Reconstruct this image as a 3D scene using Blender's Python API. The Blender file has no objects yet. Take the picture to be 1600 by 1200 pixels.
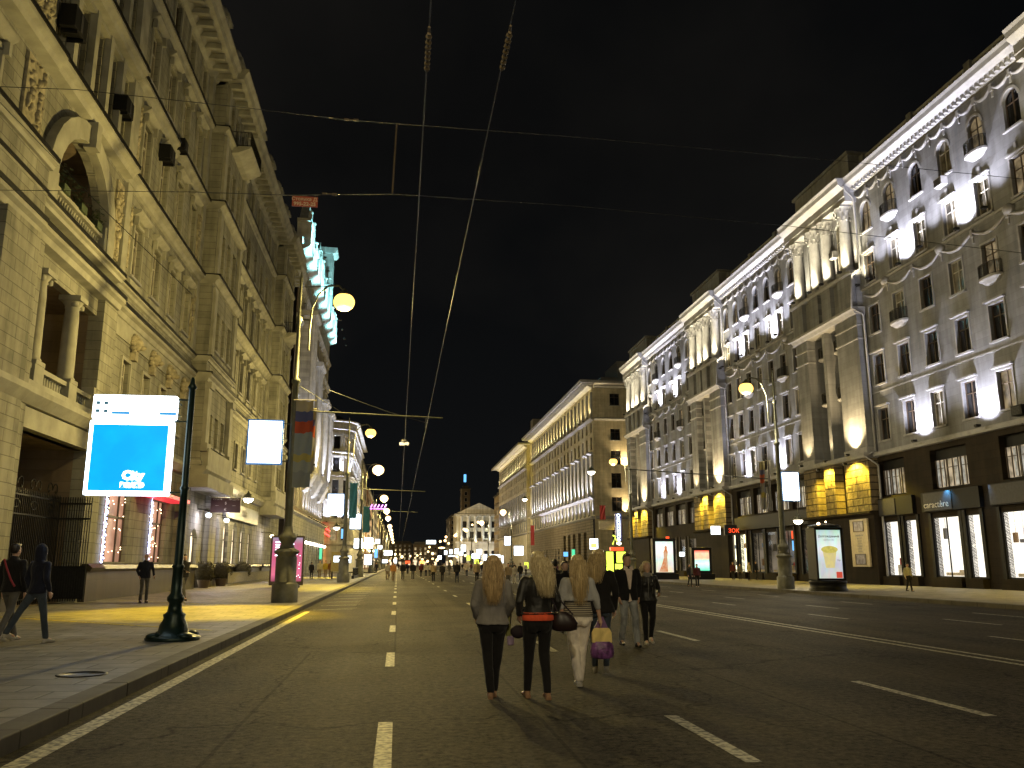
import bpy, bmesh, math, random
from mathutils import Vector, Matrix
random.seed(7)
scene = bpy.context.scene
COL = scene.collection
R = math.radians

# ---------------------------------------------------------------- camera
CAM_H = 1.65
YAW, PITCH, FPX = R(7.50119), R(11.94227), 1330.0
cy, sy, cp, sp = math.cos(YAW), math.sin(YAW), math.cos(PITCH), math.sin(PITCH)
FWD = Vector((sy * cp, cy * cp, sp)); RGT = Vector((cy, -sy, 0)); UPV = RGT.cross(FWD)
cam_data = bpy.data.cameras.new('camera')
cam = bpy.data.objects.new('camera', cam_data); COL.objects.link(cam)
cam_data.sensor_width = 36.0; cam_data.lens = FPX * 36.0 / 1600.0
cam_data.clip_start = 0.05; cam_data.clip_end = 5000
m = Matrix((RGT, UPV, -FWD)).transposed().to_4x4(); m.translation = Vector((0, 0, CAM_H))
cam.matrix_world = m
scene.camera = cam

def pix(px, py, X=None, Y=None, Z=None):
    """point of the real plane X=, Y= or Z= that the photograph shows at a pixel (1600x1200)"""
    d = FWD + RGT * ((px - 800) / FPX) - UPV * ((py - 600) / FPX)
    t = X / d.x if X is not None else (Y / d.y if Y is not None else (Z - CAM_H) / d.z)
    return Vector((0, 0, CAM_H)) + d * t

# ---------------------------------------------------------------- world: an almost black night sky
world = bpy.data.worlds.new('World'); scene.world = world; world.use_nodes = True
wn, wl = world.node_tree.nodes, world.node_tree.links
bg = wn['Background']
tc = wn.new('ShaderNodeTexCoord'); nz = wn.new('ShaderNodeTexNoise'); nz.inputs['Scale'].default_value = 2.2
nz.inputs['Detail'].default_value = 5
rp = wn.new('ShaderNodeValToRGB')
rp.color_ramp.elements[0].position = .42; rp.color_ramp.elements[0].color = (.0024, .0026, .0028, 1)
rp.color_ramp.elements[1].position = .75; rp.color_ramp.elements[1].color = (.0078, .0072, .0062, 1)
wl.new(tc.outputs['Generated'], nz.inputs['Vector']); wl.new(nz.outputs['Fac'], rp.inputs['Fac'])
se_ = wn.new('ShaderNodeSeparateXYZ'); wl.new(tc.outputs['Generated'], se_.inputs[0])
gr_ = wn.new('ShaderNodeMapRange'); gr_.inputs['From Min'].default_value = 0.0; gr_.inputs['From Max'].default_value = .45; gr_.inputs['To Min'].default_value = 2.2; gr_.inputs['To Max'].default_value = 1.0
wl.new(se_.outputs['Z'], gr_.inputs['Value']); sc_n = wn.new('ShaderNodeVectorMath'); sc_n.operation = 'SCALE'; wl.new(rp.outputs['Color'], sc_n.inputs[0]); wl.new(gr_.outputs[0], sc_n.inputs['Scale'])
wl.new(sc_n.outputs[0], bg.inputs['Color']); bg.inputs['Strength'].default_value = 1.0
vs = scene.view_settings; vs.view_transform = 'Standard'; vs.look = 'None'; vs.exposure = 0.0; vs.gamma = 1.0
vs.use_curve_mapping = False
scene.render.engine = 'CYCLES'
scene.cycles.use_denoising = True
scene.cycles.max_bounces = 5; scene.cycles.diffuse_bounces = 3; scene.cycles.glossy_bounces = 3
scene.cycles.transparent_max_bounces = 6
scene.cycles.sample_clamp_indirect = 3.0
scene.cycles.use_light_tree = True
scene.cycles.caustics_reflective = False; scene.cycles.caustics_refractive = False

SODIUM = (1.0, 0.75, 0.24); SODIUM_R = (1.0, 0.84, 0.52)
def point_light(p, power, col, rad=.15):
    l = bpy.data.lights.new('lamp_light', 'POINT'); l.energy = power; l.color = col; l.shadow_soft_size = rad
    o = bpy.data.objects.new('lamp_light', l); o.location = p; COL.objects.link(o); return o
def spot_light(p, target, power, col, angle=60, blend=.6, rad=.08):
    l = bpy.data.lights.new('flood_light', 'SPOT'); l.energy = power; l.color = col; l.shadow_soft_size = rad
    l.spot_size = R(angle); l.spot_blend = blend
    o = bpy.data.objects.new('flood_light', l); o.location = p
    o.rotation_euler = (Vector(target) - Vector(p)).to_track_quat('-Z', 'Y').to_euler(); COL.objects.link(o); return o

# ---------------------------------------------------------------- object helpers
TMP = bpy.data.scenes.new('workbench')
def baked(o):
    """mesh of an unlinked object with its modifiers applied"""
    TMP.collection.objects.link(o)
    with bpy.context.temp_override(scene=TMP, view_layer=TMP.view_layers[0]):
        dg = bpy.context.evaluated_depsgraph_get(); me = bpy.data.meshes.new_from_object(o.evaluated_get(dg))
    bpy.data.objects.remove(o); return me
def tag(o, label=None, cat=None, group=None, kind=None):
    if label: o['label'] = label
    if cat: o['category'] = cat
    if group: o['group'] = group
    if kind: o['kind'] = kind
    return o
def wloc(o):
    v = Vector((0, 0, 0))
    while o is not None: v += o.location; o = o.parent
    return v
def empty(name, loc, label=None, cat=None, group=None):
    o = bpy.data.objects.new(name, None); o.location = loc; COL.objects.link(o)
    return tag(o, label, cat, group)
def copy_tree(o, parent=None):
    c = o.copy(); COL.objects.link(c)
    if parent is not None: c.parent = parent
    for ch in list(o.children): copy_tree(ch, c)
    return c

class MB:
    """collects shapes (optionally in a facade frame u, v, n) and links them as one mesh"""
    def __init__(s, F=None): s.v = []; s.f = []; s.F = F or (lambda a, b, c: (a, b, c)); s.sm = []
    def add(s, vs, fs, smooth=False):
        k = len(s.v); s.v += [tuple(s.F(*p)) for p in vs]; s.f += [tuple(i + k for i in f) for f in fs]; s.sm += [smooth] * len(fs)
    def box(s, a0, a1, b0, b1, c0, c1):
        s.add([(a0,b0,c0),(a1,b0,c0),(a1,b1,c0),(a0,b1,c0),(a0,b0,c1),(a1,b0,c1),(a1,b1,c1),(a0,b1,c1)],
              [(0,3,2,1),(4,5,6,7),(0,1,5,4),(1,2,6,5),(2,3,7,6),(3,0,4,7)])
    def poly(s, pts): s.add(pts, [tuple(range(len(pts)))])
    def prof(s, pr, u0, u1):           # profile of (n, v) swept along u
        k = len(pr); s.add([(u0, v, n) for n, v in pr] + [(u1, v, n) for n, v in pr],
              [(i, (i+1) % k, (i+1) % k + k, i + k) for i in range(k)] + [tuple(range(k)), tuple(range(2*k-1, k-1, -1))])
    def ring(s, rings, cap=True, smooth=True):
        n = len(rings[0]); vs = [p for r in rings for p in r]; fs = []
        for j in range(len(rings) - 1):
            for i in range(n): fs.append((j*n+i, j*n+(i+1) % n, (j+1)*n+(i+1) % n, (j+1)*n+i))
        s.add(vs, fs, smooth)
        if cap: s.add(rings[0][::-1], [tuple(range(n))]); s.add(rings[-1], [tuple(range(n))])
    def lathe(s, c, pr, seg=16, smooth=True, flute=0):   # about the frame's v axis when framed, else z
        fr = []
        for r, z in pr:
            ring = []
            for i in range(seg):
                a = 2*math.pi*i/seg; rr = r * (1 - (flute if i % 2 else 0))
                if s.framed: ring.append((c[0] + rr*math.cos(a), c[1] + z, c[2] + rr*math.sin(a)))
                else: ring.append((c[0] + rr*math.cos(a), c[1] + rr*math.sin(a), c[2] + z))
            fr.append(ring)
        s.ring(fr, True, smooth)
    framed = False
    def tube(s, pts, r, seg=6, smooth=True):
        P = [Vector(p) for p in pts]; n = len(P); rs = r if isinstance(r, (list, tuple)) else [r]*n; rings = []
        for i, p in enumerate(P):
            t = (P[min(i+1, n-1)] - P[max(i-1, 0)]).normalized()
            a = Vector((0, 0, 1)) if abs(t.z) < .9 else Vector((1, 0, 0))
            x = t.cross(a).normalized(); y = t.cross(x).normalized()
            rings.append([tuple(p + (x*math.cos(2*math.pi*k/seg) + y*math.sin(2*math.pi*k/seg)) * rs[i]) for k in range(seg)])
        s.ring(rings, True, smooth)
    def ball(s, c, r, seg=12, rg=8):
        r = (r, r, r) if not isinstance(r, (tuple, list)) else r; rings = []
        for j in range(rg + 1):
            t = math.pi * (j + .02) / (rg + .04)
            rings.append([(c[0]+r[0]*math.sin(t)*math.cos(2*math.pi*i/seg), c[1]+r[1]*math.sin(t)*math.sin(2*math.pi*i/seg), c[2]+r[2]*math.cos(t)) for i in range(seg)])
        s.ring(rings, True, True)
    def build(s, name, mat, parent=None, label=None, cat=None, group=None, kind=None, recalc=True, data_only=False, bevel=0):
        off = wloc(parent) if parent is not None else Vector((0, 0, 0))
        me = bpy.data.meshes.new(name)
        me.from_pydata([tuple(Vector(p) - off) for p in s.v], [], s.f)
        if recalc:
            bm = bmesh.new(); bm.from_mesh(me); bmesh.ops.recalc_face_normals(bm, faces=bm.faces); bm.to_mesh(me); bm.free()
        me.polygons.foreach_set('use_smooth', s.sm); me.update()
        if mat: me.materials.append(mat)
        if data_only: return me
        o = bpy.data.objects.new(name, me); COL.objects.link(o)
        if parent is not None: o.parent = parent
        if bevel:
            b = o.modifiers.new('b', 'BEVEL'); b.width = bevel; b.segments = 2; b.limit_method = 'ANGLE'
        return tag(o, label, cat, group, kind)
def FB(F): b = MB(F); b.framed = True; return b

def facade_R(X): return lambda u, v, n: (X - n, u, v)      # faces -X
def facade_L(X): return lambda u, v, n: (X + n, u, v)      # faces +X
def facade_S(Y): return lambda u, v, n: (u, Y - n, v)      # faces -Y (towards the viewer)

def panel(mb, u0, u1, v0, v1, holes, n=0.0, depth=.3):
    """a wall face with openings and their reveals; hole = (a0, a1, b0, b1, arched)"""
    us = sorted({u0, u1} | {h[0] for h in holes} | {h[1] for h in holes}); us = [u for u in us if u0 <= u <= u1]
    vv = sorted({v0, v1} | {h[2] for h in holes} | {h[3] for h in holes}); vv = [v for v in vv if v0 <= v <= v1]
    for i in range(len(us)-1):
        for j in range(len(vv)-1):
            cu, cv = (us[i]+us[i+1])/2, (vv[j]+vv[j+1])/2
            if any(h[0] < cu < h[1] and h[2] < cv < h[3] for h in holes): continue
            mb.poly([(us[i],vv[j],n),(us[i+1],vv[j],n),(us[i+1],vv[j+1],n),(us[i],vv[j+1],n)])
    for a0, a1, b0, b1, ar in holes:
        m0 = n - depth
        mb.poly([(a0,b0,n),(a1,b0,n),(a1,b0,m0),(a0,b0,m0)])
        if not ar:
            mb.poly([(a0,b1,n),(a1,b1,n),(a1,b1,m0),(a0,b1,m0)])
            mb.poly([(a0,b0,n),(a0,b1,n),(a0,b1,m0),(a0,b0,m0)]); mb.poly([(a1,b0,n),(a1,b1,n),(a1,b1,m0),(a1,b0,m0)])
        else:
            r = (a1-a0)/2; c = (a0+a1)/2; s0 = b1 - r; N = 12
            mb.poly([(a0,b0,n),(a0,s0,n),(a0,s0,m0),(a0,b0,m0)]); mb.poly([(a1,b0,n),(a1,s0,n),(a1,s0,m0),(a1,b0,m0)])
            arc = [(c - r*math.cos(math.pi*k/N), s0 + r*math.sin(math.pi*k/N)) for k in range(N+1)]
            for k in range(N):
                (x0,y0),(x1,y1) = arc[k], arc[k+1]
                mb.poly([(x0,y0,n),(x1,y1,n),(x1,y1,m0),(x0,y0,m0)])
                mb.poly([(x0,y0,n),(x1,y1,n),(x1,b1,n),(x0,b1,n)])

# ---------------------------------------------------------------- materials
def nodes_of(name):
    m = bpy.data.materials.new(name); m.use_nodes = True
    return m, m.node_tree.nodes, m.node_tree.links, m.node_tree.nodes['Principled BSDF']
def plain(name, col, rough=.6, metal=0, var=.15, scale=6, bump=0.0, bscale=30, spec=None, coat=0):
    m, N, L, b = nodes_of(name)
    t = N.new('ShaderNodeTexCoord'); z = N.new('ShaderNodeTexNoise'); z.inputs['Scale'].default_value = scale; z.inputs['Detail'].default_value = 6
    L.new(t.outputs['Object'], z.inputs['Vector'])
    r = N.new('ShaderNodeValToRGB'); r.color_ramp.elements[0].position = .3; r.color_ramp.elements[1].position = .7
    r.color_ramp.elements[0].color = (*[c*(1-var) for c in col], 1); r.color_ramp.elements[1].color = (*[min(1, c*(1+var)) for c in col], 1)
    L.new(z.outputs['Fac'], r.inputs['Fac']); L.new(r.outputs['Color'], b.inputs['Base Color'])
    b.inputs['Roughness'].default_value = rough; b.inputs['Metallic'].default_value = metal
    if spec is not None: b.inputs['Specular IOR Level'].default_value = spec
    if coat: b.inputs['Coat Weight'].default_value = coat
    if bump:
        z2 = N.new('ShaderNodeTexNoise'); z2.inputs['Scale'].default_value = bscale; z2.inputs['Detail'].default_value = 4
        L.new(t.outputs['Object'], z2.inputs['Vector']); bp = N.new('ShaderNodeBump'); bp.inputs['Strength'].default_value = bump; bp.inputs['Distance'].default_value = .02
        L.new(z2.outputs['Fac'], bp.inputs['Height']); L.new(bp.outputs['Normal'], b.inputs['Normal'])
    return m
def stone(name, col, axis='YZ', bw=1.2, bh=.45, mortar=.6, rough=.8, var=.14, bump=.5, ms=.012, rock=0, streak=.35, spec=.25):
    m, N, L, b = nodes_of(name); b.inputs['Specular IOR Level'].default_value = spec
    t = N.new('ShaderNodeTexCoord'); g = N.new('ShaderNodeNewGeometry')
    se = N.new('ShaderNodeSeparateXYZ'); co = N.new('ShaderNodeCombineXYZ'); L.new(g.outputs['Position'], se.inputs[0])
    L.new(se.outputs[axis[0]], co.inputs[0]); L.new(se.outputs[axis[1]], co.inputs[1])
    br = N.new('ShaderNodeTexBrick'); L.new(co.outputs[0], br.inputs['Vector']); br.inputs['Scale'].default_value = 1
    br.inputs['Brick Width'].default_value = bw; br.inputs['Row Height'].default_value = bh; br.inputs['Mortar Size'].default_value = ms
    br.inputs['Mortar Smooth'].default_value = .4
    br.inputs['Color1'].default_value = (*[c*(1+var*.6) for c in col], 1); br.inputs['Color2'].default_value = (*[c*(1-var*.6) for c in col], 1)
    br.inputs['Mortar'].default_value = (*[c*(1-mortar) for c in col], 1)
    z = N.new('ShaderNodeTexNoise'); z.inputs['Scale'].default_value = .6; z.inputs['Detail'].default_value = 8; z.inputs['Roughness'].default_value = .65
    L.new(g.outputs['Position'], z.inputs['Vector'])
    # rain streaks: noise stretched along z
    mp = N.new('ShaderNodeMapping'); mp.inputs['Scale'].default_value = (1.6, 1.6, .12); L.new(g.outputs['Position'], mp.inputs['Vector'])
    zs = N.new('ShaderNodeTexNoise'); zs.inputs['Scale'].default_value = 1.2; zs.inputs['Detail'].default_value = 6; L.new(mp.outputs[0], zs.inputs['Vector'])
    ad = N.new('ShaderNodeMath'); ad.operation = 'ADD'; L.new(z.outputs['Fac'], ad.inputs[0]); L.new(zs.outputs['Fac'], ad.inputs[1])
    mr = N.new('ShaderNodeMapRange'); mr.inputs['From Min'].default_value = .75; mr.inputs['From Max'].default_value = 1.25
    mr.inputs['To Min'].default_value = 1 - streak; mr.inputs['To Max'].default_value = 1.12; L.new(ad.outputs[0], mr.inputs['Value'])
    mx = N.new('ShaderNodeVectorMath'); mx.operation = 'SCALE'; L.new(br.outputs['Color'], mx.inputs[0]); L.new(mr.outputs[0], mx.inputs['Scale'])
    L.new(mx.outputs[0], b.inputs['Base Color']); b.inputs['Roughness'].default_value = rough
    z3 = N.new('ShaderNodeTexNoise'); z3.inputs['Scale'].default_value = 9 if not rock else 3.2; z3.inputs['Detail'].default_value = 8; L.new(g.outputs['Position'], z3.inputs['Vector'])
    h = N.new('ShaderNodeMath'); h.operation = 'MULTIPLY_ADD'; L.new(br.outputs['Fac'], h.inputs[0]); h.inputs[1].default_value = -1.0
    zz = N.new('ShaderNodeMath'); zz.operation = 'MULTIPLY'; zz.inputs[1].default_value = .35 if not rock else 1.6; L.new(z3.outputs['Fac'], zz.inputs[0]); L.new(zz.outputs[0], h.inputs[2])
    bp = N.new('ShaderNodeBump'); bp.inputs['Strength'].default_value = bump; bp.inputs['Distance'].default_value = .03 if not rock else .12
    L.new(h.outputs[0], bp.inputs['Height']); L.new(bp.outputs['Normal'], b.inputs['Normal'])
    return m
def emit(name, col, strength=3.0, var=0, scale=3, col2=None):
    m, N, L, b = nodes_of(name)
    b.inputs['Base Color'].default_value = (.02, .02, .02, 1); b.inputs['Roughness'].default_value = .35
    b.inputs['Emission Color'].default_value = (*col, 1); b.inputs['Emission Strength'].default_value = strength
    if var:
        t = N.new('ShaderNodeTexCoord'); z = N.new('ShaderNodeTexNoise'); z.inputs['Scale'].default_value = scale; z.inputs['Detail'].default_value = 3
        L.new(t.outputs['Object'], z.inputs['Vector']); r = N.new('ShaderNodeValToRGB')
        r.color_ramp.elements[0].position = .38; r.color_ramp.elements[1].position = .62
        c2 = col2 or [c*(1-var) for c in col]
        r.color_ramp.elements[0].color = (*c2, 1); r.color_ramp.elements[1].color = (*col, 1)
        L.new(z.outputs['Fac'], r.inputs['Fac']); L.new(r.outputs['Color'], b.inputs['Emission Color'])
    return m
def glass_pane(name, col=(.012, .013, .014), rough=.08):
    m, N, L, b = nodes_of(name)
    g = N.new('ShaderNodeNewGeometry'); z = N.new('ShaderNodeTexNoise'); z.inputs['Scale'].default_value = 1.1; z.inputs['Detail'].default_value = 2
    L.new(g.outputs['Position'], z.inputs['Vector']); r = N.new('ShaderNodeValToRGB'); r.color_ramp.elements[0].position = .4; r.color_ramp.elements[1].position = .68
    r.color_ramp.elements[0].color = (*col, 1); r.color_ramp.elements[1].color = (*[c*4 for c in col], 1)
    L.new(z.outputs['Fac'], r.inputs['Fac']); L.new(r.outputs['Color'], b.inputs['Base Color'])
    b.inputs['Roughness'].default_value = rough; b.inputs['Specular IOR Level'].default_value = .8
    bp = N.new('ShaderNodeBump'); bp.inputs['Strength'].default_value = .12; bp.inputs['Distance'].default_value = .02; L.new(z.outputs['Fac'], bp.inputs['Height']); L.new(bp.outputs[0], b.inputs['Normal'])
    return m

M = {}
M['lime'] = stone('pale_limestone', (.21, .215, .235), 'YZ', 1.5, .5, .35, bump=.35, ms=.008)
M['lime_trim'] = plain('pale_stone_trim', (.27, .27, .285), .75, var=.16, scale=2, bump=.3, bscale=12)
M['granite'] = stone('brown_granite', (.024, .018, .012), 'YZ', 1.1, .5, .5, rough=.8, bump=.5, spec=.12)
M['rustic'] = stone('rock_faced_stone', (.17, .135, .085), 'YZ', 1.5, .55, .75, rough=.85, bump=1.0, ms=.05, rock=1)
M['dark_metal'] = plain('dark_iron', (.018, .018, .018), .45, .6, .3, 8)
M['rail_iron'] = plain('balcony_iron', (.03, .028, .025), .5, .5, .3, 8)
M['beige'] = stone('beige_plaster_blocks', (.29, .285, .235), 'YZ', 1.3, .42, .5, bump=.5, ms=.016, streak=.5)
M['beige_trim'] = plain('beige_trim', (.30, .295, .245), .75, var=.26, scale=1.1, bump=.3, bscale=10)
M['relief'] = plain('carved_relief_stone', (.30, .27, .19), .8, var=.45, scale=3.5, bump=1.0, bscale=5)
M['plinth'] = stone('polished_dark_granite', (.05, .04, .028), 'YZ', 1.8, 1.0, .4, rough=.4, bump=.15)
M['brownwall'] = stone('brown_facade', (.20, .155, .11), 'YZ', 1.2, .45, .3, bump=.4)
M['whitewall'] = stone('white_facade', (.55, .54, .52), 'YZ', 1.4, .5, .22, bump=.3, ms=.008)
M['b2wall'] = stone('cream_facade', (.48, .44, .34), 'YZ', 1.6, .5, .3, bump=.3)
M['b2side'] = stone('cream_side_wall', (.52, .46, .34), 'XZ', 1.6, .5, .3, bump=.3)
M['roof'] = plain('roof_metal', (.06, .055, .05), .6, .3, .2, 1)
M['glass'] = glass_pane('dark_window_glass', (.006, .006, .007))
M['glass2'] = glass_pane('curtained_window_glass', (.05, .045, .035), .15)
M['litpane'] = emit('dim_lit_window', (.62, .46, .25), .5, .8, 1.5)
M['frame_w'] = plain('white_window_frame', (.42, .40, .36), .5)
M['frame_b'] = plain('brown_window_frame', (.07, .05, .035), .5)
M['lampglass'] = emit('lamp_glass', (1, .60, .13), 2.9)
M['lampglass_w'] = emit('white_lamp_glass', (1, .9, .7), 16)
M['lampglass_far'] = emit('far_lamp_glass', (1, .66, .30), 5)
M['bulb_b'] = emit('bluish_bulb', (.55, .6, 1), 7)
M['bulb_w'] = emit('warm_bulb', (1, .7, .4), 10)
# ================================================================ SETTING: road, pavements, kerbs, markings
def asphalt():
    m, N, L, b = nodes_of('asphalt'); g = N.new('ShaderNodeNewGeometry')
    a = N.new('ShaderNodeTexNoise'); a.inputs['Scale'].default_value = .35; a.inputs['Detail'].default_value = 8; a.inputs['Roughness'].default_value = .7
    f = N.new('ShaderNodeTexNoise'); f.inputs['Scale'].default_value = 11; f.inputs['Detail'].default_value = 9; f.inputs['Roughness'].default_value = .85
    mp = N.new('ShaderNodeMapping'); mp.inputs['Scale'].default_value = (1.3, .05, 1); L.new(g.outputs['Position'], mp.inputs['Vector'])
    w = N.new('ShaderNodeTexNoise'); w.inputs['Scale'].default_value = .8; w.inputs['Detail'].default_value = 4; L.new(mp.outputs[0], w.inputs['Vector'])
    vo = N.new('ShaderNodeTexVoronoi'); vo.inputs['Scale'].default_value = 38
    for n in (a, f, vo): L.new(g.outputs['Position'], n.inputs['Vector'])
    def mix(x, y, op='ADD'):
        n = N.new('ShaderNodeMath'); n.operation = op
        for i, q in enumerate((x, y)):
            if isinstance(q, (int, float)): n.inputs[i].default_value = q
            else: L.new(q, n.inputs[i])
        return n.outputs[0]
    s = mix(mix(a.outputs['Fac'], .9, 'MULTIPLY'), mix(mix(mix(f.outputs['Fac'], .5, 'SUBTRACT'), 2.8, 'MULTIPLY'), mix(w.outputs['Fac'], .6, 'MULTIPLY')))
    r = N.new('ShaderNodeValToRGB'); r.color_ramp.elements[0].position = .72; r.color_ramp.elements[1].position = 1.0
    r.color_ramp.elements[0].position = .18; r.color_ramp.elements[1].position = .62
    r.color_ramp.elements[0].color = (.005, .0045, .003, 1); r.color_ramp.elements[1].color = (.112, .092, .052, 1)
    L.new(mix(s, .49, 'MULTIPLY'), r.inputs['Fac'])
    # pale chips
    v = N.new('ShaderNodeValToRGB'); v.color_ramp.elements[0].position = .05; v.color_ramp.elements[0].color = (1, 1, 1, 1); v.color_ramp.elements[1].position = .11; v.color_ramp.elements[1].color = (0, 0, 0, 1)
    L.new(vo.outputs['Distance'], v.inputs['Fac'])
    dz = N.new('ShaderNodeTexNoise'); dz.inputs['Scale'].default_value = .9; dz.inputs['Detail'].default_value = 5; L.new(g.outputs['Position'], dz.inputs['Vector'])
    dv = N.new('ShaderNodeVectorMath'); dv.operation = 'MULTIPLY_ADD'; L.new(dz.outputs['Color'], dv.inputs[0]); dv.inputs[1].default_value = (2.2, 2.2, 0); L.new(g.outputs['Position'], dv.inputs[2])
    cr = N.new('ShaderNodeTexVoronoi'); cr.feature = 'DISTANCE_TO_EDGE'; cr.inputs['Scale'].default_value = .16; L.new(dv.outputs[0], cr.inputs['Vector'])
    cm = N.new('ShaderNodeMapRange'); cm.inputs['From Min'].default_value = .0015; cm.inputs['From Max'].default_value = .006; cm.inputs['To Min'].default_value = .45; cm.inputs['To Max'].default_value = 1.0; L.new(cr.outputs['Distance'], cm.inputs['Value'])
    pb_ = N.new('ShaderNodeTexBrick'); pb_.inputs['Scale'].default_value = .11; pb_.inputs['Brick Width'].default_value = .35; pb_.inputs['Row Height'].default_value = 1.9; pb_.inputs['Mortar Size'].default_value = .0025; pb_.inputs['Color1'].default_value = (1.1, 1.1, 1.1, 1); pb_.inputs['Color2'].default_value = (.84, .84, .84, 1); pb_.inputs['Mortar'].default_value = (.6, .6, .6, 1); L.new(g.outputs['Position'], pb_.inputs['Vector'])
    big_ = N.new('ShaderNodeTexNoise'); big_.inputs['Scale'].default_value = .12; big_.inputs['Detail'].default_value = 9; big_.inputs['Roughness'].default_value = .7; L.new(g.outputs['Position'], big_.inputs['Vector'])
    bm_ = N.new('ShaderNodeMapRange'); bm_.inputs['From Min'].default_value = .35; bm_.inputs['From Max'].default_value = .65; bm_.inputs['To Min'].default_value = .68; bm_.inputs['To Max'].default_value = 1.25; L.new(big_.outputs['Fac'], bm_.inputs['Value'])
    f2 = N.new('ShaderNodeMath'); f2.operation = 'MULTIPLY'; L.new(cm.outputs[0], f2.inputs[0]); L.new(bm_.outputs[0], f2.inputs[1])
    v1 = N.new('ShaderNodeVectorMath'); v1.operation = 'SCALE'; L.new(r.outputs['Color'], v1.inputs[0]); L.new(f2.outputs[0], v1.inputs['Scale'])
    v2 = N.new('ShaderNodeVectorMath'); v2.operation = 'MULTIPLY'; L.new(v1.outputs[0], v2.inputs[0]); L.new(pb_.outputs['Color'], v2.inputs[1])
    mx = N.new('ShaderNodeMix'); mx.data_type = 'RGBA'; L.new(v.outputs['Color'], mx.inputs['Factor']); L.new(v2.outputs[0], mx.inputs[6]); mx.inputs[7].default_value = (.15, .14, .12, 1)
    L.new(mx.outputs[2], b.inputs['Base Color'])
    rr = N.new('ShaderNodeMapRange'); rr.inputs['To Min'].default_value = .58; rr.inputs['To Max'].default_value = .85; L.new(a.outputs['Fac'], rr.inputs['Value']); L.new(rr.outputs[0], b.inputs['Roughness'])
    sp_v = N.new('ShaderNodeVectorMath'); sp_v.operation = 'SCALE'; sp_v.inputs['Scale'].default_value = 3.6; L.new(v2.outputs[0], sp_v.inputs[0]); L.new(sp_v.outputs[0], b.inputs['Specular IOR Level'])
    bp = N.new('ShaderNodeBump'); bp.inputs['Strength'].default_value = .9; bp.inputs['Distance'].default_value = .03; L.new(f.outputs['Fac'], bp.inputs['Height']); L.new(bp.outputs[0], b.inputs['Normal'])
    return m
M['asphalt'] = asphalt()
M['paving'] = stone('paving_slabs', (.24, .225, .20), 'XY', .9, .6, .7, rough=.55, var=.22, bump=.5, ms=.02, streak=.45)
M['kerb'] = stone('kerb_granite', (.11, .10, .085), 'YX', 1.6, 3.0, .6, rough=.7, bump=.5, ms=.02)
def paint_mat(name, col):
    m, N, L, b = nodes_of(name); g = N.new('ShaderNodeNewGeometry'); z = N.new('ShaderNodeTexNoise'); z.inputs['Scale'].default_value = 14; z.inputs['Detail'].default_value = 7
    L.new(g.outputs['Position'], z.inputs['Vector']); r = N.new('ShaderNodeValToRGB'); r.color_ramp.elements[0].position = .40; r.color_ramp.elements[1].position = .58
    r.color_ramp.elements[0].color = (*[c*.22 for c in col], 1); r.color_ramp.elements[1].color = (*col, 1); L.new(z.outputs['Fac'], r.inputs['Fac']); L.new(r.outputs['Color'], b.inputs['Base Color']); b.inputs['Roughness'].default_value = .6
    return m
M['paint'] = paint_mat('road_paint', (.55, .52, .38)); M['paint_y'] = paint_mat('yellow_paint', (.58, .52, .28))
M['light_edge'] = paint_mat('painted_light_edge', (.6, .5, .06))  # yellow borders of the pavement light pool, put in as colour

g = MB(); g.box(-900, 900, -60, 1500, -1.2, -.02); g.build('ground', M['asphalt'], kind='structure')
KL, KR = -3.38, 22.75
g = MB(); g.box(KL, KR, -30, 900, -.02, 0.0); g.build('road', M['asphalt'], kind='structure')
def pavement(name, x0, x1, y0, y1):
    g = MB(); g.box(x0, x1, y0, y1, -.02, .15); g.build(name, M['paving'], kind='structure')
pavement('pavement', -13.2, KL - .32, -30, 151); pavement('pavement', -10.1, KL - .32, 171, 900)
pavement('pavement', KR + .32, 36.4, -30, 131.5); pavement('pavement', KR + .32, 36.4, 156, 900)
g = MB(); g.box(-60, -13.2, 151.5, 170.5, -.02, .01); g.box(36.4, 90, 131.6, 155.8, -.02, .01); g.build('side_street', M['asphalt'], kind='structure')
for x0, x1 in ((KL - .32, KL), (KR, KR + .32)):
    g = MB()
    for i in range(0, 95):
        y = -30 + i*2.0 if i < 60 else 90 + (i-60)*20
        l = 2.0 if i < 60 else 20
        g.box(x0, x1, y + .006, y + l - .006, -.02, .165)
    g.build('kerb', M['kerb'], kind='structure', bevel=.015)
mk = MB(); Z = .005
def dash(mb, x, y0, y1, w=.13): mb.add([(x-w/2,y0,Z),(x+w/2,y0,Z),(x+w/2,y1,Z),(x-w/2,y1,Z)], [(0,1,2,3)])
y = 7.2
starts = []
k = -3
while k < 22:
    starts.append(7.4 + k*7.35*1.0); k += 1
for y in starts:
    dash(mk, -.08, y, y + 2.3, .15)
for k in range(-3, 22):
    dash(mk, 3.05, 7.4 + k*9.4, 7.4 + k*9.4 + 2.3, .15); dash(mk, 6.56, 9.2 + k*9.5, 9.2 + k*9.5 + 2.9, .15)
    dash(mk, 13.73, 7.4 + k*9.0, 7.4 + k*9.0 + 2.6, .13); dash(mk, 16.6, 4.4 + k*9.0, 4.4 + k*9.0 + 2.6, .13); dash(mk, 19.7, 7.4 + k*9.0, 7.4 + k*9.0 + 2.6, .13)
dash(mk, 10.38, -20, 260, .14); dash(mk, 10.76, -20, 260, .14)
mk.build('lane_markings', M['paint'], kind='structure')
mk = MB(); dash(mk, -3.11, -20, 31.8, .2)
mk.build('edge_marking', M['paint_y'], kind='structure')
mk = MB()
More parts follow.
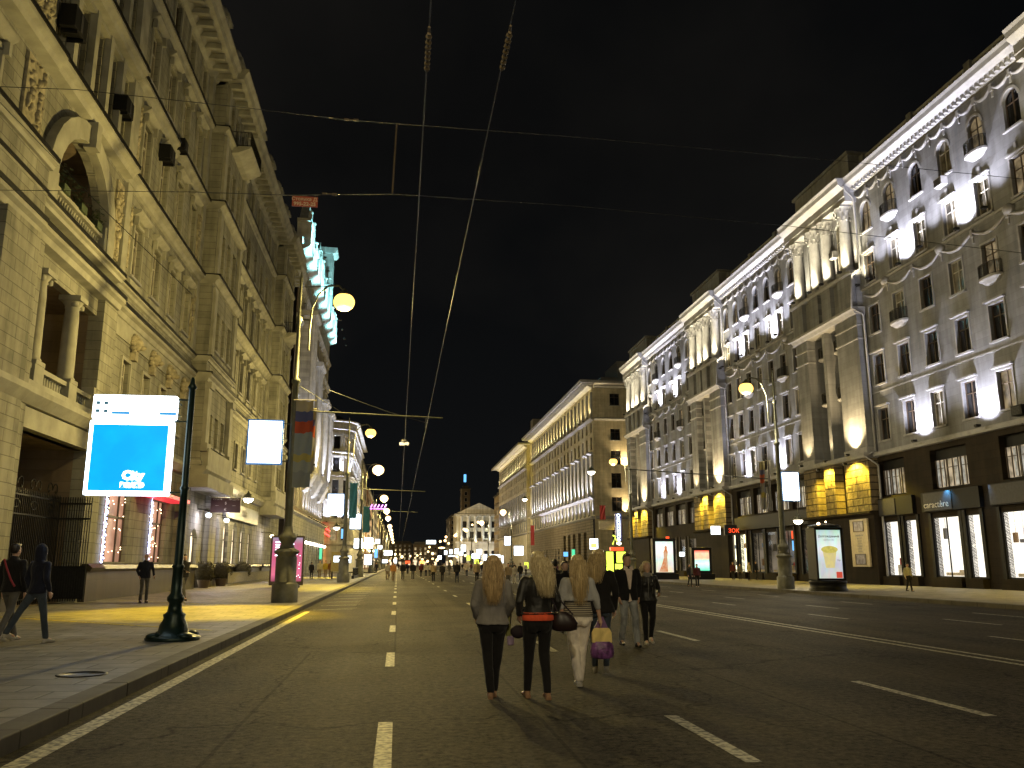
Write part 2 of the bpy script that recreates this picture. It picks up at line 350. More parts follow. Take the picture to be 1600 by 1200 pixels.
for i in range(11):
    y = 32.6 + i*3.2*(1+i*.02); mk.add([(-3.0,y,Z),(-3.0,y+.16,Z),(-1.5,y+1.5+.16,Z),(-1.5,y+1.5,Z)], [(0,1,2,3)])
    mk.add([(-3.0,y+.1,Z+.003),(-3.0,y+.24,Z+.003),(-1.6,y+.34,Z+.003),(-1.6,y+.2,Z+.003)], [(0,1,2,3)])
mk.build('parking_marking', M['paint'], kind='structure')
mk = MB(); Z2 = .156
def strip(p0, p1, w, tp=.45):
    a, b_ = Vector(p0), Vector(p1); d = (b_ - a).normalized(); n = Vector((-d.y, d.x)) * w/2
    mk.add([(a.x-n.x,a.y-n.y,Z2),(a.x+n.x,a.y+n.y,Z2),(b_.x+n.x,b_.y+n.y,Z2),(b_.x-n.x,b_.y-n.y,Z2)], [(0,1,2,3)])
strip((-12.2, 27.9), (-4.2, 21.1), .16); strip((-11.6, 38.6), (-5.4, 33.2), .16)  # edges of the light beam on the pavement, painted as flat strips
mk.build('pavement_light_edge', M['light_edge'], kind='structure')
mk = MB(); mk.lathe((-3.55, 13.4, .152), [(.33, 0), (.33, .012), (.28, .012), (.28, .006), (0.001, .006)], 24)
tag(mk.build('manhole_cover', M['dark_metal']), 'round rusty iron manhole cover in the grey pavement by the kerb', 'manhole cover')
bpy.data.objects['manhole_cover'].location = pix(128, 1054, Z=.152) - Vector((-3.55, 13.4, .152))

# ================================================================ windows
WIN = {}
def win_meshes(key, F, w, h, arch, fm, pm, sill=True, depth=.26, trim=None):
    """frame, pane, sill meshes about the middle of the opening's bottom edge"""
    if key in WIN: return WIN[key]
    fb = FB(F); d0, d1 = -depth, -depth + .07; t = .07
    top = h - (w/2 if arch else 0)
    fb.box(-w/2, -w/2 + t, 0, top, d0, d1); fb.box(w/2 - t, w/2, 0, top, d0, d1)
    fb.box(-w/2 + t, w/2 - t, 0, t, d0, d1); fb.box(-.03, .03, t, h - t if not arch else h - .05, d0, d1 + .01)
    fb.box(-w/2 + t, w/2 - t, h*.66, h*.66 + .055, d0, d1 + .005)
    if arch:
        N = 10
        for k in range(N):
            a, b_ = math.pi*k/N, math.pi*(k+1)/N
            p = [(-(w/2)*math.cos(q), top + (w/2)*math.sin(q)) for q in (a, b_)]; q_ = [(-(w/2 - t)*math.cos(q), top + (w/2 - t)*math.sin(q)) for q in (a, b_)]
            fb.add([(*p[0], d1), (*p[1], d1), (*q_[1], d1), (*q_[0], d1)], [(0, 1, 2, 3)])
    else: fb.box(-w/2 + t, w/2 - t, h - t, h, d0, d1)
    fr = fb.build('window', fm, data_only=True)
    pb = FB(F)
    if arch: pts = [(-w/2, 0, d0 + .02), (w/2, 0, d0 + .02)] + [((w/2)*math.cos(math.pi*k/10), top + (w/2)*math.sin(math.pi*k/10), d0 + .02) for k in range(11)]; pb.poly(pts)
    else: pb.poly([(-w/2, 0, d0 + .02), (w/2, 0, d0 + .02), (w/2, h, d0 + .02), (-w/2, h, d0 + .02)])
    pa = pb.build('pane', pm, data_only=True, recalc=False)
    si = None
    if sill:
        sb = FB(F); sb.box(-w/2 - .14, w/2 + .14, -.13, -.005, -.02, .16); si = sb.build('sill', trim or M['lime_trim'], data_only=True)
    WIN[key] = (fr, pa, si); return WIN[key]
def place_windows(specs, F, parent, limit=98, sill=True):
    """specs: (u, v, w, h, arch, kind, n); the first `limit` (nearest) become parts, the rest one part"""
    specs = sorted(specs, key=lambda s: s[0]); off = wloc(parent)
    kinds = {'d': (M['frame_b'], M['glass']), 'c': (M['frame_w'], M['glass2']), 'l': (M['frame_b'], M['litpane']), 'b': (M['frame_b'], M['glass'])}
    rest = []
    for i, (u, v, w, h, ar, kd, n) in enumerate(specs):
        fm, pm = kinds[kd]
        me = win_meshes((id(F), round(w, 2), round(h, 2), ar, kd), F0[id(F)], w, h, ar, fm, pm, sill)
        if i >= limit: rest.append((u, v, n, me)); continue
        o = bpy.data.objects.new('window', me[0]); COL.objects.link(o); o.parent = parent; o.location = Vector(F(u, v, n)) - off
        p = bpy.data.objects.new('pane', me[1]); COL.objects.link(p); p.parent = o
        if me[2]: s = bpy.data.objects.new('sill', me[2]); COL.objects.link(s); s.parent = o
    if rest:
        vv, ff, mi, mats = [], [], [], []
        for u, v, n, me in rest:
            L0 = Vector(F(u, v, n)) - off
            for q in me:
                if q is None: continue
                mt = q.materials[0]
                if mt not in mats: mats.append(mt)
                k = len(vv); vv += [tuple(x.co + L0) for x in q.vertices]; ff += [tuple(i + k for i in pl.vertices) for pl in q.polygons]; mi += [mats.index(mt)] * len(q.polygons)
        me = bpy.data.meshes.new('window'); me.from_pydata(vv, [], ff)
        for mt in mats: me.materials.append(mt)
        me.polygons.foreach_set('material_index', mi)
        o = bpy.data.objects.new('window', me); COL.objects.link(o); o.parent = parent; o['kind'] = 'stuff'
F0 = {}
def mkframe(kind, c):
    F = {'R': facade_R, 'L': facade_L, 'S': facade_S}[kind](c); F0[id(F)] = {'R': facade_R, 'L': facade_L, 'S': facade_S}[kind](0); return F

def railing(mb, u0, u1, v0, v1, n0, n1, step=.14):
    """balcony balusters round three sides"""
    for v in (v0 + .05, v1 - .04): mb.box(u0, u1, v, v + .04, n1 - .04, n1); mb.box(u0, u0 + .04, v, v + .04, n0, n1 - .04); mb.box(u1 - .04, u1, v, v + .04, n0, n1 - .04)
    k = int((u1 - u0) / step)
    for i in range(k + 1):
        u = u0 + (u1 - u0 - .03)*i/k; mb.box(u, u + .025, v0, v1, n1 - .03, n1 - .005)
    for i in range(1, 5):
        n = n0 + (n1 - n0)*i/5; mb.box(u0, u0 + .025, v0, v1, n, n + .025); mb.box(u1 - .025, u1, v0, v1, n, n + .025)
def balcony(F, parent, u, v, w, d, h, rail_h, mat, n0=0.0):
    """bow-fronted slab with a moulded underside, and its iron railing"""
    N = 10; q = FB(F); crv = lambda s: [(u - w*sx*math.cos(math.pi*k/N), d*(math.sin(math.pi*k/N)**.6)*sx) for sx in (s,) for k in range(N + 1)]
    rings = []
    for s, z in ((.35, v - h), (.6, v - h*.85), (.82, v - h*.5), (.95, v - h*.4), (1.0, v - h*.3), (1.0, v - .02)): rings.append([(a, z, n0 + b_ ) for a, b_ in crv(s)])
    q.ring(rings, True, False); bo = q.build('balcony', mat, parent)
    r_ = FB(F); c = crv(.96)
    for z in (v + .03, v + rail_h - .04): r_.tube([(a, z, n0 + b_) for a, b_ in c], .022, 5)
    for i in range(N):
        for t in (0, .33, .66):
            a = c[i][0] + (c[i+1][0] - c[i][0])*t; b_ = n0 + c[i][1] + (c[i+1][1] - c[i][1])*t; r_.box(a - .012, a + .012, v, v + rail_h - .04, b_ - .012, b_ + .012)
    r_.build('railing', M['rail_iron'], bo)
def text(body, size, loc, face, mat, parent=None, name='lettering', ext=.01, align='CENTER', sx=1.0, bold=0.0):
    cu = bpy.data.curves.new(name, 'FONT'); cu.body = body; cu.size = size; cu.align_x = align; cu.align_y = 'CENTER'; cu.extrude = ext; cu.offset = bold; cu.resolution_u = 2
    me = baked(bpy.data.objects.new('t', cu)); bpy.data.curves.remove(cu)
    rz = {'S': 0, 'R': -90, 'L': 90}[face]
    me.transform(Matrix.Rotation(R(rz), 4, 'Z') @ Matrix.Rotation(R(90), 4, 'X') @ Matrix.Diagonal((sx, 1, 1, 1)))
    me.materials.clear(); me.materials.append(mat)
    o = bpy.data.objects.new(name, me); COL.objects.link(o)
    if parent is not None: o.parent = parent; o.location = Vector(loc) - wloc(parent)
    else: o.location = loc
    return o

# ================================================================ RIGHT BUILDING (lit stone block with giant columns)
FR = mkframe('R', 36.0)
rb = empty('stone_building', (36, 80, 0), 'long pale stone building on the right with three floodlit bays of giant columns', 'building')
BAYS = [(30.0, 40.3), (60.4, 70.9), (89.6, 99.6), (119.2, 129.6)]
COLS_A = [42.5 + 3.3*k for k in range(6)]
COLS_B = [72.3 + 2.7*k for k in range(7)]
COLS_C = [101.9 + 3.33*k for k in range(6)]
ROWS = [(10.75, 2.4), (15.05, 2.3), (19.05, 2.25), (23.15, 2.4), (27.4, 2.45)]
specs = []; holes = []; trimb = FB(FR)
def add_win(u, v, w, h, ar, kd, n=0.0):
    specs.append((u, v, w, h, ar, kd, n)); return (u - w/2, u + w/2, v, v + h, ar)
rnd = random.Random(3)
for ci, cols in enumerate((COLS_A, COLS_B, COLS_C)):
    w = 1.35 if ci != 1 else 1.2
    for i, u in enumerate(cols):
        for r, (v, h) in enumerate(ROWS):
            kd = rnd.choice('dddccddddl')
            if r == 3 and i in (2, 3, 4, 1): kd = 'c'
            if (ci, i, r) in ((0, 1, 2), (0, 0, 3), (0, 4, 4)): kd = 'l'
            holes.append(add_win(u, v, w, h, r == 4, kd))
            if r < 4:   # architraves and hoods
                t = .12
                trimb.box(u - w/2 - t, u - w/2, v, v + h + t, 0, .05); trimb.box(u + w/2, u + w/2 + t, v, v + h + t, 0, .05); trimb.box(u - w/2, u + w/2, v + h, v + h + t, 0, .05)
                if r in (0, 1): trimb.box(u - w/2 - .22, u + w/2 + .22, v + h + .16, v + h + .28, 0, .26)
                if r == 3:
                    trimb.box(u - w/2 - .2, u + w/2 + .2, v + h + .14, v + h + .24, 0, .2); trimb.box(u - .1, u + .1, v + h + .24, v + h + .8, 0, .12)
            else:
                N = 10; c0 = v + h - w/2
                for k in range(N):
                    a, b_ = math.pi*k/N, math.pi*(k+1)/N; r0, r1 = w/2, w/2 + .16
                    p = [(u - r1*math.cos(a), c0 + r1*math.sin(a)), (u - r1*math.cos(b_), c0 + r1*math.sin(b_)), (u - r0*math.cos(b_), c0 + r0*math.sin(b_)), (u - r0*math.cos(a), c0 + r0*math.sin(a))]
                    trimb.add([(x, y_, .06) for x, y_ in p] + [(x, y_, 0) for x, y_ in p], [(0,1,2,3),(0,1,5,4),(2,3,7,6)])
bay_holes = []
BW = [(2.9, 1.3), (5.2, 1.3), (7.6, 1.3)]
for b0, b1 in BAYS:
    for du, w in BW: holes.append(add_win(b0 + du, 25.3, w, 4.3, True, 'c'))
    for du in (4.55, 7.25):
        for r, (v, h) in enumerate(ROWS[:3]): bay_holes.append(add_win(b0 + du, v, 1.5, h + .35, r != 2, 'd', -1.3))
    holes.append((b0 + 3.32, b1 - 2.12, 10.0, 20.85, False))
wb = FB(FR); panel(wb, 30, 130, 9.95, 31.2, holes, 0, .3)
for b0, b1 in BAYS:
    c0, c1 = b0 + 3.32, b1 - 2.12; panel(wb, c0, c1, 10.0, 20.85, [h for h in bay_holes if c0 < h[0] < c1], -1.3, .3)
    for u in (c0, c1): wb.poly([(u, 10, -.3), (u, 20.85, -.3), (u, 20.85, -1.3), (u, 10, -1.3)])
    for v in (10.0, 20.85): wb.poly([(c0, v, -.3), (c1, v, -.3), (c1, v, -1.3), (c0, v, -1.3)])
wb.poly([(130, 0, 0), (130, 31.2, 0), (130, 31.2, -14), (130, 0, -14)])
wb.build('wall', M['lime'], rb, recalc=False)
# cornice and frieze
zc = 31.2
SEG = [(BAYS[0][1], BAYS[1][0]), (BAYS[1][1], BAYS[2][0]), (BAYS[2][1], BAYS[3][0])]
for a, b_ in SEG:
    trimb.prof([(0, zc), (.2, zc), (.3, zc + .2), (.45, zc + .3), (.9, zc + .55), (.95, zc + .85), (1.05, zc + 1.05), (0, zc + 1.12)], a, b_)
    trimb.prof([(0, 9.6), (.35, 9.62), (.42, 9.75), (.42, 9.93), (0, 9.96)], a, b_)
    trimb.box(a, b_, 14.42, 14.52, 0, .05)
    trimb.prof([(0, 22.75), (.12, 22.75), (.14, 22.9), (0, 22.95)], a, b_)
    k = int((b_ - a) / .45)
    for i in range(k): u = a + (i + .5)*(b_ - a)/k; trimb.box(u - .1, u + .1, zc + .02, zc + .3, .2, .5)
for bi, (b0, b1) in enumerate(BAYS):
    # entablature over the columns
    trimb.prof([(0, 30.35), (.95, 30.35), (.95, 30.75), (1.0, 30.8), (1.0, 31.4), (1.15, 31.5), (1.45, 31.75), (1.5, 32.1), (1.62, 32.3), (0, 32.4)], b0 - .25, b1 + .25)
    trimb.prof([(0, 24.25), (.9, 24.25), (1.0, 24.4), (1.0, 24.52), (0, 24.55)], b0 - .1, b1 + .1)
    trimb.prof([(0, 20.9), (.85, 20.95), (1.0, 21.2), (1.15, 21.3), (1.15, 21.5), (0, 21.55)], b0 - .15, b1 + .15)
    trimb.prof([(0, 9.55), (1.0, 9.6), (1.1, 9.75), (1.1, 9.95), (0, 9.97)], b0 - .1, b1 + .1)
    for s0, s1 in ((b0, b0 + 3.3), (b1 - 2.1, b1)):
        trimb.box(s0 - .06, s1 + .06, 20.0, 20.12, 0, .78); trimb.box(s0 - .06, s1 + .06, 18.9, 19.02, 0, .78); trimb.box(s0 - .05, s1 + .05, 9.98, 10.4, 0, .8)
trimb.build('cornice', M['lime_trim'], rb)
for b0, b1 in BAYS:
    for e0, e1, n1 in ((b0, b0 + 3.3, .7), (b1 - 2.1, b1, .7), (b0 + 5.65, b0 + 6.15, .45)):
        pb = FB(FR); pb.box(e0, e1, 10.0, 20.9, -1.3 if n1 < .5 else 0, n1); pb.build('pilaster', M['lime'], rb)
    pb = FB(FR)
    for u0, u1 in ((b0 + .1, b0 + 2.2), (b0 + 3.5, b0 + 5.0), (b0 + 5.6, b0 + 7.1), (b1 - 2.0, b1 - .1)): pb.box(u0, u1, 21.55, 24.25, 0, .85)
    pb.box(b0 + .05, b1 - .05, 21.55, 24.2, 0, .5)
    pb.build('pedestal', M['lime'], rb)
for b0, b1 in BAYS:
    for du in (1.15, 4.2, 6.35, b1 - b0 - 1.05):
        cb = FB(FR); u = b0 + du
        cb.box(u - .72, u + .72, 24.55, 24.8, -.05, 1.0)
        cb.lathe((u, 24.8, .42), [(.6, 0), (.6, .12), (.53, .2), (.55, .3), (.48, .36), (.46, .5), (.44, 2.4), (.39, 4.3), (.42, 4.36)], 24, True, .035)
        co = cb.build('column', M['lime_trim'], rb)
        kb = FB(FR)
        kb.lathe((u, 29.15, .42), [(.4, 0), (.44, .25), (.5, .5), (.58, .8), (.68, 1.0), (.72, 1.05)], 16)
        for ring, (rr, zz, sz) in enumerate(((.52, .12, .17), (.6, .45, .18), (.7, .82, .16))):
            for i in range(8):
                a = 2*math.pi*(i + ring*.5)/8; c = Vector((u + rr*math.cos(a), 29.15 + zz, .42 + rr*math.sin(a)))
                kb.add([(c.x + dx, c.y + dy, c.z + dz) for dx, dy, dz in ((sz*.6,-sz,0),(-sz*.6,-sz,0),(0,-sz,sz*.6),(0,-sz,-sz*.6),(sz*.5*math.cos(a),sz*1.1,sz*.5*math.sin(a)))], [(0,2,4),(2,1,4),(1,3,4),(3,0,4),(0,3,1,2)])
        kb.box(u - .72, u + .72, 30.2, 30.35, -.1, 1.0)
        kb.build('capital', M['lime_trim'], co)
# garlands under the cornice and under the fourth row
for a, b_ in SEG:
    for base, per, sag in ((30.85, 1.65, .42), (22.45, 3.3, .55)):
        gb = FB(FR)
        k = max(1, round((b_ - a - .6) / per)); p = (b_ - a - .6)/k
        for i in range(k):
            u0 = a + .3 + i*p
            pts = [(u0 + p*t/8, base - sag*math.sin(math.pi*t/8) + random.uniform(-.02, .02), .1) for t in range(9)]
            gb.tube(pts, [.06 + .07*math.sin(math.pi*t/8) for t in range(9)], 6)
            gb.box(u0 - .12, u0 + .12, base - .35, base + .15, 0, .16); gb.box(u0 - .06, u0 + .06, base - .75, base - .35, 0, .09)
        gb.build('garland', M['lime_trim'], rb)
for a, b_ in SEG:
    k = max(1, round((b_ - a) / 6.6))
    for i in range(k): u = a + (i + .5)*(b_ - a)/k; gb = FB(FR); gb.lathe((u, 0, 0), [(.01, 22.2), (.35, 22.3), (.45, 22.55), (.3, 22.85), (.02, 22.95)], 10); gb.build('boss', M['lime_trim'], rb)
# balconies
for cols, rows, idx in ((COLS_A, (2, 4), (1, 4)), (COLS_B, (2, 4), (1, 4)), (COLS_C, (2, 4), (1, 4))):
    for r in rows:
        for i in idx:
            u = cols[i]; v = ROWS[r][0]
            balcony(FR, rb, u, v, .95, .55, .5, .85, M['lime_trim'])
for b0, b1 in BAYS:
    for v in (15.05, 19.05):
        for du in (4.55, 7.25):
            balcony(FR, rb, b0 + du, v, .98, 1.5, .4, .95, M['lime_trim'], -1.3)
place_windows(specs, FR, rb)
# ground storey
def yy(px, py=865): return pix(px, py, X=36.0).y
SH = [(58.3, 60.15), (56.05, 57.55), (51.4, 54.3), (49.35, 50.75), (44.4, 47.5), (42.4, 43.8), (38.2, 40.9)]
SH += [(yy(b_), yy(a)) for a, b_ in ((1223, 1243), (1199, 1217), (1177, 1195), (1157, 1168), (1136, 1152))] + [(71.6, 73.6)]
SH += [(101.2, 104.0), (105.4, 107.4), (109.0, 112.0), (113.5, 118.0)]
MZ = []
for g0, w in [(57.1, 3.1), (50.2, 3.6), (43.3, 3.6), (36.6, 3.5)] + [(71.6 + i*4.35, 3.4) for i in range(4)] + [(100.4 + i*4.7, 3.7) for i in range(4)]: MZ += [(g0, g0 + w*.27), (g0 + w*.33, g0 + w*.67), (g0 + w*.73, g0 + w)]
hb = [(a, b_, .8, 4.75, False) for a, b_ in SH] + [(a, b_, 6.72, 8.5, False) for a, b_ in MZ]
MO = [(57.0, 60.3), (50.1, 53.9), (43.2, 47.0), (36.5, 40.2)] + [(71.5 + i*4.35, 75.1 + i*4.35) for i in range(4)] + [(100.3 + i*4.7, 104.2 + i*4.7) for i in range(4)]
hb = hb[:len(SH)] + [(a, b_, 6.6, 9.25, False) for a, b_ in MO]
gw = FB(FR); panel(gw, 30, 130, 0, 9.6, hb, 0, .45)
gw.build('ground_storey_wall', M['granite'], rb, recalc=False)
for b0, b1 in BAYS:
    for u0, u1 in ((b0, b0 + 3.5), (b0 + 5.2, b0 + 6.9), (b1 - 2.2, b1)): pr = FB(FR); pr.box(u0, u1, 5.6, 9.55, 0, .78); pr.build('rusticated_pier', M['rustic'], rb)
for b0, b1 in BAYS:
    pr = FB(FR); pr.box(b0 - .05, b1 + .05, 0.12, 5.3, 0, .7); pr.prof([(0, 5.3), (.95, 5.3), (1.05, 5.4), (1.05, 5.55), (0, 5.6)], b0 - .1, b1 + .1); pr.build('stone_base', M['granite'], rb)
for i, (a, b_) in enumerate(SH):
    pr = FB(FR); pr.box(a - .12, b_ + .12, .14, .78, 0, .45); pr.build('window_ledge', M['granite'], rb)
M['shop_dark'] = plain('dark_shopfront_metal', (.008, .008, .009), .6, 0, spec=.2)
for a, b_ in SH:
    sh = FB(FR)
    for x0, x1, y0, y1 in ((a, a + .07, .8, 4.75), (b_ - .07, b_, .8, 4.75), (a + .07, b_ - .07, .8, .87), (a + .07, b_ - .07, 4.68, 4.75)): sh.box(x0, x1, y0, y1, -.1, .03)
    sh.box(a + (b_ - a)*.5 - .02, a + (b_ - a)*.5 + .02, .87, 4.68, -.08, 0) if b_ - a > 2 and int(a) % 2 else None
    sh.box(a - .3, a, .78, 5.05, .001, .12); sh.box(b_, b_ + .3, .78, 5.05, .001, .12)
    sh.build('shopfront_frame', M['shop_dark'], rb)
# shop interiors: glowing rooms behind the glass
M['shopglow'] = emit('shop_interior_glow', (1, .93, .80), 1.9, .35, .9); M['shopglow2'] = emit('shop_interior_yellow', (1, .93, .6), 3.0, .3, 1.2)
M['shopdim'] = emit('shop_interior_dim', (.34, .28, .2), .55, .75, .9); M['curtain'] = emit('lit_curtain', (.95, .75, .5), .55, .75, 1.6)
M['curtain_w'] = emit('white_lit_curtain', (.9, .85, .72), .5, .6, 2.2)
def room(holes_, mat, dep=1.5, z0=.8, z1=4.75, nm='shop_interior'):
    q = FB(FR)
    for a, b_ in holes_:
        q.poly([(a - .3, z0, -dep), (b_ + .3, z0, -dep), (b_ + .3, z1, -dep), (a - .3, z1, -dep)])
        for u in (a, b_): q.poly([(u, z0, -dep), (u, z0, -.12), (u, z1, -.12), (u, z1, -dep)])
        for v in (z0, z1): q.poly([(a, v + .01*(1 if v == z0 else -1), -dep), (b_, v + .01*(1 if v == z0 else -1), -dep), (b_, v + .01*(1 if v == z0 else -1), -.12), (a, v + .01*(1 if v == z0 else -1), -.12)])
    return q.build(nm, mat, rb, recalc=False)
room(SH[:7], M['shopglow']); room(SH[10:12], M['shopglow2']); room(SH[7:10] + SH[12:], M['shopdim'])
for a, b_ in MO: q = FB(FR); q.poly([(a, 6.6, -.44), (b_, 6.6, -.44), (b_, 9.25, -.44), (a, 9.25, -.44)]); q.build('mezzanine_backing', M['shop_dark'], rb, recalc=False)
for i, (a, b_) in enumerate(MZ):
    w = b_ - a; q = FB(FR); q.poly([(a, 6.72, -.4), (b_, 6.72, -.4), (b_, 8.55, -.4), (a, 8.55, -.4)]); wo = q.build('mezzanine_window', M['curtain'] if i % 4 != 2 else M['shopdim'], rb, recalc=False)
    q = FB(FR); q.box(a + w*.12, a + w*.42, 6.8, 8.45, -.37, -.35)
    if i % 2: q.box(b_ - w*.3, b_ - .05, 6.8, 8.45, -.37, -.35)
    q.build('curtain', M['curtain_w'], wo)
    q = FB(FR)
    for x in (a, (a + b_)/2 - .03, b_ - .06): q.box(x, x + .06, 6.72, 8.55, -.33, -.27)
    q.box(a, b_, 7.95, 8.0, -.32, -.28); q.build('frame', M['frame_b'], wo)
# things on show in the windows: shelves, hanging panels, boxes
rd = random.Random(12); cols_ = [plain('display_' + n_, c_, .6) for n_, c_ in (('tan', (.35, .22, .12)), ('red', (.4, .03, .03)), ('grey', (.12, .12, .13)), ('cream', (.5, .42, .3)), ('blue', (.06, .12, .3)))]
for a, b_ in SH:
    w = b_ - a
    for k in range(int(2 + w*1.3)):
        u = rd.uniform(a + .1, b_ - .45); v = rd.choice((.95, .95, 1.5, 2.2, 2.9, 3.3)); ww = rd.uniform(.15, .5); hh = rd.uniform(.2, .75); n_ = rd.uniform(-1.35, -.5)
        q = FB(FR); q.box(u, min(u + ww, b_ - .05), v, v + hh, n_, n_ + .06 + .2*rd.random())
        if v > 1: q.box(u + ww*.45, u + ww*.5, v + hh, 4.7, n_ + .01, n_ + .03)
        q.build('window_display', rd.choice(cols_), rb)
    if w > 2: q = FB(FR); q.box(a + .3, b_ - .3, .9, 1.1, -1.3, -.4); q.box(a + .2, a + .22, 1.1, 3.4, -1.3, -.5); q.build('display_stand', cols_[3], rb)
# glass panes of the shops
def shop_glass():
    m, N, L, b = nodes_of('shop_glass'); tr = N.new('ShaderNodeBsdfTransparent'); gl = N.new('ShaderNodeBsdfGlossy'); gl.inputs['Roughness'].default_value = .03
    mx = N.new('ShaderNodeMixShader'); fr = N.new('ShaderNodeFresnel'); fr.inputs['IOR'].default_value = 1.45
    mx.inputs[0].default_value = .05; L.new(tr.outputs[0], mx.inputs[1]); L.new(gl.outputs[0], mx.inputs[2]); L.new(mx.outputs[0], N['Material Output'].inputs['Surface']); return m
M['shopglass'] = shop_glass()
for a, b_ in SH:
    q = FB(FR); q.poly([(a + .07, .87, -.05), (b_ - .07, .87, -.05), (b_ - .07, 4.68, -.05), (a + .07, 4.68, -.05)]); q.build('shop_window', M['shopglass'], rb, recalc=False)
# sign bands
for a, b_ in ((56.0, 60.3), (48.9, 54.9), (41.8, 48.0), (35, 41), (71.2, 88.5)): q = FB(FR); q.box(a, b_, 5.12, 6.42, .05, .32); q.build('sign_band', M['shop_dark'], rb)
M['signgrey'] = plain('grey_sign_face', (.04, .04, .046), .5, spec=.2)
for a, b_ in ((58.1, 60.2), (44.6, 47.9), (51.6, 54.6)): q = FB(FR); q.box(a, b_, 5.18, 6.36, .321, .36); sp_ = q.build('sign_panel', M['signgrey'], rb)
M['letter'] = plain('pale_letters', (.55, .53, .5), .5)
text('caractère', .62, FR(53.25, 5.55, .37), 'R', M['letter'], sp_, sx=1.15)
# roof parapet, attic blocks
q = FB(FR)
for b0, b1 in BAYS: q.box(b0 + .6, b1 - .3, 32.4, 34.9, -3.0, -.1); q.box(b0 + .4, b1 - .1, 34.9, 35.15, -3.2, .1)
q.box(30, 130, 32.3, 32.5, -14, -.05)
for a, b_ in SEG:
    k = max(1, round((b_ - a)/6))
    for i in range(k + 1): u = a + i*(b_ - a)/k; q.box(u - .3, u + .3, 32.5, 34.6, -1.5, -.9)
q.build('attic', M['lime'], rb)
for a, b_ in SEG:
    q = FB(FR); q.box(a, b_, 34.3, 34.5, -1.3, -1.1); q.box(a, b_, 32.7, 32.85, -1.3, -1.1); u = a + .2
    while u < b_: q.box(u, u + .12, 32.85, 34.3, -1.25, -1.15); u += .42
    q.build('roof_railing', M['lime_trim'], rb)
q = FB(FR)
for b0, b1 in BAYS[1:]:
    u = b0 - .3; q = FB(FR); q.tube([(u, 31.6, 1.0), (u, 31.2, .9), (u, 30.6, .25), (u, 24.6, .25), (u, 24.0, 1.0), (u, 21.3, 1.2), (u, 20.8, .25), (u, 10.1, .25), (u, 9.6, 1.1), (u, 9.0, .15), (u, .6, .15), (u, .3, .3)], .09, 8)
    q.build('drainpipe', M['lime_trim'], rb)

# floodlights of the right building
class FX:
    """floodlight housings: one part each, sharing a mesh"""
    me = None
    def __init__(s): s.p = []
    def build(s, name, mat, parent):
        if FX.me is None:
            b = MB(); b.box(-.16, .16, -.12, .12, -.26, -.12); b.box(-.03, .03, -.2, .2, -.3, -.26); FX.me = b.build(name, mat, data_only=True)
        for p in s.p: o = bpy.data.objects.new(name, FX.me); COL.objects.link(o); o.parent = parent; o.location = Vector(p) - wloc(parent)
def fixture(mb, p): mb.p.append(tuple(p))
fx = FX(); WARM = (1, .74, .36); WHITE = (.92, .9, 1.0); YEL = (1, .7, .06); CRM = (1, .86, .55)
def up(u, v, n, tn, h, power, col, ang, blend=.5, rad=.14):
    p = FR(u, v, n); spot_light(p, FR(u, v + h, tn), power, col, ang, blend, rad); fixture(fx, p)
K = 1.1
for cols in (COLS_A, COLS_B, COLS_C):
    for i in ((1, 3) if len(cols) == 6 else (1, 4)):
        u = (cols[i] + cols[i+1])/2; sc_ = 1.0
        up(u, 10.15, .95, .0, 4.5, 3300*K, WHITE, 135, .9, .2)
        up(u, 23.0, .85, .1, 5, 5200*K, WHITE, 125, .9, .2)
    for i in ((0, 2, 4) if len(cols) == 6 else (0, 2, 3, 5)):  # weaker spots added at the other piers to spread the upper wash
        u = (cols[i] + cols[i+1])/2; up(u, 23.0, 1.3, .1, 7.5, 1700*K, WHITE, 75, .9, .2)
for bi, (b0, b1) in enumerate(BAYS):
    for du in (1.15, 4.2, 6.35, b1 - b0 - 1.05): up(b0 + du - .55, 24.75, 1.45, .7, 4.5, 2400*K, CRM, 110, .9)
    up(b0 + 1.65, 10.15, 1.5, .7, 4.0, 5500*K, WARM, 110, .8)
    up(b1 - 1.05, 10.15, 1.5, .7, 3.5, 1500*K, WARM, 80, .8)
    up(b0 + 5.9, 10.15, 1.1, .45, 3.5, 1000*K, WARM, 60, .8)
    for du in (1.75, 6.05): up(b0 + du, 9.45, 1.7, .9, -3.2, 9000*K, YEL, 140, .6)
    up(b0 - .9, 23.2, .9, .05, 5, 1800*K, CRM, 90, .8)
fx.build('floodlight', M['dark_metal'], rb)
for (px, py, lab) in ((1468, 285, 'pale air conditioner under an arched window near the top right of the stone building'), (1592, 641, 'dark air conditioner by the lowest row of windows at the right edge'), (1300, 400, 'air conditioner beside the columns of the nearest bay')):
    p = pix(px, py, X=35.7); t = empty('air_conditioner', p, lab, 'air conditioner', 'air conditioners on the stone building'); q = MB(); q.box(p.x - .18, p.x + .3, p.y - .45, p.y + .45, p.z - .3, p.z + .3); q.build('casing', M['lime_trim'] if px != 1592 else M['shop_dark'], t, bevel=.02)
    q = MB(); [q.box(p.x - .21, p.x - .181, p.y - .35, p.y + .35, p.z - .24 + k*.08, p.z - .2 + k*.08) for k in range(6)]; q.build('grille', M['dark_metal'], t)
# coloured spot on the sign panel
spot_light(FR(51.9, 6.6, .62), FR(51.9, 5.9, .36), 260, (.12, .55, 1), 110, .8)
spot_light(FR(48.0, 6.6, .62), FR(48.0, 5.9, .36), 60, (.3, .6, 1), 90, .8)
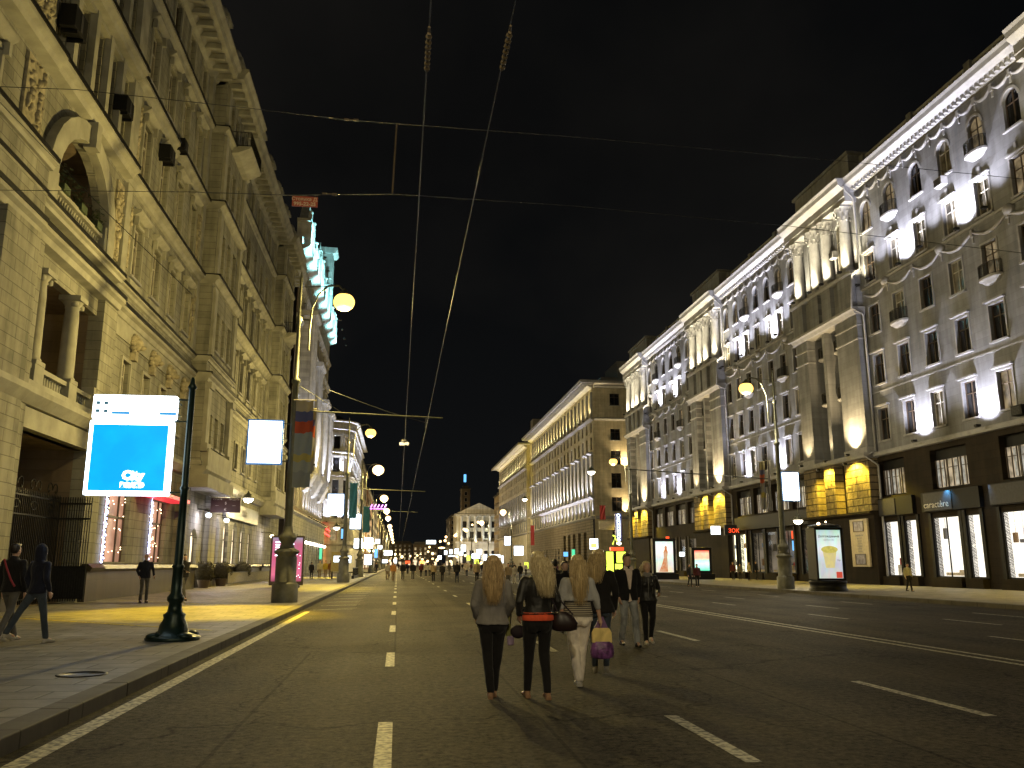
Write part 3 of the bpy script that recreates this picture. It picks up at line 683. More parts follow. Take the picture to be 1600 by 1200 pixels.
# ================================================================ LEFT BUILDING
FL = mkframe('L', -13.0)
lb = empty('apartment_building', (-13, 50, 0), 'tall beige ornamented building on the left with an arched loggia over an iron gate', 'building')
specs = []; holes = []; tr = FB(FL)
def arc_trim(mb, u, c0, r0, r1, n, n0=0):
    N = 14
    for k in range(N):
        a, b_ = math.pi*k/N, math.pi*(k+1)/N
        p = [(u - r1*math.cos(a), c0 + r1*math.sin(a)), (u - r1*math.cos(b_), c0 + r1*math.sin(b_)), (u - r0*math.cos(b_), c0 + r0*math.sin(b_)), (u - r0*math.cos(a), c0 + r0*math.sin(a))]
        mb.add([(x, y_, n) for x, y_ in p] + [(x, y_, n0) for x, y_ in p], [(0,1,2,3),(0,1,5,4),(2,3,7,6)])
def surround(u, v, w, h, hood=True, sill_=False):
    t = .16
    tr.box(u - w/2 - t, u - w/2, v - .1, v + h + t, 0, .09); tr.box(u + w/2, u + w/2 + t, v - .1, v + h + t, 0, .09); tr.box(u - w/2, u + w/2, v + h, v + h + t, 0, .09)
    if hood: tr.prof([(0, v + h + .3), (.12, v + h + .32), (.38, v + h + .5), (.4, v + h + .6), (0, v + h + .66)], u - w/2 - .3, u + w/2 + .3); [tr.box(u + s*(w/2 + .12) - .09, u + s*(w/2 + .12) + .09, v + h - .15, v + h + .31, .05, .26) for s in (-1, 1)]
pt_ = FB(FL)
# portal: gate, loggia, arch
GATE = (30.2, 36.9, .15, 6.2); LOG = (30.2, 36.9, 8.5, 12.0)
holes += [(*GATE, False), (30.7, 36.3, 14.4, 18.1, True)]
big = [(30.2, 36.9, 8.5, 12.0, False)]
PIER1 = [(53.6, 61.6), (83.5, 91.0)]
colsL = [u for u in (41.2, 44.45, 47.7, 50.95) ] + [62.9 + 3.3*k for k in range(7) if 62.9 + 3.3*k < 82.6] + [92.6, 95.3]
rnd = random.Random(11)
FLOORS = [(9.0, 2.0, 1.15), (15.1, 2.6, 1.35), (20.1, 3.0, 1.35), (25.4, 2.9, 1.35), (30.4, 2.2, 1.25)]
for u in colsL:
    for r, (v, h, w) in enumerate(FLOORS):
        holes.append((u - w/2, u + w/2, v, v + h, r == 3 and u > 60)); specs.append((u, v, w, h, r == 3 and u > 60, rnd.choice('ccdc'), 0))
        if not (r == 3 and u > 60): surround(u, v, w, h, r in (1, 2, 3))
        if r in (1, 2, 3): tr.box(u - w/2 - .25, u + w/2 + .25, v - .9, v - .25, 0, .14)
for u in (30.3, 32.2, 33.9, 35.6, 37.3):     # slender windows above the arch
    for v, h in ((20.3, 3.2), (25.4, 2.9), (30.4, 2.2)): 
        holes.append((u - .5, u + .5, v, v + h, False)); specs.append((u, v, 1.0, h, False, 'c', 0))
        tr.box(u + .62, u + 1.0, v - .3, v + h + .3, 0, .3)
        tr.box(u - .6, u + .62, v + h + .12, v + h + .3, 0, .25)
for p0, p1 in PIER1:
    for r, (v, h, w) in enumerate(FLOORS[1:], 1):
        pass
for u in (18.5, 22.0, 25.6):
    for r, (v, h, w) in enumerate(FLOORS): holes.append((u - w/2, u + w/2, v, v + h, False)); specs.append((u, v, w, h, False, 'c', 0)); surround(u, v, w, h)
GW = [(40.3, 43.9), (47.4, 50.6)]
for a, b_ in GW: holes.append((a, b_, 1.75, 5.0, False))
SL = [(a, a + 1.9) for a in (63.6, 67.0, 70.6, 74.3, 78.0)]
for a, b_ in SL: holes.append((a, b_, .9, 4.9, True))
holes.append((56.6, 58.6, .15, 3.9, True))
wb = FB(FL); panel(wb, 12, 97, 0, 33.4, holes + big, 0, .32)
wb.poly([(97, 0, 0), (97, 33.4, 0), (97, 33.4, -12), (97, 0, -12)])
wb.build('wall', M['beige'], lb, recalc=False)
# recesses: gate passage, loggia, arch
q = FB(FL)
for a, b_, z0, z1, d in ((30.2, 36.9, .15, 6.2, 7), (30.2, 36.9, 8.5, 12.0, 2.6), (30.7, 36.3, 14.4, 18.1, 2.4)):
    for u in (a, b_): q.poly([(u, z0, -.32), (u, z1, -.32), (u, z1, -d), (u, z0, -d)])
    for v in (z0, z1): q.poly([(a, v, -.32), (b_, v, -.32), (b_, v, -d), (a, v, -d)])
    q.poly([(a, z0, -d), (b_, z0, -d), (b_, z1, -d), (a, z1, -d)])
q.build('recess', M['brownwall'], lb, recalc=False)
# courses / ledges
fl_ = FB(FL)
def ledge(u0, u1, v, d, h=.5, n=0):
    d *= .78
    if n > .5: u0 -= .06; u1 += .06
    fl_.box(u0, u1, v + h + .045, v + h + .085, 0, n + d + .05); fl_.box(u0, u1, v + h*.86, v + h + .045, n + d + .004, n + d + .05)
    tr.prof([(0, v), (n + d*.35, v + h*.1), (n + d*.55, v + h*.45), (n + d, v + h*.6), (n + d, v + h*.9), (n + d*.85, v + h), (0, v + h + .04)], u0, u1)
sections = [(12, 29.6, .3), (29.6, 38.6, .25), (38.6, 53.6, 0), (53.6, 61.6, .9), (61.6, 83.5, 0), (83.5, 91.0, .9), (91.0, 97, 0)]
for a, b_, n in sections:
    for v, d, h in ((12.7, .45, .6), (14.0, .3, .35), (19.05, .5, .6), (24.1, .5, .55), (29.5, .4, .45)): ledge(a, b_, v, d, h, n)
    if n > .5: a -= .05; b_ += .05
    tr.prof([(0, 6.9), (n + .2, 6.95), (n + .45, 7.3), (n + .45, 7.5), (0, 7.55)], a, b_)
    for v in (8.2,): tr.box(a, b_, 7.55, 7.85, 0, n + .12)
# great cornice
for a, b_, n in sections:
    tr.prof([(0, 32.9), (n*.5 + .25, 33.0), (n*.5 + .45, 33.35), (n*.5 + 1.45, 33.5), (n*.5 + 1.55, 33.85), (n*.5 + 1.75, 34.1), (n*.5+1.75, 34.25), (0, 34.5)], a, b_)
    k = int((b_ - a)/1.1)
    for i in range(k): u = a + (i+.5)*(b_-a)/k; tr.box(u - .14, u + .14, 33.02, 33.38, n*.5 + .3, n*.5 + 1.25)
tr.box(12, 97, 34.4, 36.0, -.4, .3)
for u in (40, 43.5, 47, 52, 57, 62, 67.5, 73, 78.5, 84, 89.5, 95):
    tr.box(u - .55, u + .55, 34.4, 36.6, .2, 1.0); tr.box(u - .7, u + .7, 36.6, 36.85, .1, 1.15); tr.lathe((u, 36.85, .6), [(.2, 0), (.38, .25), (.32, .6), (.12, .9), (.02, 1.0)], 10)
# projecting portico left of the arch and its heavy entablature
pt_.box(12, 29.6, 13.3, 15.2, 0, .5); ledge(12, 29.75, 15.2, .3, .4, .5)
pt_.box(27.0, 29.6, .15, 12.8, 0, .5)
# loggia columns and portal frame
arc_trim(tr, 33.5, 15.3, 2.8, 3.6, .35)
tr.box(29.9, 30.7, 14.3, 15.3, 0, .35); tr.box(36.3, 37.1, 14.3, 15.3, 0, .35); tr.box(33.25, 33.75, 17.95, 19.05, .1, .6)
pt_.box(29.6, 30.2, .15, 12.7, 0, .4); pt_.box(36.9, 38.6, .15, 12.7, 0, .3)
tr.box(30.2, 36.9, 6.2, 6.9, -.3, .35)
# engaged column pier between ground window and shops
for p0, p1 in PIER1:
    for e in (p0 + .5, p1 - .5): tr.box(e - .45, e + .45, 8.9, 12.4, .9, 1.15); tr.box(e - .55, e + .55, 12.3, 12.7, .9, 1.3); tr.box(e - .55, e + .55, 8.4, 8.9, .9, 1.3)
    for e in (p0 + .6, p1 - .6):
        for v0, v1 in ((14.5, 18.9), (19.8, 24.0), (24.8, 29.4), (30.0, 32.9)): tr.box(e - .4, e + .4, v0, v1, .9, 1.08)
    tr.box(p0 + .2, p1 - .2, 7.5, 8.6, .5, 1.35); tr.box(p0 - .1, p1 + .1, 6.2, 7.0, 0, 1.5)
for a in (38.9, 52.9, 62.0, 82.9): 
    for v0, v1 in ((14.5, 18.9), (19.8, 24.0), (24.8, 29.4), (30.0, 32.9)): tr.box(a - .35, a + .35, v0, v1, 0, .22)
tr.box(39.1, 53.2, 11.9, 12.75, 0, .06)
tr.build('cornice', M['beige_trim'], lb); pt_.build('portico', M['beige'], lb); fl_.build('ledge_flashing', M['dark_metal'], lb)
ph = []
for p0, p1 in PIER1:
    q = FB(FL)
    # body of the projecting bay: front with windows
    hs = []
    for u in (p0 + 2.1, (p0 + p1)/2, p1 - 2.1):
        for r, (v, h, w) in enumerate(FLOORS): hs.append((u - .55, u + .55, v, v + h, False)); ph.append((u, v, 1.1, h, False, rnd.choice('ccd'), .9))
    panel(q, p0, p1, 7.0, 33.2, hs, .9, .3)
    for u in (p0, p1): q.poly([(u, 7.0, 0), (u, 7.0, .9), (u, 33.2, .9), (u, 33.2, 0)])
    q.build('oriel', M['beige'], lb, recalc=False)
for a, b_ in ((52.4, 54.4), (60.4, 62.6)): q = FB(FL); q.box(a, b_, 0.1, 6.4, 0, .35); q.build('pier', M['beige'], lb)
place_windows(specs + ph, FL, lb)
# carved relief panels
for a, b_, z0, z1 in ((28.0, 29.5, 16.0, 18.8), (37.6, 38.5, 15.0, 18.6), (26, 29.5, 20.2, 23.6), (38.7, 39.9, 20.2, 23.4), (38.7, 39.9, 15.2, 18.2), (52.2, 53.3, 15.0, 18.4), (52.2, 53.3, 20.2, 23.6), (54.3, 55.2, 25.2, 28.8)):
    q = FB(FL); q.box(a, b_, z0, z1, .0, .1)
    r2 = random.Random(int(a*10))
    for i in range(int((b_-a)*(z1-z0)*9)):
        u, v = r2.uniform(a + .1, b_ - .1), r2.uniform(z0 + .1, z1 - .1); s = r2.uniform(.06, .16)
        q.ball((u, v, .1), (s, s*r2.uniform(.7, 1.6), .12), 7, 4)
    rel = q.build('relief_panel', M['relief'], lb)
# lion heads above the mezzanine windows
for u in (41.9, 45.1, 48.4, 51.6):
    q = FB(FL); q.ball((u, 12.0, .25), (.3, .34, .3), 12, 8); q.ball((u, 11.85, .5), (.15, .14, .2), 10, 6)
    for k in range(10): a = 2*math.pi*k/10; q.ball((u + .34*math.cos(a), 12.02 + .38*math.sin(a), .14), (.14, .15, .16), 7, 5)
    q.box(u - .2, u + .2, 11.2, 11.6, 0, .28); q.build('lion_head', M['relief'], lb)
# granite plinth
q = FB(FL); 
for a, b_, n in sections:
    if a < 36: b_ = min(b_, 29.9)
    if a in (29.6,): continue
    cuts = [(a, b_)] if not (a == 53.6) else [(53.6, 56.5), (58.7, 61.6)]
    for c, d in cuts: q.box(c, d, 0.1, 1.35, 0, .3 + n*.2); q.prof([(0, 1.35), (.42 + n*.2, 1.35), (.5 + n*.2, 1.45), (.42 + n*.2, 1.62), (0, 1.66)], c, d)
q.box(37.2, 38.6, .1, 1.35, 0, .55); q.prof([(0, 1.35), (.7, 1.35), (.78, 1.5), (.6, 1.66), (0, 1.66)], 37.1, 38.7); q.box(29.6, 30.2, .1, 1.5, .4, .6)
q.build('granite_plinth', M['plinth'], lb)
# loggia columns
for u in (31.2, 34.4):
    q = FB(FL); q.box(u - .4, u + .4, 7.55, 8.5, -.45, .3); q.box(u - .38, u + .38, 8.5, 8.65, -.4, .32)
    q.lathe((u, 8.65, -.05), [(.33, 0), (.36, .06), (.3, .14), (.3, .3), (.28, 2.4), (.25, 2.85), (.3, 2.9), (.27, 2.96), (.4, 3.15)], 20, True, .05); q.box(u - .42, u + .42, 11.8, 12.0, -.45, .38)
    for s in (-.32, .32): q.lathe((u + s, 11.66, .15), [(.01, -.1), (.13, -.08), (.13, .08), (.01, .1)], 10)
    q.build('column', M['beige_trim'], lb)
# balustrades of loggia and arch
for v, us in ((7.55, (30.3, 36.8)), (14.4, (30.8, 36.2))):
    q = FB(FL); q.box(us[0], us[1], v + .78, v + .95, -.2, .2); q.box(us[0], us[1], v, v + .1, -.15, .15); u = us[0] + .15
    while u < us[1] - .1: q.lathe((u, v + .1, 0), [(.05, 0), (.09, .18), (.05, .4), (.04, .5), (.08, .66)], 8); u += .24
    for e in (us[0], us[1]): q.box(e - .16, e + .16, v, v + 1.3, -.2, .3); 
    q.build('balustrade', M['beige_trim'], lb)
# plants on the arch balcony
q = FB(FL); r2 = random.Random(5)
for c in (31.8, 33.6, 35.4):
    q.box(c - .3, c + .3, 15.3, 15.6, -.25, .3)
    for i in range(90):
        a = r2.uniform(0, 6.28); u, v, n = c + r2.gauss(0, .3), 15.6 + abs(r2.gauss(0, .35)), r2.gauss(.05, .2); s = .09
        q.add([(u, v, n), (u + s*math.cos(a), v + s, n + s*math.sin(a)), (u + s*math.cos(a+1), v + s*.3, n + s)], [(0, 1, 2)])
M['leaf'] = plain('dark_leaves', (.05, .07, .03), .6, var=.5, scale=12); q.build('balcony_plant', M['leaf'], lb, recalc=False)['kind'] = 'stuff'
# ground windows: pinkish lit, mullioned
M['pinkpane'] = emit('pink_lit_pane', (.85, .42, .26), .85, .5, .8); M['warmpane'] = emit('warm_shop_window', (1, .84, .55), 2.4, .55, 1.2)
for a, b_ in GW:
    q = FB(FL); q.poly([(a, 1.75, -.3), (b_, 1.75, -.3), (b_, 5.0, -.3), (a, 5.0, -.3)]); w = q.build('shop_window', M['pinkpane'], lb, recalc=False)
    q = FB(FL); q.box(a, b_, 3.75, 3.85, -.28, -.2)
    for u in (a, a + (b_-a)*.3, a + (b_-a)*.72, b_ - .08): q.box(u, u + .08, 1.75, 5.0, -.28, -.2)
    q.build('window_frame', M['frame_b'], w)
    q = FB(FL); r2 = random.Random(int(a))
    for i in range(26): q.ball((r2.uniform(a + .1, b_ - .1), r2.uniform(1.9, 4.9), -.2), .025, 6, 4)
    for u in (a - .05,):
        pass
    q.build('fairy_lights', M['bulb_w'], w)
for u in (40.15, 47.25):
    q = FB(FL)
    for i in range(19): q.ball((u, 1.75 + i*.17, .12 + (.03 if i % 2 else 0)), (.055, .055, .055), 8, 5)
    for i in range(6): q.ball((u + .35, 1.9 + i*.5, .08), .04, 6, 4)
    q.tube([(u, 1.7, .1), (u, 5.1, .1)], .015, 5); q.build('light_string', M['bulb_b'], lb)
q = FB(FL)
for a, b_ in SL:
    q.poly([(a, .9, -.3), (b_, .9, -.3), (b_, 4.9, -.3), (a, 4.9, -.3)])
q.poly([(56.6, .15, -.3), (58.6, .15, -.3), (58.6, 3.9, -.3), (56.6, 3.9, -.3)])
w = q.build('lit_shop_window', M['warmpane'], lb, recalc=False)
q = FB(FL)
for a, b_ in SL + [(56.6, 58.6)]:
    for u in (a, (a+b_)/2 - .04, b_ - .07): q.box(u, u + .07, .9, 4.9, -.28, -.2)
    q.box(a, b_, 3.4, 3.5, -.28, -.2)
q.build('window_frame', M['frame_b'], w)
# red awning
M['redglow'] = emit('red_sign', (1, .04, .06), .9); M['greysign'] = plain('grey_fascia', (.3, .32, .33), .4)
q = FB(FL); q.box(44.4, 51.2, 5.02, 5.22, .05, 1.1); q.build('awning', M['redglow'], lb)
q = FB(FL); q.box(66.4, 81.0, 5.1, 6.3, .02, .25); fa = q.build('fascia_sign', M['greysign'], lb)
text('COFFEE', .7, FL(74, 5.7, .27), 'L', M['letter'], fa)
# iron balcony high up
for u0, u1, v in ((56.2, 60.6, 29.95), (85.5, 89.0, 24.6)):
    bb = FB(FL); bb.prof([(.9, v - .55), (1.3, v - .5), (2.1, v - .15), (2.2, v), (.9, v)], u0, u1); bo = bb.build('balcony', M['beige_trim'], lb)
    r_ = FB(FL); railing(r_, u0 + .05, u1 - .05, v + .01, v + 1.1, .9, 2.15, .16); r_.build('railing', M['dark_metal'], bo)
q = FB(FL); q.box(12, 97, 34.5, 34.6, -12, -.4); q.build('roof', M['roof'], lb)
# wrought iron gate in the portal
gt = empty('iron_gate', (-13.6, 33.5, .15), 'tall black wrought iron gate with spear finials inside the stone portal', 'gate')
q = MB(); X = -13.6; y = 30.35
while y < 36.8:
    big_ = abs((y - 30.35) % 1.6) < .1
    h = 4.2 if not big_ else 5.0
    q.tube([(X, y, .2), (X, y, h)], .022 if not big_ else .045, 6)
    if big_: q.ball((X, y, h + .06), .1, 8, 6); q.tube([(X, y, h + .1), (X, y, h + .45)], [.06, .005], 6)
    else: q.tube([(X, y, h), (X, y, h + .18)], [.035, .004], 5)
    y += .16
for z in (.35, 1.5, 3.4, 4.1): q.box(X - .03, X + .03, 30.3, 36.8, z, z + .06)
q.build('bars', M['dark_metal'], gt)
q = MB()
for c in (31.1, 32.7, 34.3, 35.9):
    for s in (-1, 1):
        q.tube([(X, c + s*(.38*math.cos(t*.5)*(1 - t/16)), 3.75 + .25*math.sin(t*.5)*(1 - t/16) + .5*(t > 20)) for t in range(14)], .02, 5)
        q.tube([(X, c + s*(.3 - .3*math.cos(t*.45)*(1-t/14)), 4.5 + .35*math.sin(t*.45)*(1-t/14)) for t in range(14)], .02, 5)
q.build('scrollwork', M['dark_metal'], gt)
q = MB()
for z in (.3, 1.5, 3.4, 4.0): q.box(-13.6, -12.35, 36.72, 36.78, z, z + .07)
q.box(-13.6, -12.35, 36.735, 36.765, .37, 1.5)
for i in range(14): q.tube([(-13.57 + i*.093, 36.75, .2), (-13.57 + i*.093, 36.75, 4.3)], .022, 5)
q.build('open_leaf', M['dark_metal'], gt)
# air conditioners
for (px, py, sc_), lab in zip(((115, 37, 1.2), (193, 168, 1.0), (261, 242, 1.0), (108, 335, 1.1), (283, 228, .8)), ('topmost dark air conditioner box on the beige left facade', 'dark air conditioner box on the beige facade right of the slender windows above the arch', 'dark air conditioner box below the ledge in the middle of the beige facade', 'dark air conditioner hanging inside the arched loggia', 'smaller air conditioner box beside the upper windows of the beige facade')):
    p = pix(px, py, X=-12.7 if px != 108 else -13.8); t = empty('air_conditioner', (p.x, p.y, p.z), lab, 'air conditioner', 'air conditioners on the beige building')
    q = MB(); q.box(p.x - .28, p.x + .3, p.y - .5*sc_, p.y + .5*sc_, p.z - .38*sc_, p.z + .38*sc_); q.build('casing', M['shop_dark'], t, bevel=.02)
    q = MB(); q.box(p.x + .3, p.x + .32, p.y - .1, p.y + .1, p.z - .3*sc_, p.z + .3*sc_); q.build('grille', M['signgrey'], t)
    q = MB(); 
    for s in (-.3, .3): q.box(p.x - .3, p.x + .3, p.y + s - .03, p.y + s + .03, p.z - .5*sc_, p.z - .38*sc_)
    q.build('bracket', M['dark_metal'], t)

# ================================================================ LEFT: ornate building with blue-green floodlit roof
FL2 = mkframe('L', -12.4)
ob = empty('ornate_building', (-12.4, 120, 0), 'ornate dark building beyond the beige one with blue-green floodlit gables on its roof', 'building')
specs, holes = [], []; tr = FB(FL2); U0, U1 = 97.3, 143.0
us = [99.5 + 3.15*k for k in range(14)]
for i, u in enumerate(us):
    for v, h, ar in ((8.6, 3.0, False), (13.0, 2.6, False), (17.3, 2.6, False), (21.6, 2.6, False), (26, 2.6, True), (30.6, 2.6, False), (35, 2.4, True)):
        holes.append((u - .65, u + .65, v, v + h, ar)); specs.append((u, v, 1.3, h, ar, 'l' if v == 8.6 and i % 2 == 0 else 'd', 0))
        tr.box(u - .85, u - .65, v - .2, v + h + .1, 0, .1); tr.box(u + .65, u + .85, v - .2, v + h + .1, 0, .1); tr.box(u - .95, u + .95, v + h + .1, v + h + .35, 0, .25)
gl = [(u - 1.05, u + 1.05, .4, 5.2, True) for u in us]
panel(q_ := FB(FL2), U0, U1, 7.4, 38.2, holes, 0, .3); q_.poly([(U1, 0, 0), (U1, 38.2, 0), (U1, 38.2, -12), (U1, 0, -12)]); q_.build('wall', M['brownwall'], ob, recalc=False)
panel(q_ := FB(FL2), U0, U1, 0, 7.4, gl, .5, .5); q_.poly([(U0, 0, .5), (U0, 7.4, .5), (U0, 7.4, 0), (U0, 0, 0)]); q_.poly([(U0, 7.4, .5), (U1, 7.4, .5), (U1, 7.4, 0), (U0, 7.4, 0)]); q_.build('arcade', M['beige'], ob, recalc=False)
for v, d in ((7.0, .9), (12.0, .4), (20.8, .4), (29.6, .5), (34.0, .4), (38.0, 1.1)): tr.prof([(0, v), (d*.4, v + .1), (d, v + .4), (d, v + .55), (0, v + .62)], U0, U1)
tr.build('cornice', M['whitewall'], ob)
q = FB(FL2)
for u in (us[0], us[1]): q.poly([(u-1,0,0)]*0 or [(u - 1.05, .4, .02), (u + 1.05, .4, .02), (u + 1.05, 5.2, .02), (u - 1.05, 5.2, .02)])
for u in us[2:]: q.poly([(u - 1.05, .4, .02), (u + 1.05, .4, .02), (u + 1.05, 5.2, .02), (u - 1.05, 5.2, .02)])
M['arcglow'] = emit('arcade_glow', (.9, .85, .6), 1.6, .9, .5); q.build('shop_window', M['arcglow'], ob, recalc=False)
for i, u in enumerate(us[:-1]):
    q = FB(FL2); uu = u + 1.57; q.ball((uu, 4.3, .95), .2, 10, 6); q.build('wall_lamp', M['lampglass_w'], ob)
# oriels
for c, z0, z1 in ((103.5, 20, 31), (113.5, 13, 27), (124, 13, 24), (134, 13, 24)):
    q = FB(FL2); q.box(c - 2, c + 2, z0, z1, 0, 1.5); q.prof([(0, z1), (1.9, z1), (2.1, z1 + .3), (2.1, z1 + .6), (0, z1 + .7)], c - 2.5, c + 2.5); q.prof([(0, z0 - 2.2), (.4, z0 - 2), (1.5, z0), (0, z0)], c - 1.7, c + 1.7)
    for k in range(3):
        for zz in (z0 + 1, z0 + 5): q.box(c - 1.6 + k*1.2, c - .9 + k*1.2, zz, zz + 2.6, 1.5, 1.58)
    for s in (-1.9, 0, 1.9): q.lathe((c + s, z0 + .2, 1.55), [(.22, 0), (.2, z1 - z0 - .6), (.32, z1 - z0 - .2)], 8)
    q.build('oriel', M['whitewall'], ob)
# roof gables and turret
for c, w, h in ((100.5, 4, 6.0), (107.5, 3.2, 4.2), (114.5, 4.4, 6.5), (122, 3.4, 4.4), (129, 4.4, 8.2), (136, 3.4, 4.2), (141, 2.6, 4.8)):
    q = FB(FL2); q.box(c - w/2, c + w/2, 38.6, 38.6 + h*.55, -.6, .7); q.prof([(-.6, 38.6 + h*.55), (1.0, 38.6 + h*.55), (1.1, 38.6 + h*.55 + .35), (-.6, 38.6 + h*.55 + .4)], c - w/2 - .3, c + w/2 + .3)
    q.add([(c - w/2, 39 + h*.55, .6), (c + w/2, 39 + h*.55, .6), (c, 39 + h, .6), (c - w/2, 39 + h*.55, -.4), (c + w/2, 39 + h*.55, -.4), (c, 39 + h, -.4)], [(0,1,2),(3,4,5),(0,2,5,3),(1,2,5,4)])
    for s in (-1, 1): q.box(c + s*(w/2 - .2) - .25, c + s*(w/2 - .2) + .25, 38.6, 39.3 + h*.6, .7, 1.1); q.ball((c + s*(w/2 - .2), 39.6 + h*.6, .9), .3, 8, 6)
    q.box(c - .5, c + .5, 39.2, 38.6 + h*.45, .7, .95); q.build('roof_gable', M['whitewall'], ob)
q = FB(FL2); q.box(U0, U1, 38.6, 39.7, -.3, .25)
q.box(131, 133.6, 38.6, 50.0, -2.0, .9); q.prof([(-2.2, 50.0), (1.3, 50.0), (1.6, 50.5), (1.6, 50.9), (-2.2, 51)], 130.6, 134)
q.build('turret', M['whitewall'], ob)
place_windows(specs, FL2, ob, 98, False)
q = FB(FL2); q.box(U0, U1, 38.2, 38.5, -12, 0); q.build('roof', M['roof'], ob)
q = FX(); CY = (.35, .95, 1.0); VW = (.78, .82, 1.0)
for c in (99, 104, 109.5, 115, 120.5, 126, 131.5, 137, 141.5):
    p = FL2(c, 37.9, 2.8); spot_light(p, FL2(c, 41.5, .5), 5500, CY, 130, .7); fixture(q, p)
for c in (102, 113.5, 124, 134): p = FL2(c - 2.3, 13, 2.6); spot_light(p, FL2(c, 22, 1.2), 3500, VW, 80, .7); fixture(q, p)
for u in us[4:]: p = FL2(u + 1.5, 7.8, .9); spot_light(p, FL2(u + 1.5, 12, .2), 1000, VW, 90, .6); fixture(q, p)
q.build('floodlight', M['dark_metal'], ob)

# ================================================================ LEFT: white corner building with rounded corner
cbd = empty('corner_building', (-9.7, 175, 0), 'white floodlit corner building with a rounded corner beyond the side street on the left', 'building')
Yc, Xf, rad = 172.0, -9.6, 4.2
def FCORNER(u, v, n):      # u runs from the side facade (facing the viewer) round the corner and along the street
    s = u
    if s < 9: return (Xf - rad - 9 + s, Yc - n, v)
    a = (s - 9)/rad
    if a < math.pi/2: return (Xf - rad + (rad + n)*math.sin(a), Yc + rad - (rad + n)*math.cos(a), v)
    return (Xf + n, Yc + rad + (s - 9 - rad*math.pi/2), v)
tr = FB(FCORNER); wl_ = FB(FCORNER); L_ = 9 + rad*math.pi/2 + 44
hs = []; n_ = 0; sx_ = [1.6, 4.6, 7.4, 10.2, 12.4, 14.6] + [17.6 + 3*k for k in range(13)]
for u in sx_:
    for v, h in ((6.2, 2.6), (10.4, 3.0), (15, 3.0), (19.6, 2.8), (24.2, 2.6)): hs.append((u - .65, u + .65, v, v + h, False))
cuts = [(0, 9, 9)] ; panel(wl_, 0, L_, 0, 29.5, hs + [(u - .01, u + .01, .1, .11, False) for u in (9, 9.9, 10.8, 11.5, 13.3, 14.1, 15.2)], 0, .3)
wl_.build('wall', M['whitewall'], cbd, recalc=False)
rn = random.Random(4)
for h in hs: q = FB(FCORNER); q.poly([(h[0], h[2], -.25), (h[1], h[2], -.25), (h[1], h[3], -.25), (h[0], h[3], -.25)]); q.build('window', M['glass'] if rn.random() < .85 else M['litpane'], cbd, recalc=False)
def ring_ledge(v, d, h=.4):
    s = 0; 
    while s < L_ - .1:
        e = s + (.6 if 8 < s < 16 else 4.2); e = min(e, L_); tr.prof([(0, v), (d, v + h*.4), (d, v + h), (0, v + h + .05)], s, e); s = e
for v, d in ((5.2, .5), (9.4, .4), (13.9, .3), (18.6, .45), (23.3, .3), (28.0, .5), (29.5, 1.2)): ring_ledge(v, d)
for u in sx_:
    for v, h in ((6.2, 2.6), (10.4, 3.0), (15, 3.0), (19.6, 2.8), (24.2, 2.6)): tr.box(u - .95, u - .65, v - .3, v + h + .3, 0, .12); tr.box(u + .65, u + .95, v - .3, v + h + .3, 0, .12); tr.box(u - 1, u + 1, v + h + .1, v + h + .5, 0, .3)
tr.build('cornice', M['whitewall'], cbd)
q = FX()
for u in (0.2, 3.1, 6, 8.9, 11.3, 13.5, 16, 22, 28, 34, 40, 46):
    for v in (9.9, 19.1): p = FCORNER(u, v, 1.1); spot_light(p, FCORNER(u, v + 5, .1), 2600, VW, 90, .7); fixture(q, p)
q.build('floodlight', M['dark_metal'], cbd)
q = MB(); q.add([FCORNER(0, 30, 0), FCORNER(8.9, 30, 0), FCORNER(12, 30, 0), FCORNER(15.6, 30, 0), FCORNER(L_, 30, 0), (-24, Yc + 46, 30), (-24, Yc, 30), (-17, Yc + 8, 34), (-15, Yc + 40, 34)], [(0,1,7,6),(1,2,7),(2,3,7),(3,4,8,7),(4,5,8),(5,6,7,8)]); q.build('roof', M['roof'], cbd, recalc=False)
# red neon shopfront at its foot
M['neon'] = emit('red_neon', (1, .05, .04), 6); M['neon_o'] = emit('orange_neon', (1, .3, .05), 6); M['whiteglow'] = emit('white_panel', (.82, .93, 1), 3.0); M['blueglow'] = emit('blue_panel', (.15, .5, 1), 1.6); M['tealbanner'] = plain('teal_banner', (.02, .16, .24), .6)
q = FB(FCORNER); q.box(0.3, 7, 7.6, 8.1, .5, .7); q.tube([(7.5, 9.3, .8), (9.5, 7.9, .8)], .12, 6); q.tube([(7.5, 8.3, .8), (9.5, 6.9, .8)], .12, 6); q.build('neon_sign', M['neon'], cbd)
q = FB(FCORNER)
for k in range(6): q.box(6.6, 8.0, 1.3 + k*.95, 1.95 + k*.95, .5, .75)
q.build('neon_letters', M['neon_o'], cbd)
for zz in (.3,):
    q = FB(FCORNER); q.box(1, 3.6, .3, 3.8, .02, .1); q.build('lit_shop_window', M['blueglow'], cbd)

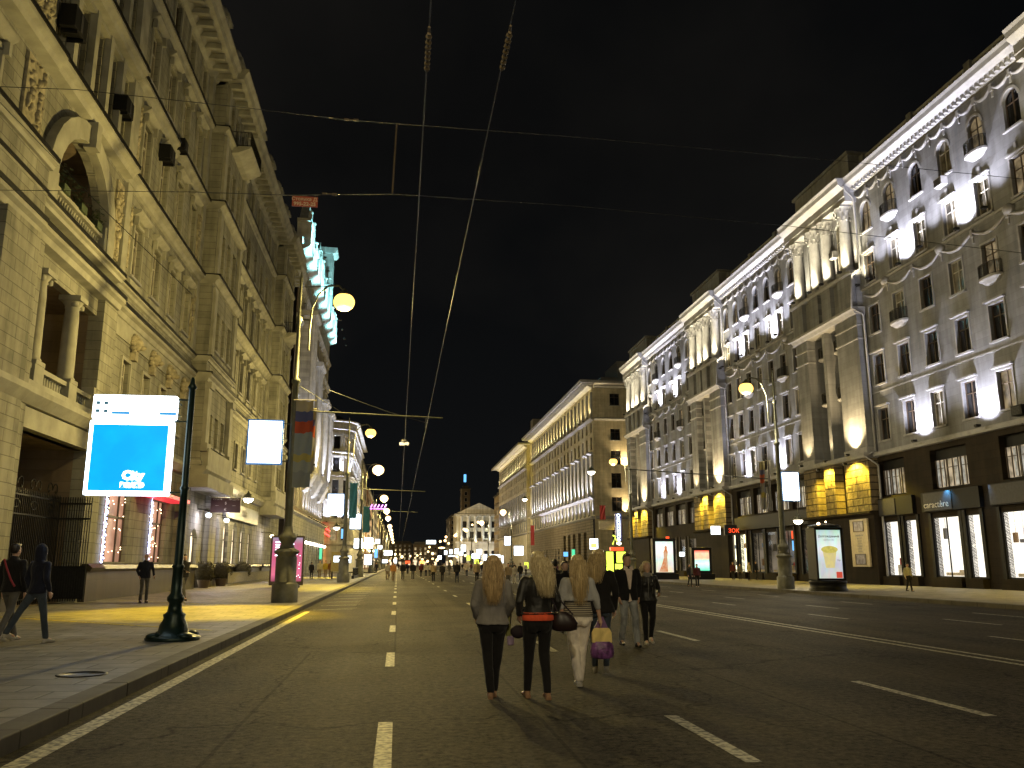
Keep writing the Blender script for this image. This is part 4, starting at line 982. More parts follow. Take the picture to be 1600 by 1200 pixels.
# ================================================================ RIGHT: second cream building with overhanging eaves
FR2 = mkframe('R', 36.0)
b2 = empty('cream_building', (36, 195, 0), 'cream building with wide overhanging eaves beyond the columned stone one', 'building')
tr = FB(FR2); specs, holes = [], []; pil_w, pil_y = FB(FR2), FB(FR2)
A0, A1 = 156.0, 232.0; st = 3.8; nb = 20
for i in range(nb):
    u = A0 + (i + .5)*st
    for v, h in ((10.7, 2.3), (14.8, 2.6), (18.6, 2.6), (22.9, 2.4), (26.2, 2.0), (29.8, 3.4)): holes.append((u - .75, u + .75, v, v + h, False)); specs.append((u, v, 1.5, h, False, 'd', 0))
    for e in (A0 + i*st + .35,):
        tr.box(e - .3, e + .3, 10.6, 13.4, 0, .3); tr.box(e - .3, e + .3, 14.2, 21.8, 0, .4); tr.box(e - .22, e + .22, 29.0, 33.8, 0, .4)
    if i % 3 != 2: tr.prof([(0, 21.9), (.9, 22.1), (.9, 22.35), (0, 22.4)], u - 1.1, u + 1.1)
    if i % 2 == 0: tr.prof([(0, 13.8), (1.1, 14.1), (1.1, 14.3), (0, 14.35)], u - 1.2, u + 1.2)
gh = [(A0 + 6 + k*5.2, A0 + 8.6 + k*5.2, .3, 7.6, False) for k in range(5)] + [(A0 + 34 + k*3.8, A0 + 36 + k*3.8, .5, 5, False) for k in range(10)]
panel(q_ := FB(FR2), A0, A1, 9.8, 35.2, holes, 0, .3); q_.build('wall', M['b2wall'], b2, recalc=False)
panel(q_ := FB(FR2), A0, A1, 0, 9.8, gh, .3, .6); q_.poly([(A0, 9.8, .3), (A1, 9.8, .3), (A1, 9.8, 0), (A0, 9.8, 0)]); q_.build('base_wall', M['rustic'], b2, recalc=False)
q = FB(FR2)
for h in gh[:5]: q.poly([(h[0], .3, -.25), (h[1], .3, -.25), (h[1], 7.6, -.25), (h[0], 7.6, -.25)])
q.build('entrance_glass', M['glass'], b2, recalc=False)
q = FB(FR2)
for h in gh[5:]: q.poly([(h[0], .5, -.25), (h[1], .5, -.25), (h[1], 5, -.25), (h[0], 5, -.25)])
q.build('shop_window', M['arcglow'], b2, recalc=False)
for v, d in ((9.8, .7), (13.5, .9), (28.3, .6), (34.6, 1.0)): tr.prof([(0, v), (d*.5, v + .1), (d, v + .35), (d, v + .5), (0, v + .6)], A0 - (.3 if v > 12 else 0), A1)
tr.build('pilaster', M['lime_trim'], b2)
q = FB(FR2); q.box(A0 - 2.0, A1 + .5, 35.2, 35.5, -16, 2.6); q.box(A0 - 2.0, A1 + .5, 35.5, 35.75, -16, 2.75)
q.box(A0 + 1, A1 - 1, 35.7, 37.0, -14, -2); q.box(A0 + 4, A0 + 14, 37, 41, -12, -6)
k = A0 - 1.5
while k < A1: q.box(k - .12, k + .12, 34.95, 35.2, 0, 2.3); k += 1.3
q.build('roof', M['lime_trim'], b2)
place_windows(specs, FR2, b2, 98, False)
FS = mkframe('S', 156.0); hs = []; specs = []
for u in (40.3, 43.6, 47.5, 51):
    for v, h in ((6.2, 2.6), (11.3, 2.6), (15.6, 2.8), (20.0, 2.6), (24.6, 2.2), (28.8, 0.01), (31.3, 2.3)):
        if h > .1: hs.append((u - .95, u + .95, v, v + h, False)); specs.append((u, v, 1.9, h, False, 'd', 0))
panel(q_ := FB(FS), 36, 56, 0, 35.2, hs, 0, .3); q_.build('side_wall', M['b2side'], b2, recalc=False)
q = FB(FS); 
for v, d in ((28.3, .5), (9.8, .3), (34.6, .5)): q.prof([(0, v), (d, v + .3), (d, v + .5), (0, v + .6)], 36.2, 56)
q.build('side_cornice', M['lime_trim'], b2)
place_windows(specs, FS, b2)
q = FX()
for u in (A0 + .35,) + tuple(A0 + .35 + i*st for i in range(1, nb)):
    lo = u < A0 + 60
    for v, pw, c in ((28.95, 2400, (1, .78, .35)), (14.15, 3200, (.95, .92, 1.0)), (10.55, 1600, (.95, .92, 1))):
        if lo or v != 10.55: p = FR2(u, v, 1.05); spot_light(p, FR2(u, v + 3, .35), pw, c, 62, .7); fixture(q, p)
for X_, v in ((42.0, 19.2), (42.0, 10.6)):
    p = (X_ + .1, 156 - 1.0, v); spot_light(p, (X_, 155.95, v + 3), 3500, WARM, 90, .7); fixture(q, p)
q.build('floodlight', M['dark_metal'], b2)

# third cream block further along, with its set-back yellow-lit link
b3 = empty('cream_building', (36, 270, 0), 'farther cream building with overhanging eaves at the end of the right-hand row', 'building')
FR3 = mkframe('R', 36.0); tr = FB(FR3); holes = []; C0, C1 = 241.0, 309.0
for i in range(17):
    u = C0 + (i + .5)*4
    for v, h in ((10.7, 2.3), (14.8, 5.6), (22.9, 2.4), (26.2, 2.0), (29.8, 3.4)): holes.append((u - .8, u + .8, v, v + h, False))
    e = C0 + i*4 + .3; tr.box(e - .3, e + .3, 10.6, 13.4, 0, .3); tr.box(e - .3, e + .3, 14.2, 21.8, 0, .4); tr.box(e - .22, e + .22, 29.0, 33.8, 0, .4)
panel(q_ := FB(FR3), C0, C1, 0, 35.2, holes, 0, .3); panel(q_, 232, 241, 0, 37.5, [(235.4, 237.6, v, v + 3, False) for v in (12, 18, 24, 30)], -1.0, .3)
q_.poly([(C0, 0, 0), (C0, 35.2, 0), (C0, 35.2, -1.5), (C0, 0, -1.5)]); q_.poly([(C1, 0, 0), (C1, 35.2, 0), (C1, 35.2, -14), (C1, 0, -14)]); q_.build('wall', M['b2wall'], b3, recalc=False)
for h in holes: q = FB(FR3); q.poly([(h[0], h[2], -.25), (h[1], h[2], -.25), (h[1], h[3], -.25), (h[0], h[3], -.25)]); q.build('window', M['glass'], b3, recalc=False)
for v, d in ((9.8, .7), (13.5, .9), (28.3, .6), (34.6, 1.0)): tr.prof([(0, v), (d*.5, v + .1), (d, v + .35), (d, v + .5), (0, v + .6)], C0, C1)
tr.build('pilaster', M['lime_trim'], b3)
q = FB(FR3); q.box(C0 - 1, C1 + 2, 35.2, 35.75, -16, 2.7); q.box(232, 241, 37.5, 37.9, -14, .3); q.box(236, 240, 37.9, 42, -6, -1); q.build('roof', M['lime_trim'], b3)
q = FX()
for i in range(17):
    e = C0 + i*4 + .3
    for v, pw, c in ((28.95, 2600, (1, .78, .35)), (14.15, 3000, (.95, .92, 1.0))):
        if i % 2 == 0 or v > 20: p = FR3(e, v, 1.1); spot_light(p, FR3(e, v + 3, .3), pw, c, 70, .7); fixture(q, p)
for v in (10, 20, 29): p = FR3(234, v, .6); spot_light(p, FR3(234, v + 4, -1), 5000, YEL, 100, .7); fixture(q, p)
q.build('floodlight', M['dark_metal'], b3)
# ================================================================ FAR END OF THE STREET
def block(name, label, x0, x1, y0, y1, h, mat, faces='S', lit=.15, roofm=None, wsp=3.4, fl=3.6, base=4.5):
    """a distant building: walls with recessed windows, cornice, roof"""
    r2 = random.Random(int(x0*7 + y0)); t = empty(name, ((x0+x1)/2, y0, 0), label, 'building')
    q = MB(); q.box(x0, x1, y0, y1, 0, h); q.build('wall', mat, t)
    q = MB(); q.box(x0 - .5, x1 + .5, y0 - .5, y1 + .5, h, h + .6); q.box(x0 - .2, x1 + .2, y0 - .2, y1 + .2, base - .3, base); q.box(x0+1, x1-1, y0+1, y1-1, h+.6, h+2.2); q.build('roof', roofm or M['roof'], t)
    W = {'d': MB(), 'l': MB(), 's': MB()}; fr = MB()
    for f in faces:
        a, b_ = (x0, x1) if f == 'S' else (y0, y1); n = max(1, int((b_ - a - 1)/wsp)); p = (b_ - a)/n
        for i in range(n):
            c = a + (i + .5)*p; v = base + .9
            while v < h - 2.4:
                k = 'l' if r2.random() < lit else 'd'
                for mb, e, th in ((W[k], 0, .03), (fr, .16, .015)):
                    if f == 'S': mb.box(c - .7 - e, c + .7 + e, y0 - th, y0 - .001, v - e, v + 2 + e)
                    elif f == 'E': mb.box(x1 + .001, x1 + th, c - .7 - e, c + .7 + e, v - e, v + 2 + e)
                    else: mb.box(x0 - th, x0 - .001, c - .7 - e, c + .7 + e, v - e, v + 2 + e)
                v += fl
            mb = W['s'] if r2.random() < .75 else W['d']
            if f == 'S': mb.box(c - 1.1, c + 1.1, y0 - .03, y0 - .001, .6, base - .9)
            elif f == 'E': mb.box(x1 + .001, x1 + .03, c - 1.1, c + 1.1, .6, base - .9)
            else: mb.box(x0 - .03, x0 - .001, c - 1.1, c + 1.1, .6, base - .9)
    fr.build('window_frame', M['lime_trim'], t)
    for k, nm, mt in (('d', 'window', M['glass']), ('l', 'lit_window', M['farlit']), ('s', 'shop_window', M['farshop'])):
        if W[k].v: W[k].build(nm, mt, t)
    return t
M['farlit'] = emit('far_lit_window', (1, .75, .4), .55, .6, .4); M['farshop'] = emit('far_shop_window', (1, .8, .5), 1.6, .7, .25)
M['farwall'] = plain('far_wall', (.24, .19, .12), .8, var=.3, scale=.3); M['farwall2'] = plain('far_pale_wall', (.40, .38, .32), .8, var=.2, scale=.3); M['farwall3'] = plain('far_dark_wall', (.13, .10, .07), .8, var=.3, scale=.3); M['pinkwall'] = plain('far_pink_wall', (.3, .16, .10), .8, var=.3, scale=.3)
block('apartment_building', 'brown building past the white rounded corner on the left', -26, -9.8, 222, 262, 27, M['farwall'], 'SE')
block('apartment_building', 'orange-lit building with bright shops halfway down the left row', -26, -9.6, 266, 318, 24, M['pinkwall'], 'SE', .25)
block('apartment_building', 'pale building behind the row of far street lamps on the left', -26, -9.6, 322, 390, 24, M['farwall2'], 'SE', .2)
block('apartment_building', 'low brown building far down the left side', -26, -9.3, 395, 470, 22, M['farwall'], 'SE', .2)
block('apartment_building', 'most distant building of the left row', -30, -8.5, 480, 620, 23, M['farwall3'], 'SE', .2)
block('apartment_building', 'small lit building closing the view at the end of the street', -8, 12, 760, 780, 19, M['farwall'], 'S', .12)
block('apartment_building', 'wide dark building on the horizon left of the lit advertising board', 12, 32, 700, 730, 17, M['farwall3'], 'S', .2)
block('apartment_building', 'dark brown building behind the far advertising board', 33, 58, 560, 600, 31, M['farwall3'], 'SW', .15)
block('apartment_building', 'plain olive building between the pedimented house and the cream eaves', 44.3, 60, 345, 400, 32, M['farwall'], 'SW', .03)
block('apartment_building', 'dark block with a flat roof behind the beige ornamented building', -60, -27, 110, 150, 28, M['farwall3'], 'SE', .1)
# tall slender lit tower with blue sign
t = block('office_tower', 'slender dark tower with a small blue sign on top at the end of the street', 36.5, 41.5, 505, 515, 45, M['farwall3'], 'SW', .05)
q = MB(); q.tube([(38.5, 508, 46), (38.5, 508, 50)], .2, 6); q.build('mast', M['dark_metal'], t); q = MB(); q.box(37.9, 39.3, 507.5, 508.5, 49.5, 54.0); q.build('blue_sign', M['blueglow'], t)
# pedimented house
ped = empty('pedimented_house', (39, 420, 0), 'pale floodlit house with a triangular pediment at the end of the street', 'building')
q = MB(); q.box(28, 50, 420, 445, 0, 25.5); q.build('wall', M['farwall2'], ped)
q = MB(); q.add([(27, 419, 25.5), (51, 419, 25.5), (39, 419, 31), (27, 446, 25.5), (51, 446, 25.5), (39, 446, 31)], [(0,1,2),(3,5,4),(0,2,5,3),(1,4,5,2)]); q.box(27, 51, 418.6, 420, 24.6, 25.5); q.box(27.5, 50.5, 418.8, 420, 11.6, 12.4); q.build('pediment', M['whitewall'], ped)
for i in range(6):
    q = MB(); x = 30.2 + i*3.55; q.lathe((x, 419.2, 12.4), [(.75, 0), (.65, .4), (.6, 11), (.85, 12.1)], 12); q.build('column', M['whitewall'], ped)
q = MB()
for i in range(5):
    x = 32 + i*3.55
    for z in (14, 19): q.box(x - .9, x + .9, 419.9, 419.99, z, z + 3)
    q.box(x - 1, x + 1, 419.9, 419.99, 2, 8)
q.build('window', M['glass'], ped)
for x in (31, 37, 43, 49): spot_light((x, 416.5, 11), (x, 420, 20), 3000, (.95, 1, .85), 80, .7); spot_light((x, 414, 1), (x, 420, 8), 3500, (1, .95, .85), 90, .7)

# ================================================================ STREET LAMPS
M['lamp_post'] = plain('grey_lamp_post', (.10, .105, .085), .5, .4, .2, 3); M['lamp_base'] = plain('lamp_base_paint', (.12, .12, .10), .55, .1, .25, 4)
def lamp_proto(side):
    """side = +1: arm towards +x"""
    t = empty('street_lamp', (0, 0, 0))
    b = MB(); b.lathe((0, 0, 0), [(.52, 0), (.52, .7), (.46, .76), (.42, .8), (.42, 1.75), (.36, 1.85), (.5, 1.95), (.5, 2.02), (.32, 2.12), (.24, 2.3), (.36, 2.5), (.36, 2.6), (.22, 2.75), (.19, 3.0)], 24)
    b.build('base', M['lamp_base'], t)
    p = MB(); p.lathe((0, 0, 0), [(.17, 3.0), (.15, 6), (.12, 8.9), (.19, 9.0), (.19, 9.1), (.1, 9.2), (.09, 11.6), (.14, 11.65), (.14, 11.85), (.07, 11.9), (.06, 13.6), (.02, 13.9)], 16); p.build('pole', M['lamp_post'], t)
    a = MB(); s = side; pts = [(s*.45, 0, 10.4), (s*.45, 0, 11.3), (s*.5, 0, 12.2), (s*.75, 0, 12.9), (s*1.15, 0, 13.3), (s*1.6, 0, 13.35), (s*1.85, 0, 13.1)]
    a.tube(pts, .045, 8); a.tube([(0, 0, 11.75), (s*.45, 0, 11.75)], .04, 6); a.tube([(0, 0, 13.2), (s*1.2, 0, 13.3)], .02, 5); a.build('arm', M['lamp_post'], t)
    h = MB(); h.lathe((s*1.85, 0, 12.55), [(.37, .2), (.34, .3), (.22, .45), (.1, .58), (.06, .66)], 16); h.build('shade', M['lamp_post'], t)
    g = MB(); g.ball((s*1.85, 0, 12.6), (.46, .46, .40), 18, 12); g.build('globe', M['lampglass'], t)  # ball made oversized, its extra radius standing in for the lamp's glare
    return t
LP = {1: lamp_proto(1), -1: lamp_proto(-1)}; used = {1: False, -1: False}
def street_lamp(x, y, side, label, power, lit_copy=True):
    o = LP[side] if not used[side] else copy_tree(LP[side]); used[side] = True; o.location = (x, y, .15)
    if y > 95:  # far globes enlarged and brightened further to imitate bloom
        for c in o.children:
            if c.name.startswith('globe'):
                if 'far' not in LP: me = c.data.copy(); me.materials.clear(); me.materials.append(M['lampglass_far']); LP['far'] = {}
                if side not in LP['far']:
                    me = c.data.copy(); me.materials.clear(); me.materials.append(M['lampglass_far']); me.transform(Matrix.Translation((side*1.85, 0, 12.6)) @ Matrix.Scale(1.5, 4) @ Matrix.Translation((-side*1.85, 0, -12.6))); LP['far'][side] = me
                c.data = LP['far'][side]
    tag(o, label, 'street lamp', 'street lamps along both kerbs')
    if power: point_light((x + side*1.85, y, 12.75 - .68), power, SODIUM if side > 0 else SODIUM_R, .12)
    return o
PW = 6200
names_l = ['nearest tall street lamp on the left kerb, beside the pink poster', 'second street lamp of the left row, carrying a teal banner', 'third street lamp of the left row, past the second teal banner', 'fourth street lamp of the left row', 'fifth street lamp of the left row', 'sixth street lamp of the left row', 'seventh street lamp of the left row', 'eighth street lamp of the left row', 'ninth street lamp of the left row', 'tenth street lamp of the left row', 'eleventh street lamp of the left row', 'last street lamp of the left row']
for i, (y, nm) in enumerate(zip((36.0, 74.0, 104.0, 150, 186, 216, 262, 293, 326, 360, 405, 460), names_l)):
    street_lamp(-4.45 if i else -4.45, y, 1, nm, PW*(1 if i < 3 else 1.5 if i < 7 else 0))
names_r = ['nearest street lamp on the right pavement with flags on its pole', 'second street lamp on the right, in front of the third columned bay', 'street lamp in front of the farther cream building on the right', 'fourth street lamp of the right row', 'fifth street lamp of the right row', 'sixth street lamp of the right row', 'last street lamp of the right row']
for i, (x, y, nm) in enumerate(zip((23.9, 25.3, 24.5, 24.5, 24.5, 24.5, 24.5), (51.5, 92.0, 187, 236, 290, 345, 420), names_r)):
    street_lamp(x, y, -1, nm, PW*(.42 if i < 2 else 1.2 if i < 4 else 0))
point_light((-2.6, -16, 12.4), PW*.85, SODIUM_R); point_light((12, -10, 12.4), PW*.42, SODIUM_R); point_light((-2.6, 3.0, 12.4), PW*.08, SODIUM)
point_light((22, 125, 12.4), PW*.5, SODIUM_R)
for y_ in (325, 400, 500, 640): point_light((-2, y_, 11), PW*5, (1, .74, .35), .3); point_light((23, y_, 11), PW*1.2, (1, .74, .35), .3)  # strong lights added, without lamps of their own, to brighten the far buildings
# yellow pool on the left pavement from the lamp by the pavement edge
spot_light((-4.6, 35.0, 12.0), (-6.0, 29.8, .15), PW*3.6, (1, .66, .0), 42, .6, .1)
spot_light((-4.6, 73.0, 12.0), (-7.5, 62.0, .15), PW*2.5, (1, .68, .02), 50, .6, .1)
spot_light((-6.5, 108.0, 9.0), (-8.3, 100.0, .15), PW*3, (1, .72, .05), 34, .5, .1)

# hanging globe lamps
def hanging(px, py, label, X=None, Y=None, power=300, sc_=1.0, wire=None):
    p = pix(px, py, X=X, Y=Y); t = empty('pendant_lamp', p, label, 'pendant lamp', 'pendant lamps over the pavements')
    q = MB(); q.lathe((p.x, p.y, p.z), [(.34*sc_, .0), (.33*sc_, .12*sc_), (.22*sc_, .28*sc_), (.08*sc_, .36*sc_), (.05*sc_, .5*sc_)], 18); q.tube([(p.x, p.y, p.z + .4*sc_), (p.x, p.y, p.z + 1.0*sc_)], .015, 5)
    q.build('shade', M['lamp_post'], t)
    q = MB(); q.lathe((p.x, p.y, p.z), [(.33*sc_, -.01), (.31*sc_, -.1*sc_), (.2*sc_, -.24*sc_), (.02, -.29*sc_)], 18); q.build('globe', M['lampglass_w'], t)
    if power: point_light((p.x, p.y, p.z - .45*sc_), power, (1, .82, .5), .1)
hanging(388, 779, 'large hemispherical lamp hanging by the exchange sign on the left', X=-11.6, power=500, sc_=1.15)
hanging(1247, 813, 'hemispherical lamp hanging over the right pavement beside the lamp post', Y=57, power=500, sc_=.95)
hanging(924, 737, 'pendant lamp before the corner of the cream building', Y=120, power=0, sc_=1.6)
hanging(820, 780, 'pendant lamp farther down the right side by the yellow-lit link', Y=190, power=0, sc_=1.6)
hanging(526, 824, 'dark-shaded pendant lamp over the left pavement by the red neon', Y=95, power=0, sc_=1.0)
for px, py, X_, lab in ((326, 805, -12.3, 'first of the two violet-white wall lamps above the left shop windows'), (354, 813, -12.3, 'second of the two violet-white wall lamps above the left shop windows'), (425, 838, -12.0, 'small bright wall lamp above the pink poster on the left')):
    p = pix(px, py, X=X_); t = empty('wall_lamp', p, lab, 'wall lamp', 'wall lamps of the left shops'); q = MB(); q.ball((p.x, p.y, p.z), (.2, .3, .16), 12, 8); q.build('globe', M['bulb_w'] if px == 425 else M['whiteglow'], t)
    q = MB(); q.tube([(p.x, p.y, p.z + .15), (p.x - .1, p.y, p.z + .35), (-13, p.y, p.z + .4)], .03, 6); q.build('bracket', M['dark_metal'], t); point_light((p.x + .1, p.y, p.z - .3), 160, (.95, .85, 1), .1)

# ================================================================ WIRES
M['wire'] = plain('overhead_wire', (.035, .04, .05), .4, .5, .1); M['insul'] = plain('insulator', (.16, .12, .07), .5)
def sag(a, b_, n=16, s=.3): return [a + (b_ - a)*(i/n) - Vector((0, 0, s*4*(i/n)*(1 - i/n))) for i in range(n + 1)]
for X_, lab in ((.18, 'left trolley wire running over the middle of the road'), (1.03, 'right trolley wire running over the middle of the road')):
    zs = 7.2
    pts = [Vector((X_, y, zs + (.0 if i % 2 else .12))) for i, y in enumerate((-12, 4, 22, 36, 55, 74, 90, 104, 130, 150, 186, 216, 262, 320, 400))]
    q = MB(); q.tube(pts[:6], .007, 6); q.tube(pts[5:], .014, 5); tag(q.build('trolley_wire', M['wire']), lab, 'wire', 'trolley wires')
for px, py, X_, lab in ((667, 82, .18, 'ribbed insulator on the left trolley wire near the top of the picture'), (786, 80, 1.03, 'ribbed insulator on the right trolley wire near the top of the picture')):
    y = pix(px, py, Z=7.17).y
    q = MB(); z = 7.17; k = 0
    while k < 14: q.tube([(X_, y - .35 + k*.05, z), (X_, y - .325 + k*.05, z)], .034 if k % 2 else .02, 8); k += 1
    q.tube([(X_, y - .42, z + .03), (X_, y + .42, z + .03)], .014, 6); tag(q.build('insulator', M['insul']), lab, 'insulator', 'trolley wire insulators')
YS = 21.0
def spanwire(pxs, label, r=.009, YS=YS, s=.0):
    pts = [pix(a, b_, Y=YS) for a, b_ in pxs]; q = MB(); q.tube(pts, r, 5); return tag(q.build('span_wire', M['wire']), label, 'wire', 'span wires across the street')
spanwire([(-400, 120), (120, 140), (380, 168), (540, 187), (620, 193), (900, 214), (1300, 250), (1900, 310)], 'upper thin span wire crossing the sky above the red sign')
spanwire([(-400, 290), (0, 297), (300, 300), (455, 305), (613, 303), (900, 322), (1220, 352), (1900, 430)], 'lower thin span wire that holds the small red sign')
spanwire([(515, 610), (560, 627), (610, 645), (668, 661)], 'short stay wire from the lamp post down to the tip of the bracket arm', .02, 36.0)
spanwire([(-200, 60), (0, 160), (165, 330), (300, 460)], 'thin dark cable slanting across the beige facade', .01, 24.0)
spanwire([(980, 733), (1080, 740), (1200, 748)], 'thin bracket wire reaching left from the right lamp post at banner height', .03, 51.0)
q = MB(); a, b_ = pix(620, 193, Y=YS), pix(613, 303, Y=YS); q.tube([a, b_], .022, 8); tag(q.build('hanging_rod', M['insul']), 'thin rod hanging between the two span wires', 'rod')
for px, py, lab in ((548, 187, 'small shiny clamp on the upper span wire'), (514, 303, 'small clamp on the lower span wire right of the red sign')):
    p = pix(px, py, Y=YS); q = MB(); q.tube([p - Vector((.17, 0, 0)), p - Vector((.05, 0, 0))], .03, 8); q.tube([p - Vector((.05, 0, 0)), p + Vector((.08, 0, 0))], .015, 6); q.tube([p + Vector((.08, 0, 0)), p + Vector((.2, 0, 0))], .035, 8)
    tag(q.build('wire_clamp', M['insul']), lab, 'wire clamp', 'clamps on span wires')
# bracket arms for the trolley wires
for y, tip, lab in ((36.0, 1.75, 'long bracket arm reaching over the road from the nearest left lamp post'), (74.0, 2.2, 'bracket arm reaching over the road from the second left lamp post'), (104.0, 2.2, 'bracket arm reaching over the road from the third left lamp post')):
    q = MB(); q.tube([(-4.45, y, 7.95), (tip, y, 7.75)], .035, 8); q.tube([(-4.45, y, 9.1), (-2.5, y, 7.9)], .012, 5)
    for X_ in (.18, 1.03): q.tube([(X_, y, 7.8), (X_, y, 7.3)], .02, 5)
    tag(q.build('bracket_arm', M['lamp_post']), lab, 'bracket arm', 'bracket arms over the road')
p = pix(631, 689, Y=40); q = MB(); q.ball((p.x, p.y, p.z), (.14, .1, .09), 8, 6); q.box(p.x - .2, p.x + .25, p.y - .03, p.y + .03, p.z - .2, p.z - .06); tag(q.build('wire_switch', plain('shiny_fitting', (.7, .68, .6), .2, .9)), 'small shiny fitting on the left trolley wire below the bracket arm', 'wire fitting')
point_light((p.x - .5, p.y - .8, p.z + .1), 8, (1, .9, .7), .05)
# small red sign on the span wire
M['redsign'] = plain('red_sign_board', (.5, .09, .04), .5); M['redletter'] = plain('sign_letters', (.75, .6, .4), .5)
a, b_ = pix(457, 306.5, Y=YS), pix(496, 324, Y=YS); c = (a + b_)/2; t = empty('street_sign', c, 'small orange-red sign with a phone number hanging on the lower span wire', 'sign')
q = MB(); q.box(a.x, b_.x, YS - .02, YS + .02, b_.z, a.z); q.build('board', M['redsign'], t)
text('Стоянка Д.', .125, (c.x, YS - .03, c.z + .055), 'S', M['redletter'], t, ext=.003, bold=.002); text('995-22-25', .135, (c.x, YS - .03, c.z - .075), 'S', M['redletter'], t, ext=.003, bold=.004)
spot_light((c.x + 1, YS - 3, c.z - 2), c, 20, (1, .75, .45), 20, .8)

# ================================================================ SIGNS AND LIGHT BOXES
M['skyblue'] = emit('blue_screen', (.0, .42, .95), 1.15, .22, 1.1, (0, .52, 1.0)); M['signwhite'] = emit('sign_white', (.80, .92, 1), 7); M['green_iron'] = plain('green_iron', (.012, .03, .028), .35, .4, .3, 5); M['sq'] = emit('sign_grey_mark', (.10, .30, .38), .5); M['sqb'] = emit('sign_blue_mark', (.05, .38, .8), 1.0)
yS = 18.62; xs0 = -4.46
sg = empty('advertising_sign', (xs0, yS, .15), 'big glowing blue and white sign on a dark green cast iron post', 'sign')
q = MB(); q.lathe((xs0, yS, .15), [(.52, 0), (.54, .05), (.5, .08), (.3, .14), (.27, .3), (.2, .42), (.22, .5), (.15, .55), (.12, .72), (.17, .78), (.17, .84), (.11, .92), (.1, 1.4), (.13, 1.45), (.09, 1.5), (.075, 3.0), (.1, 3.05), (.07, 3.1), (.065, 5.15), (.1, 5.2), (.06, 5.28), (.03, 5.42)], 20)
for k in range(4): a = R(45 + 90*k); q.ball((xs0 + .42*math.cos(a), yS + .42*math.sin(a), .24), (.16, .16, .08), 8, 5)
q.build('post', M['green_iron'], sg)
tl, br = pix(139, 657, Y=yS), pix(268, 775, Y=yS); ul, ur = pix(150, 617, Y=yS), pix(277, 656, Y=yS)
x0, x1 = (tl.x + pix(147, 657, Y=yS).x)/2, pix(270, 700, Y=yS).x; z0, z1 = br.z, tl.z
q = MB(); q.box(x0, x1, yS - .1, yS + .1, z0, z1); lbx = q.build('screen_box', M['signwhite'], sg, bevel=.03)
q = MB(); q.box(x0 + .09, x1 - .09, yS - .112, yS - .104, z0 + .09, z1 - .09); q.build('blue_screen', M['skyblue'], sg)
q = MB(); q.box(x0 + .02, x1 + .03, yS - .1, yS + .1, z1 + .03, ul.z); tb = q.build('top_box', M['signwhite'], sg, bevel=.04)
hx = z1 + .03
q = MB()
for dx, dz in ((.1, .2), (.26, .2), (.1, .37), (.26, .37)): q.box(x0 + dx, x0 + dx + .075, yS - .115, yS - .102, hx + dz - .07, hx + dz)
q.build('emblem', M['sq'], tb)
q = MB(); q.box(x0 + .42, x0 + .78, yS - .108, yS - .102, hx + .1, hx + .16); q.box(x0 + 1.38, x0 + 1.72, yS - .108, yS - .102, hx + .1, hx + .16); q.build('blue_bars', M['sqb'], tb)
cx_ = (x0 + x1)/2 + .12
M['letterglow'] = emit('glowing_letters', (.9, .98, 1), 4)
text('City', .25, (cx_, yS - .116, z0 + .40), 'S', M['letterglow'], sg, ext=.004, bold=.016); text('BOARD', .13, (cx_, yS - .116, z0 + .205), 'S', M['letterglow'], sg, ext=.004, bold=.016, sx=1.05)
q = MB()
for z in (z0 + .06, z1, ul.z - .08): q.box(x1, xs0 - .05, yS - .015, yS + .015, z, z + .03)
for z in (z1 + .1, ul.z - .2): q.tube([(x1 + .05 + .06*math.cos(t*.6), yS, z + .06*math.sin(t*.6)) for t in range(10)], .012, 5)
q.build('bracket', M['green_iron'], sg)

def lightbox(px0, py0, px1, py1, label, Y, mat=None, frame=None, name='light_box', dep=.18, cat='light box', group='white light boxes on lamp posts', hang=0):
    a, b_ = pix(px0, py0, Y=Y), pix(px1, py1, Y=Y); c = (a + b_)/2; t = empty(name, c, label, cat, group); f = min(.06, (b_.x-a.x)*.06)
    q = MB(); q.box(a.x, b_.x, Y, Y + dep, b_.z, a.z); q.build('housing', frame or M['lamp_post'], t, bevel=.02)
    q = MB(); q.box(a.x + f, b_.x - f, Y - .012, Y - .002, b_.z + f, a.z - f); q.build('face', mat or M['signwhite'], t)
    if hang:
        q = MB()
        for z in (a.z - .15, b_.z + .15): q.box(min(b_.x, hang), max(a.x, hang), Y + .05, Y + .1, z - .02, z + .02)
        q.build('bracket', M['lamp_post'], t)
    return t, a, b_
M['bluehousing'] = emit('blue_edge', (.02, .25, .7), .6)
lightbox(388, 655, 440, 726, 'white glowing light box on the nearest left lamp post', 35.9, frame=M['bluehousing'], hang=-4.5)
lightbox(1220, 737, 1251, 783, 'white glowing light box on the nearest right lamp post', 51.4, frame=M['bluehousing'], hang=23.9)
lightbox(512, 771, 537, 806, 'white light box in front of the red neon on the second left lamp post', 73.8, frame=M['bluehousing'], hang=-4.5)
lightbox(547, 803, 564, 827, 'white light box on the third left lamp post below the teal banner', 103.6, frame=M['bluehousing'], hang=-4.5)
lightbox(788, 838, 798, 852, 'smaller white light box at the foot of the far cream building', 180, frame=M['bluehousing'])
lightbox(803, 853, 818, 868, 'larger square white light box at the foot of the cream building', 150, frame=M['bluehousing'])
lightbox(921, 841, 935, 859, 'white light box with orange lettering behind the blond woman in black', 120, group='signs behind the walking group')
p = pix(928, 852, Y=119.9); q = MB(); q.box(p.x - .45, p.x + .45, 119.9, 119.96, p.z - .35, p.z + .3); tag(q.build('menu_sign', M['neon_o']), 'orange-red panel on the face of the white light box beside the kiosk', 'sign')
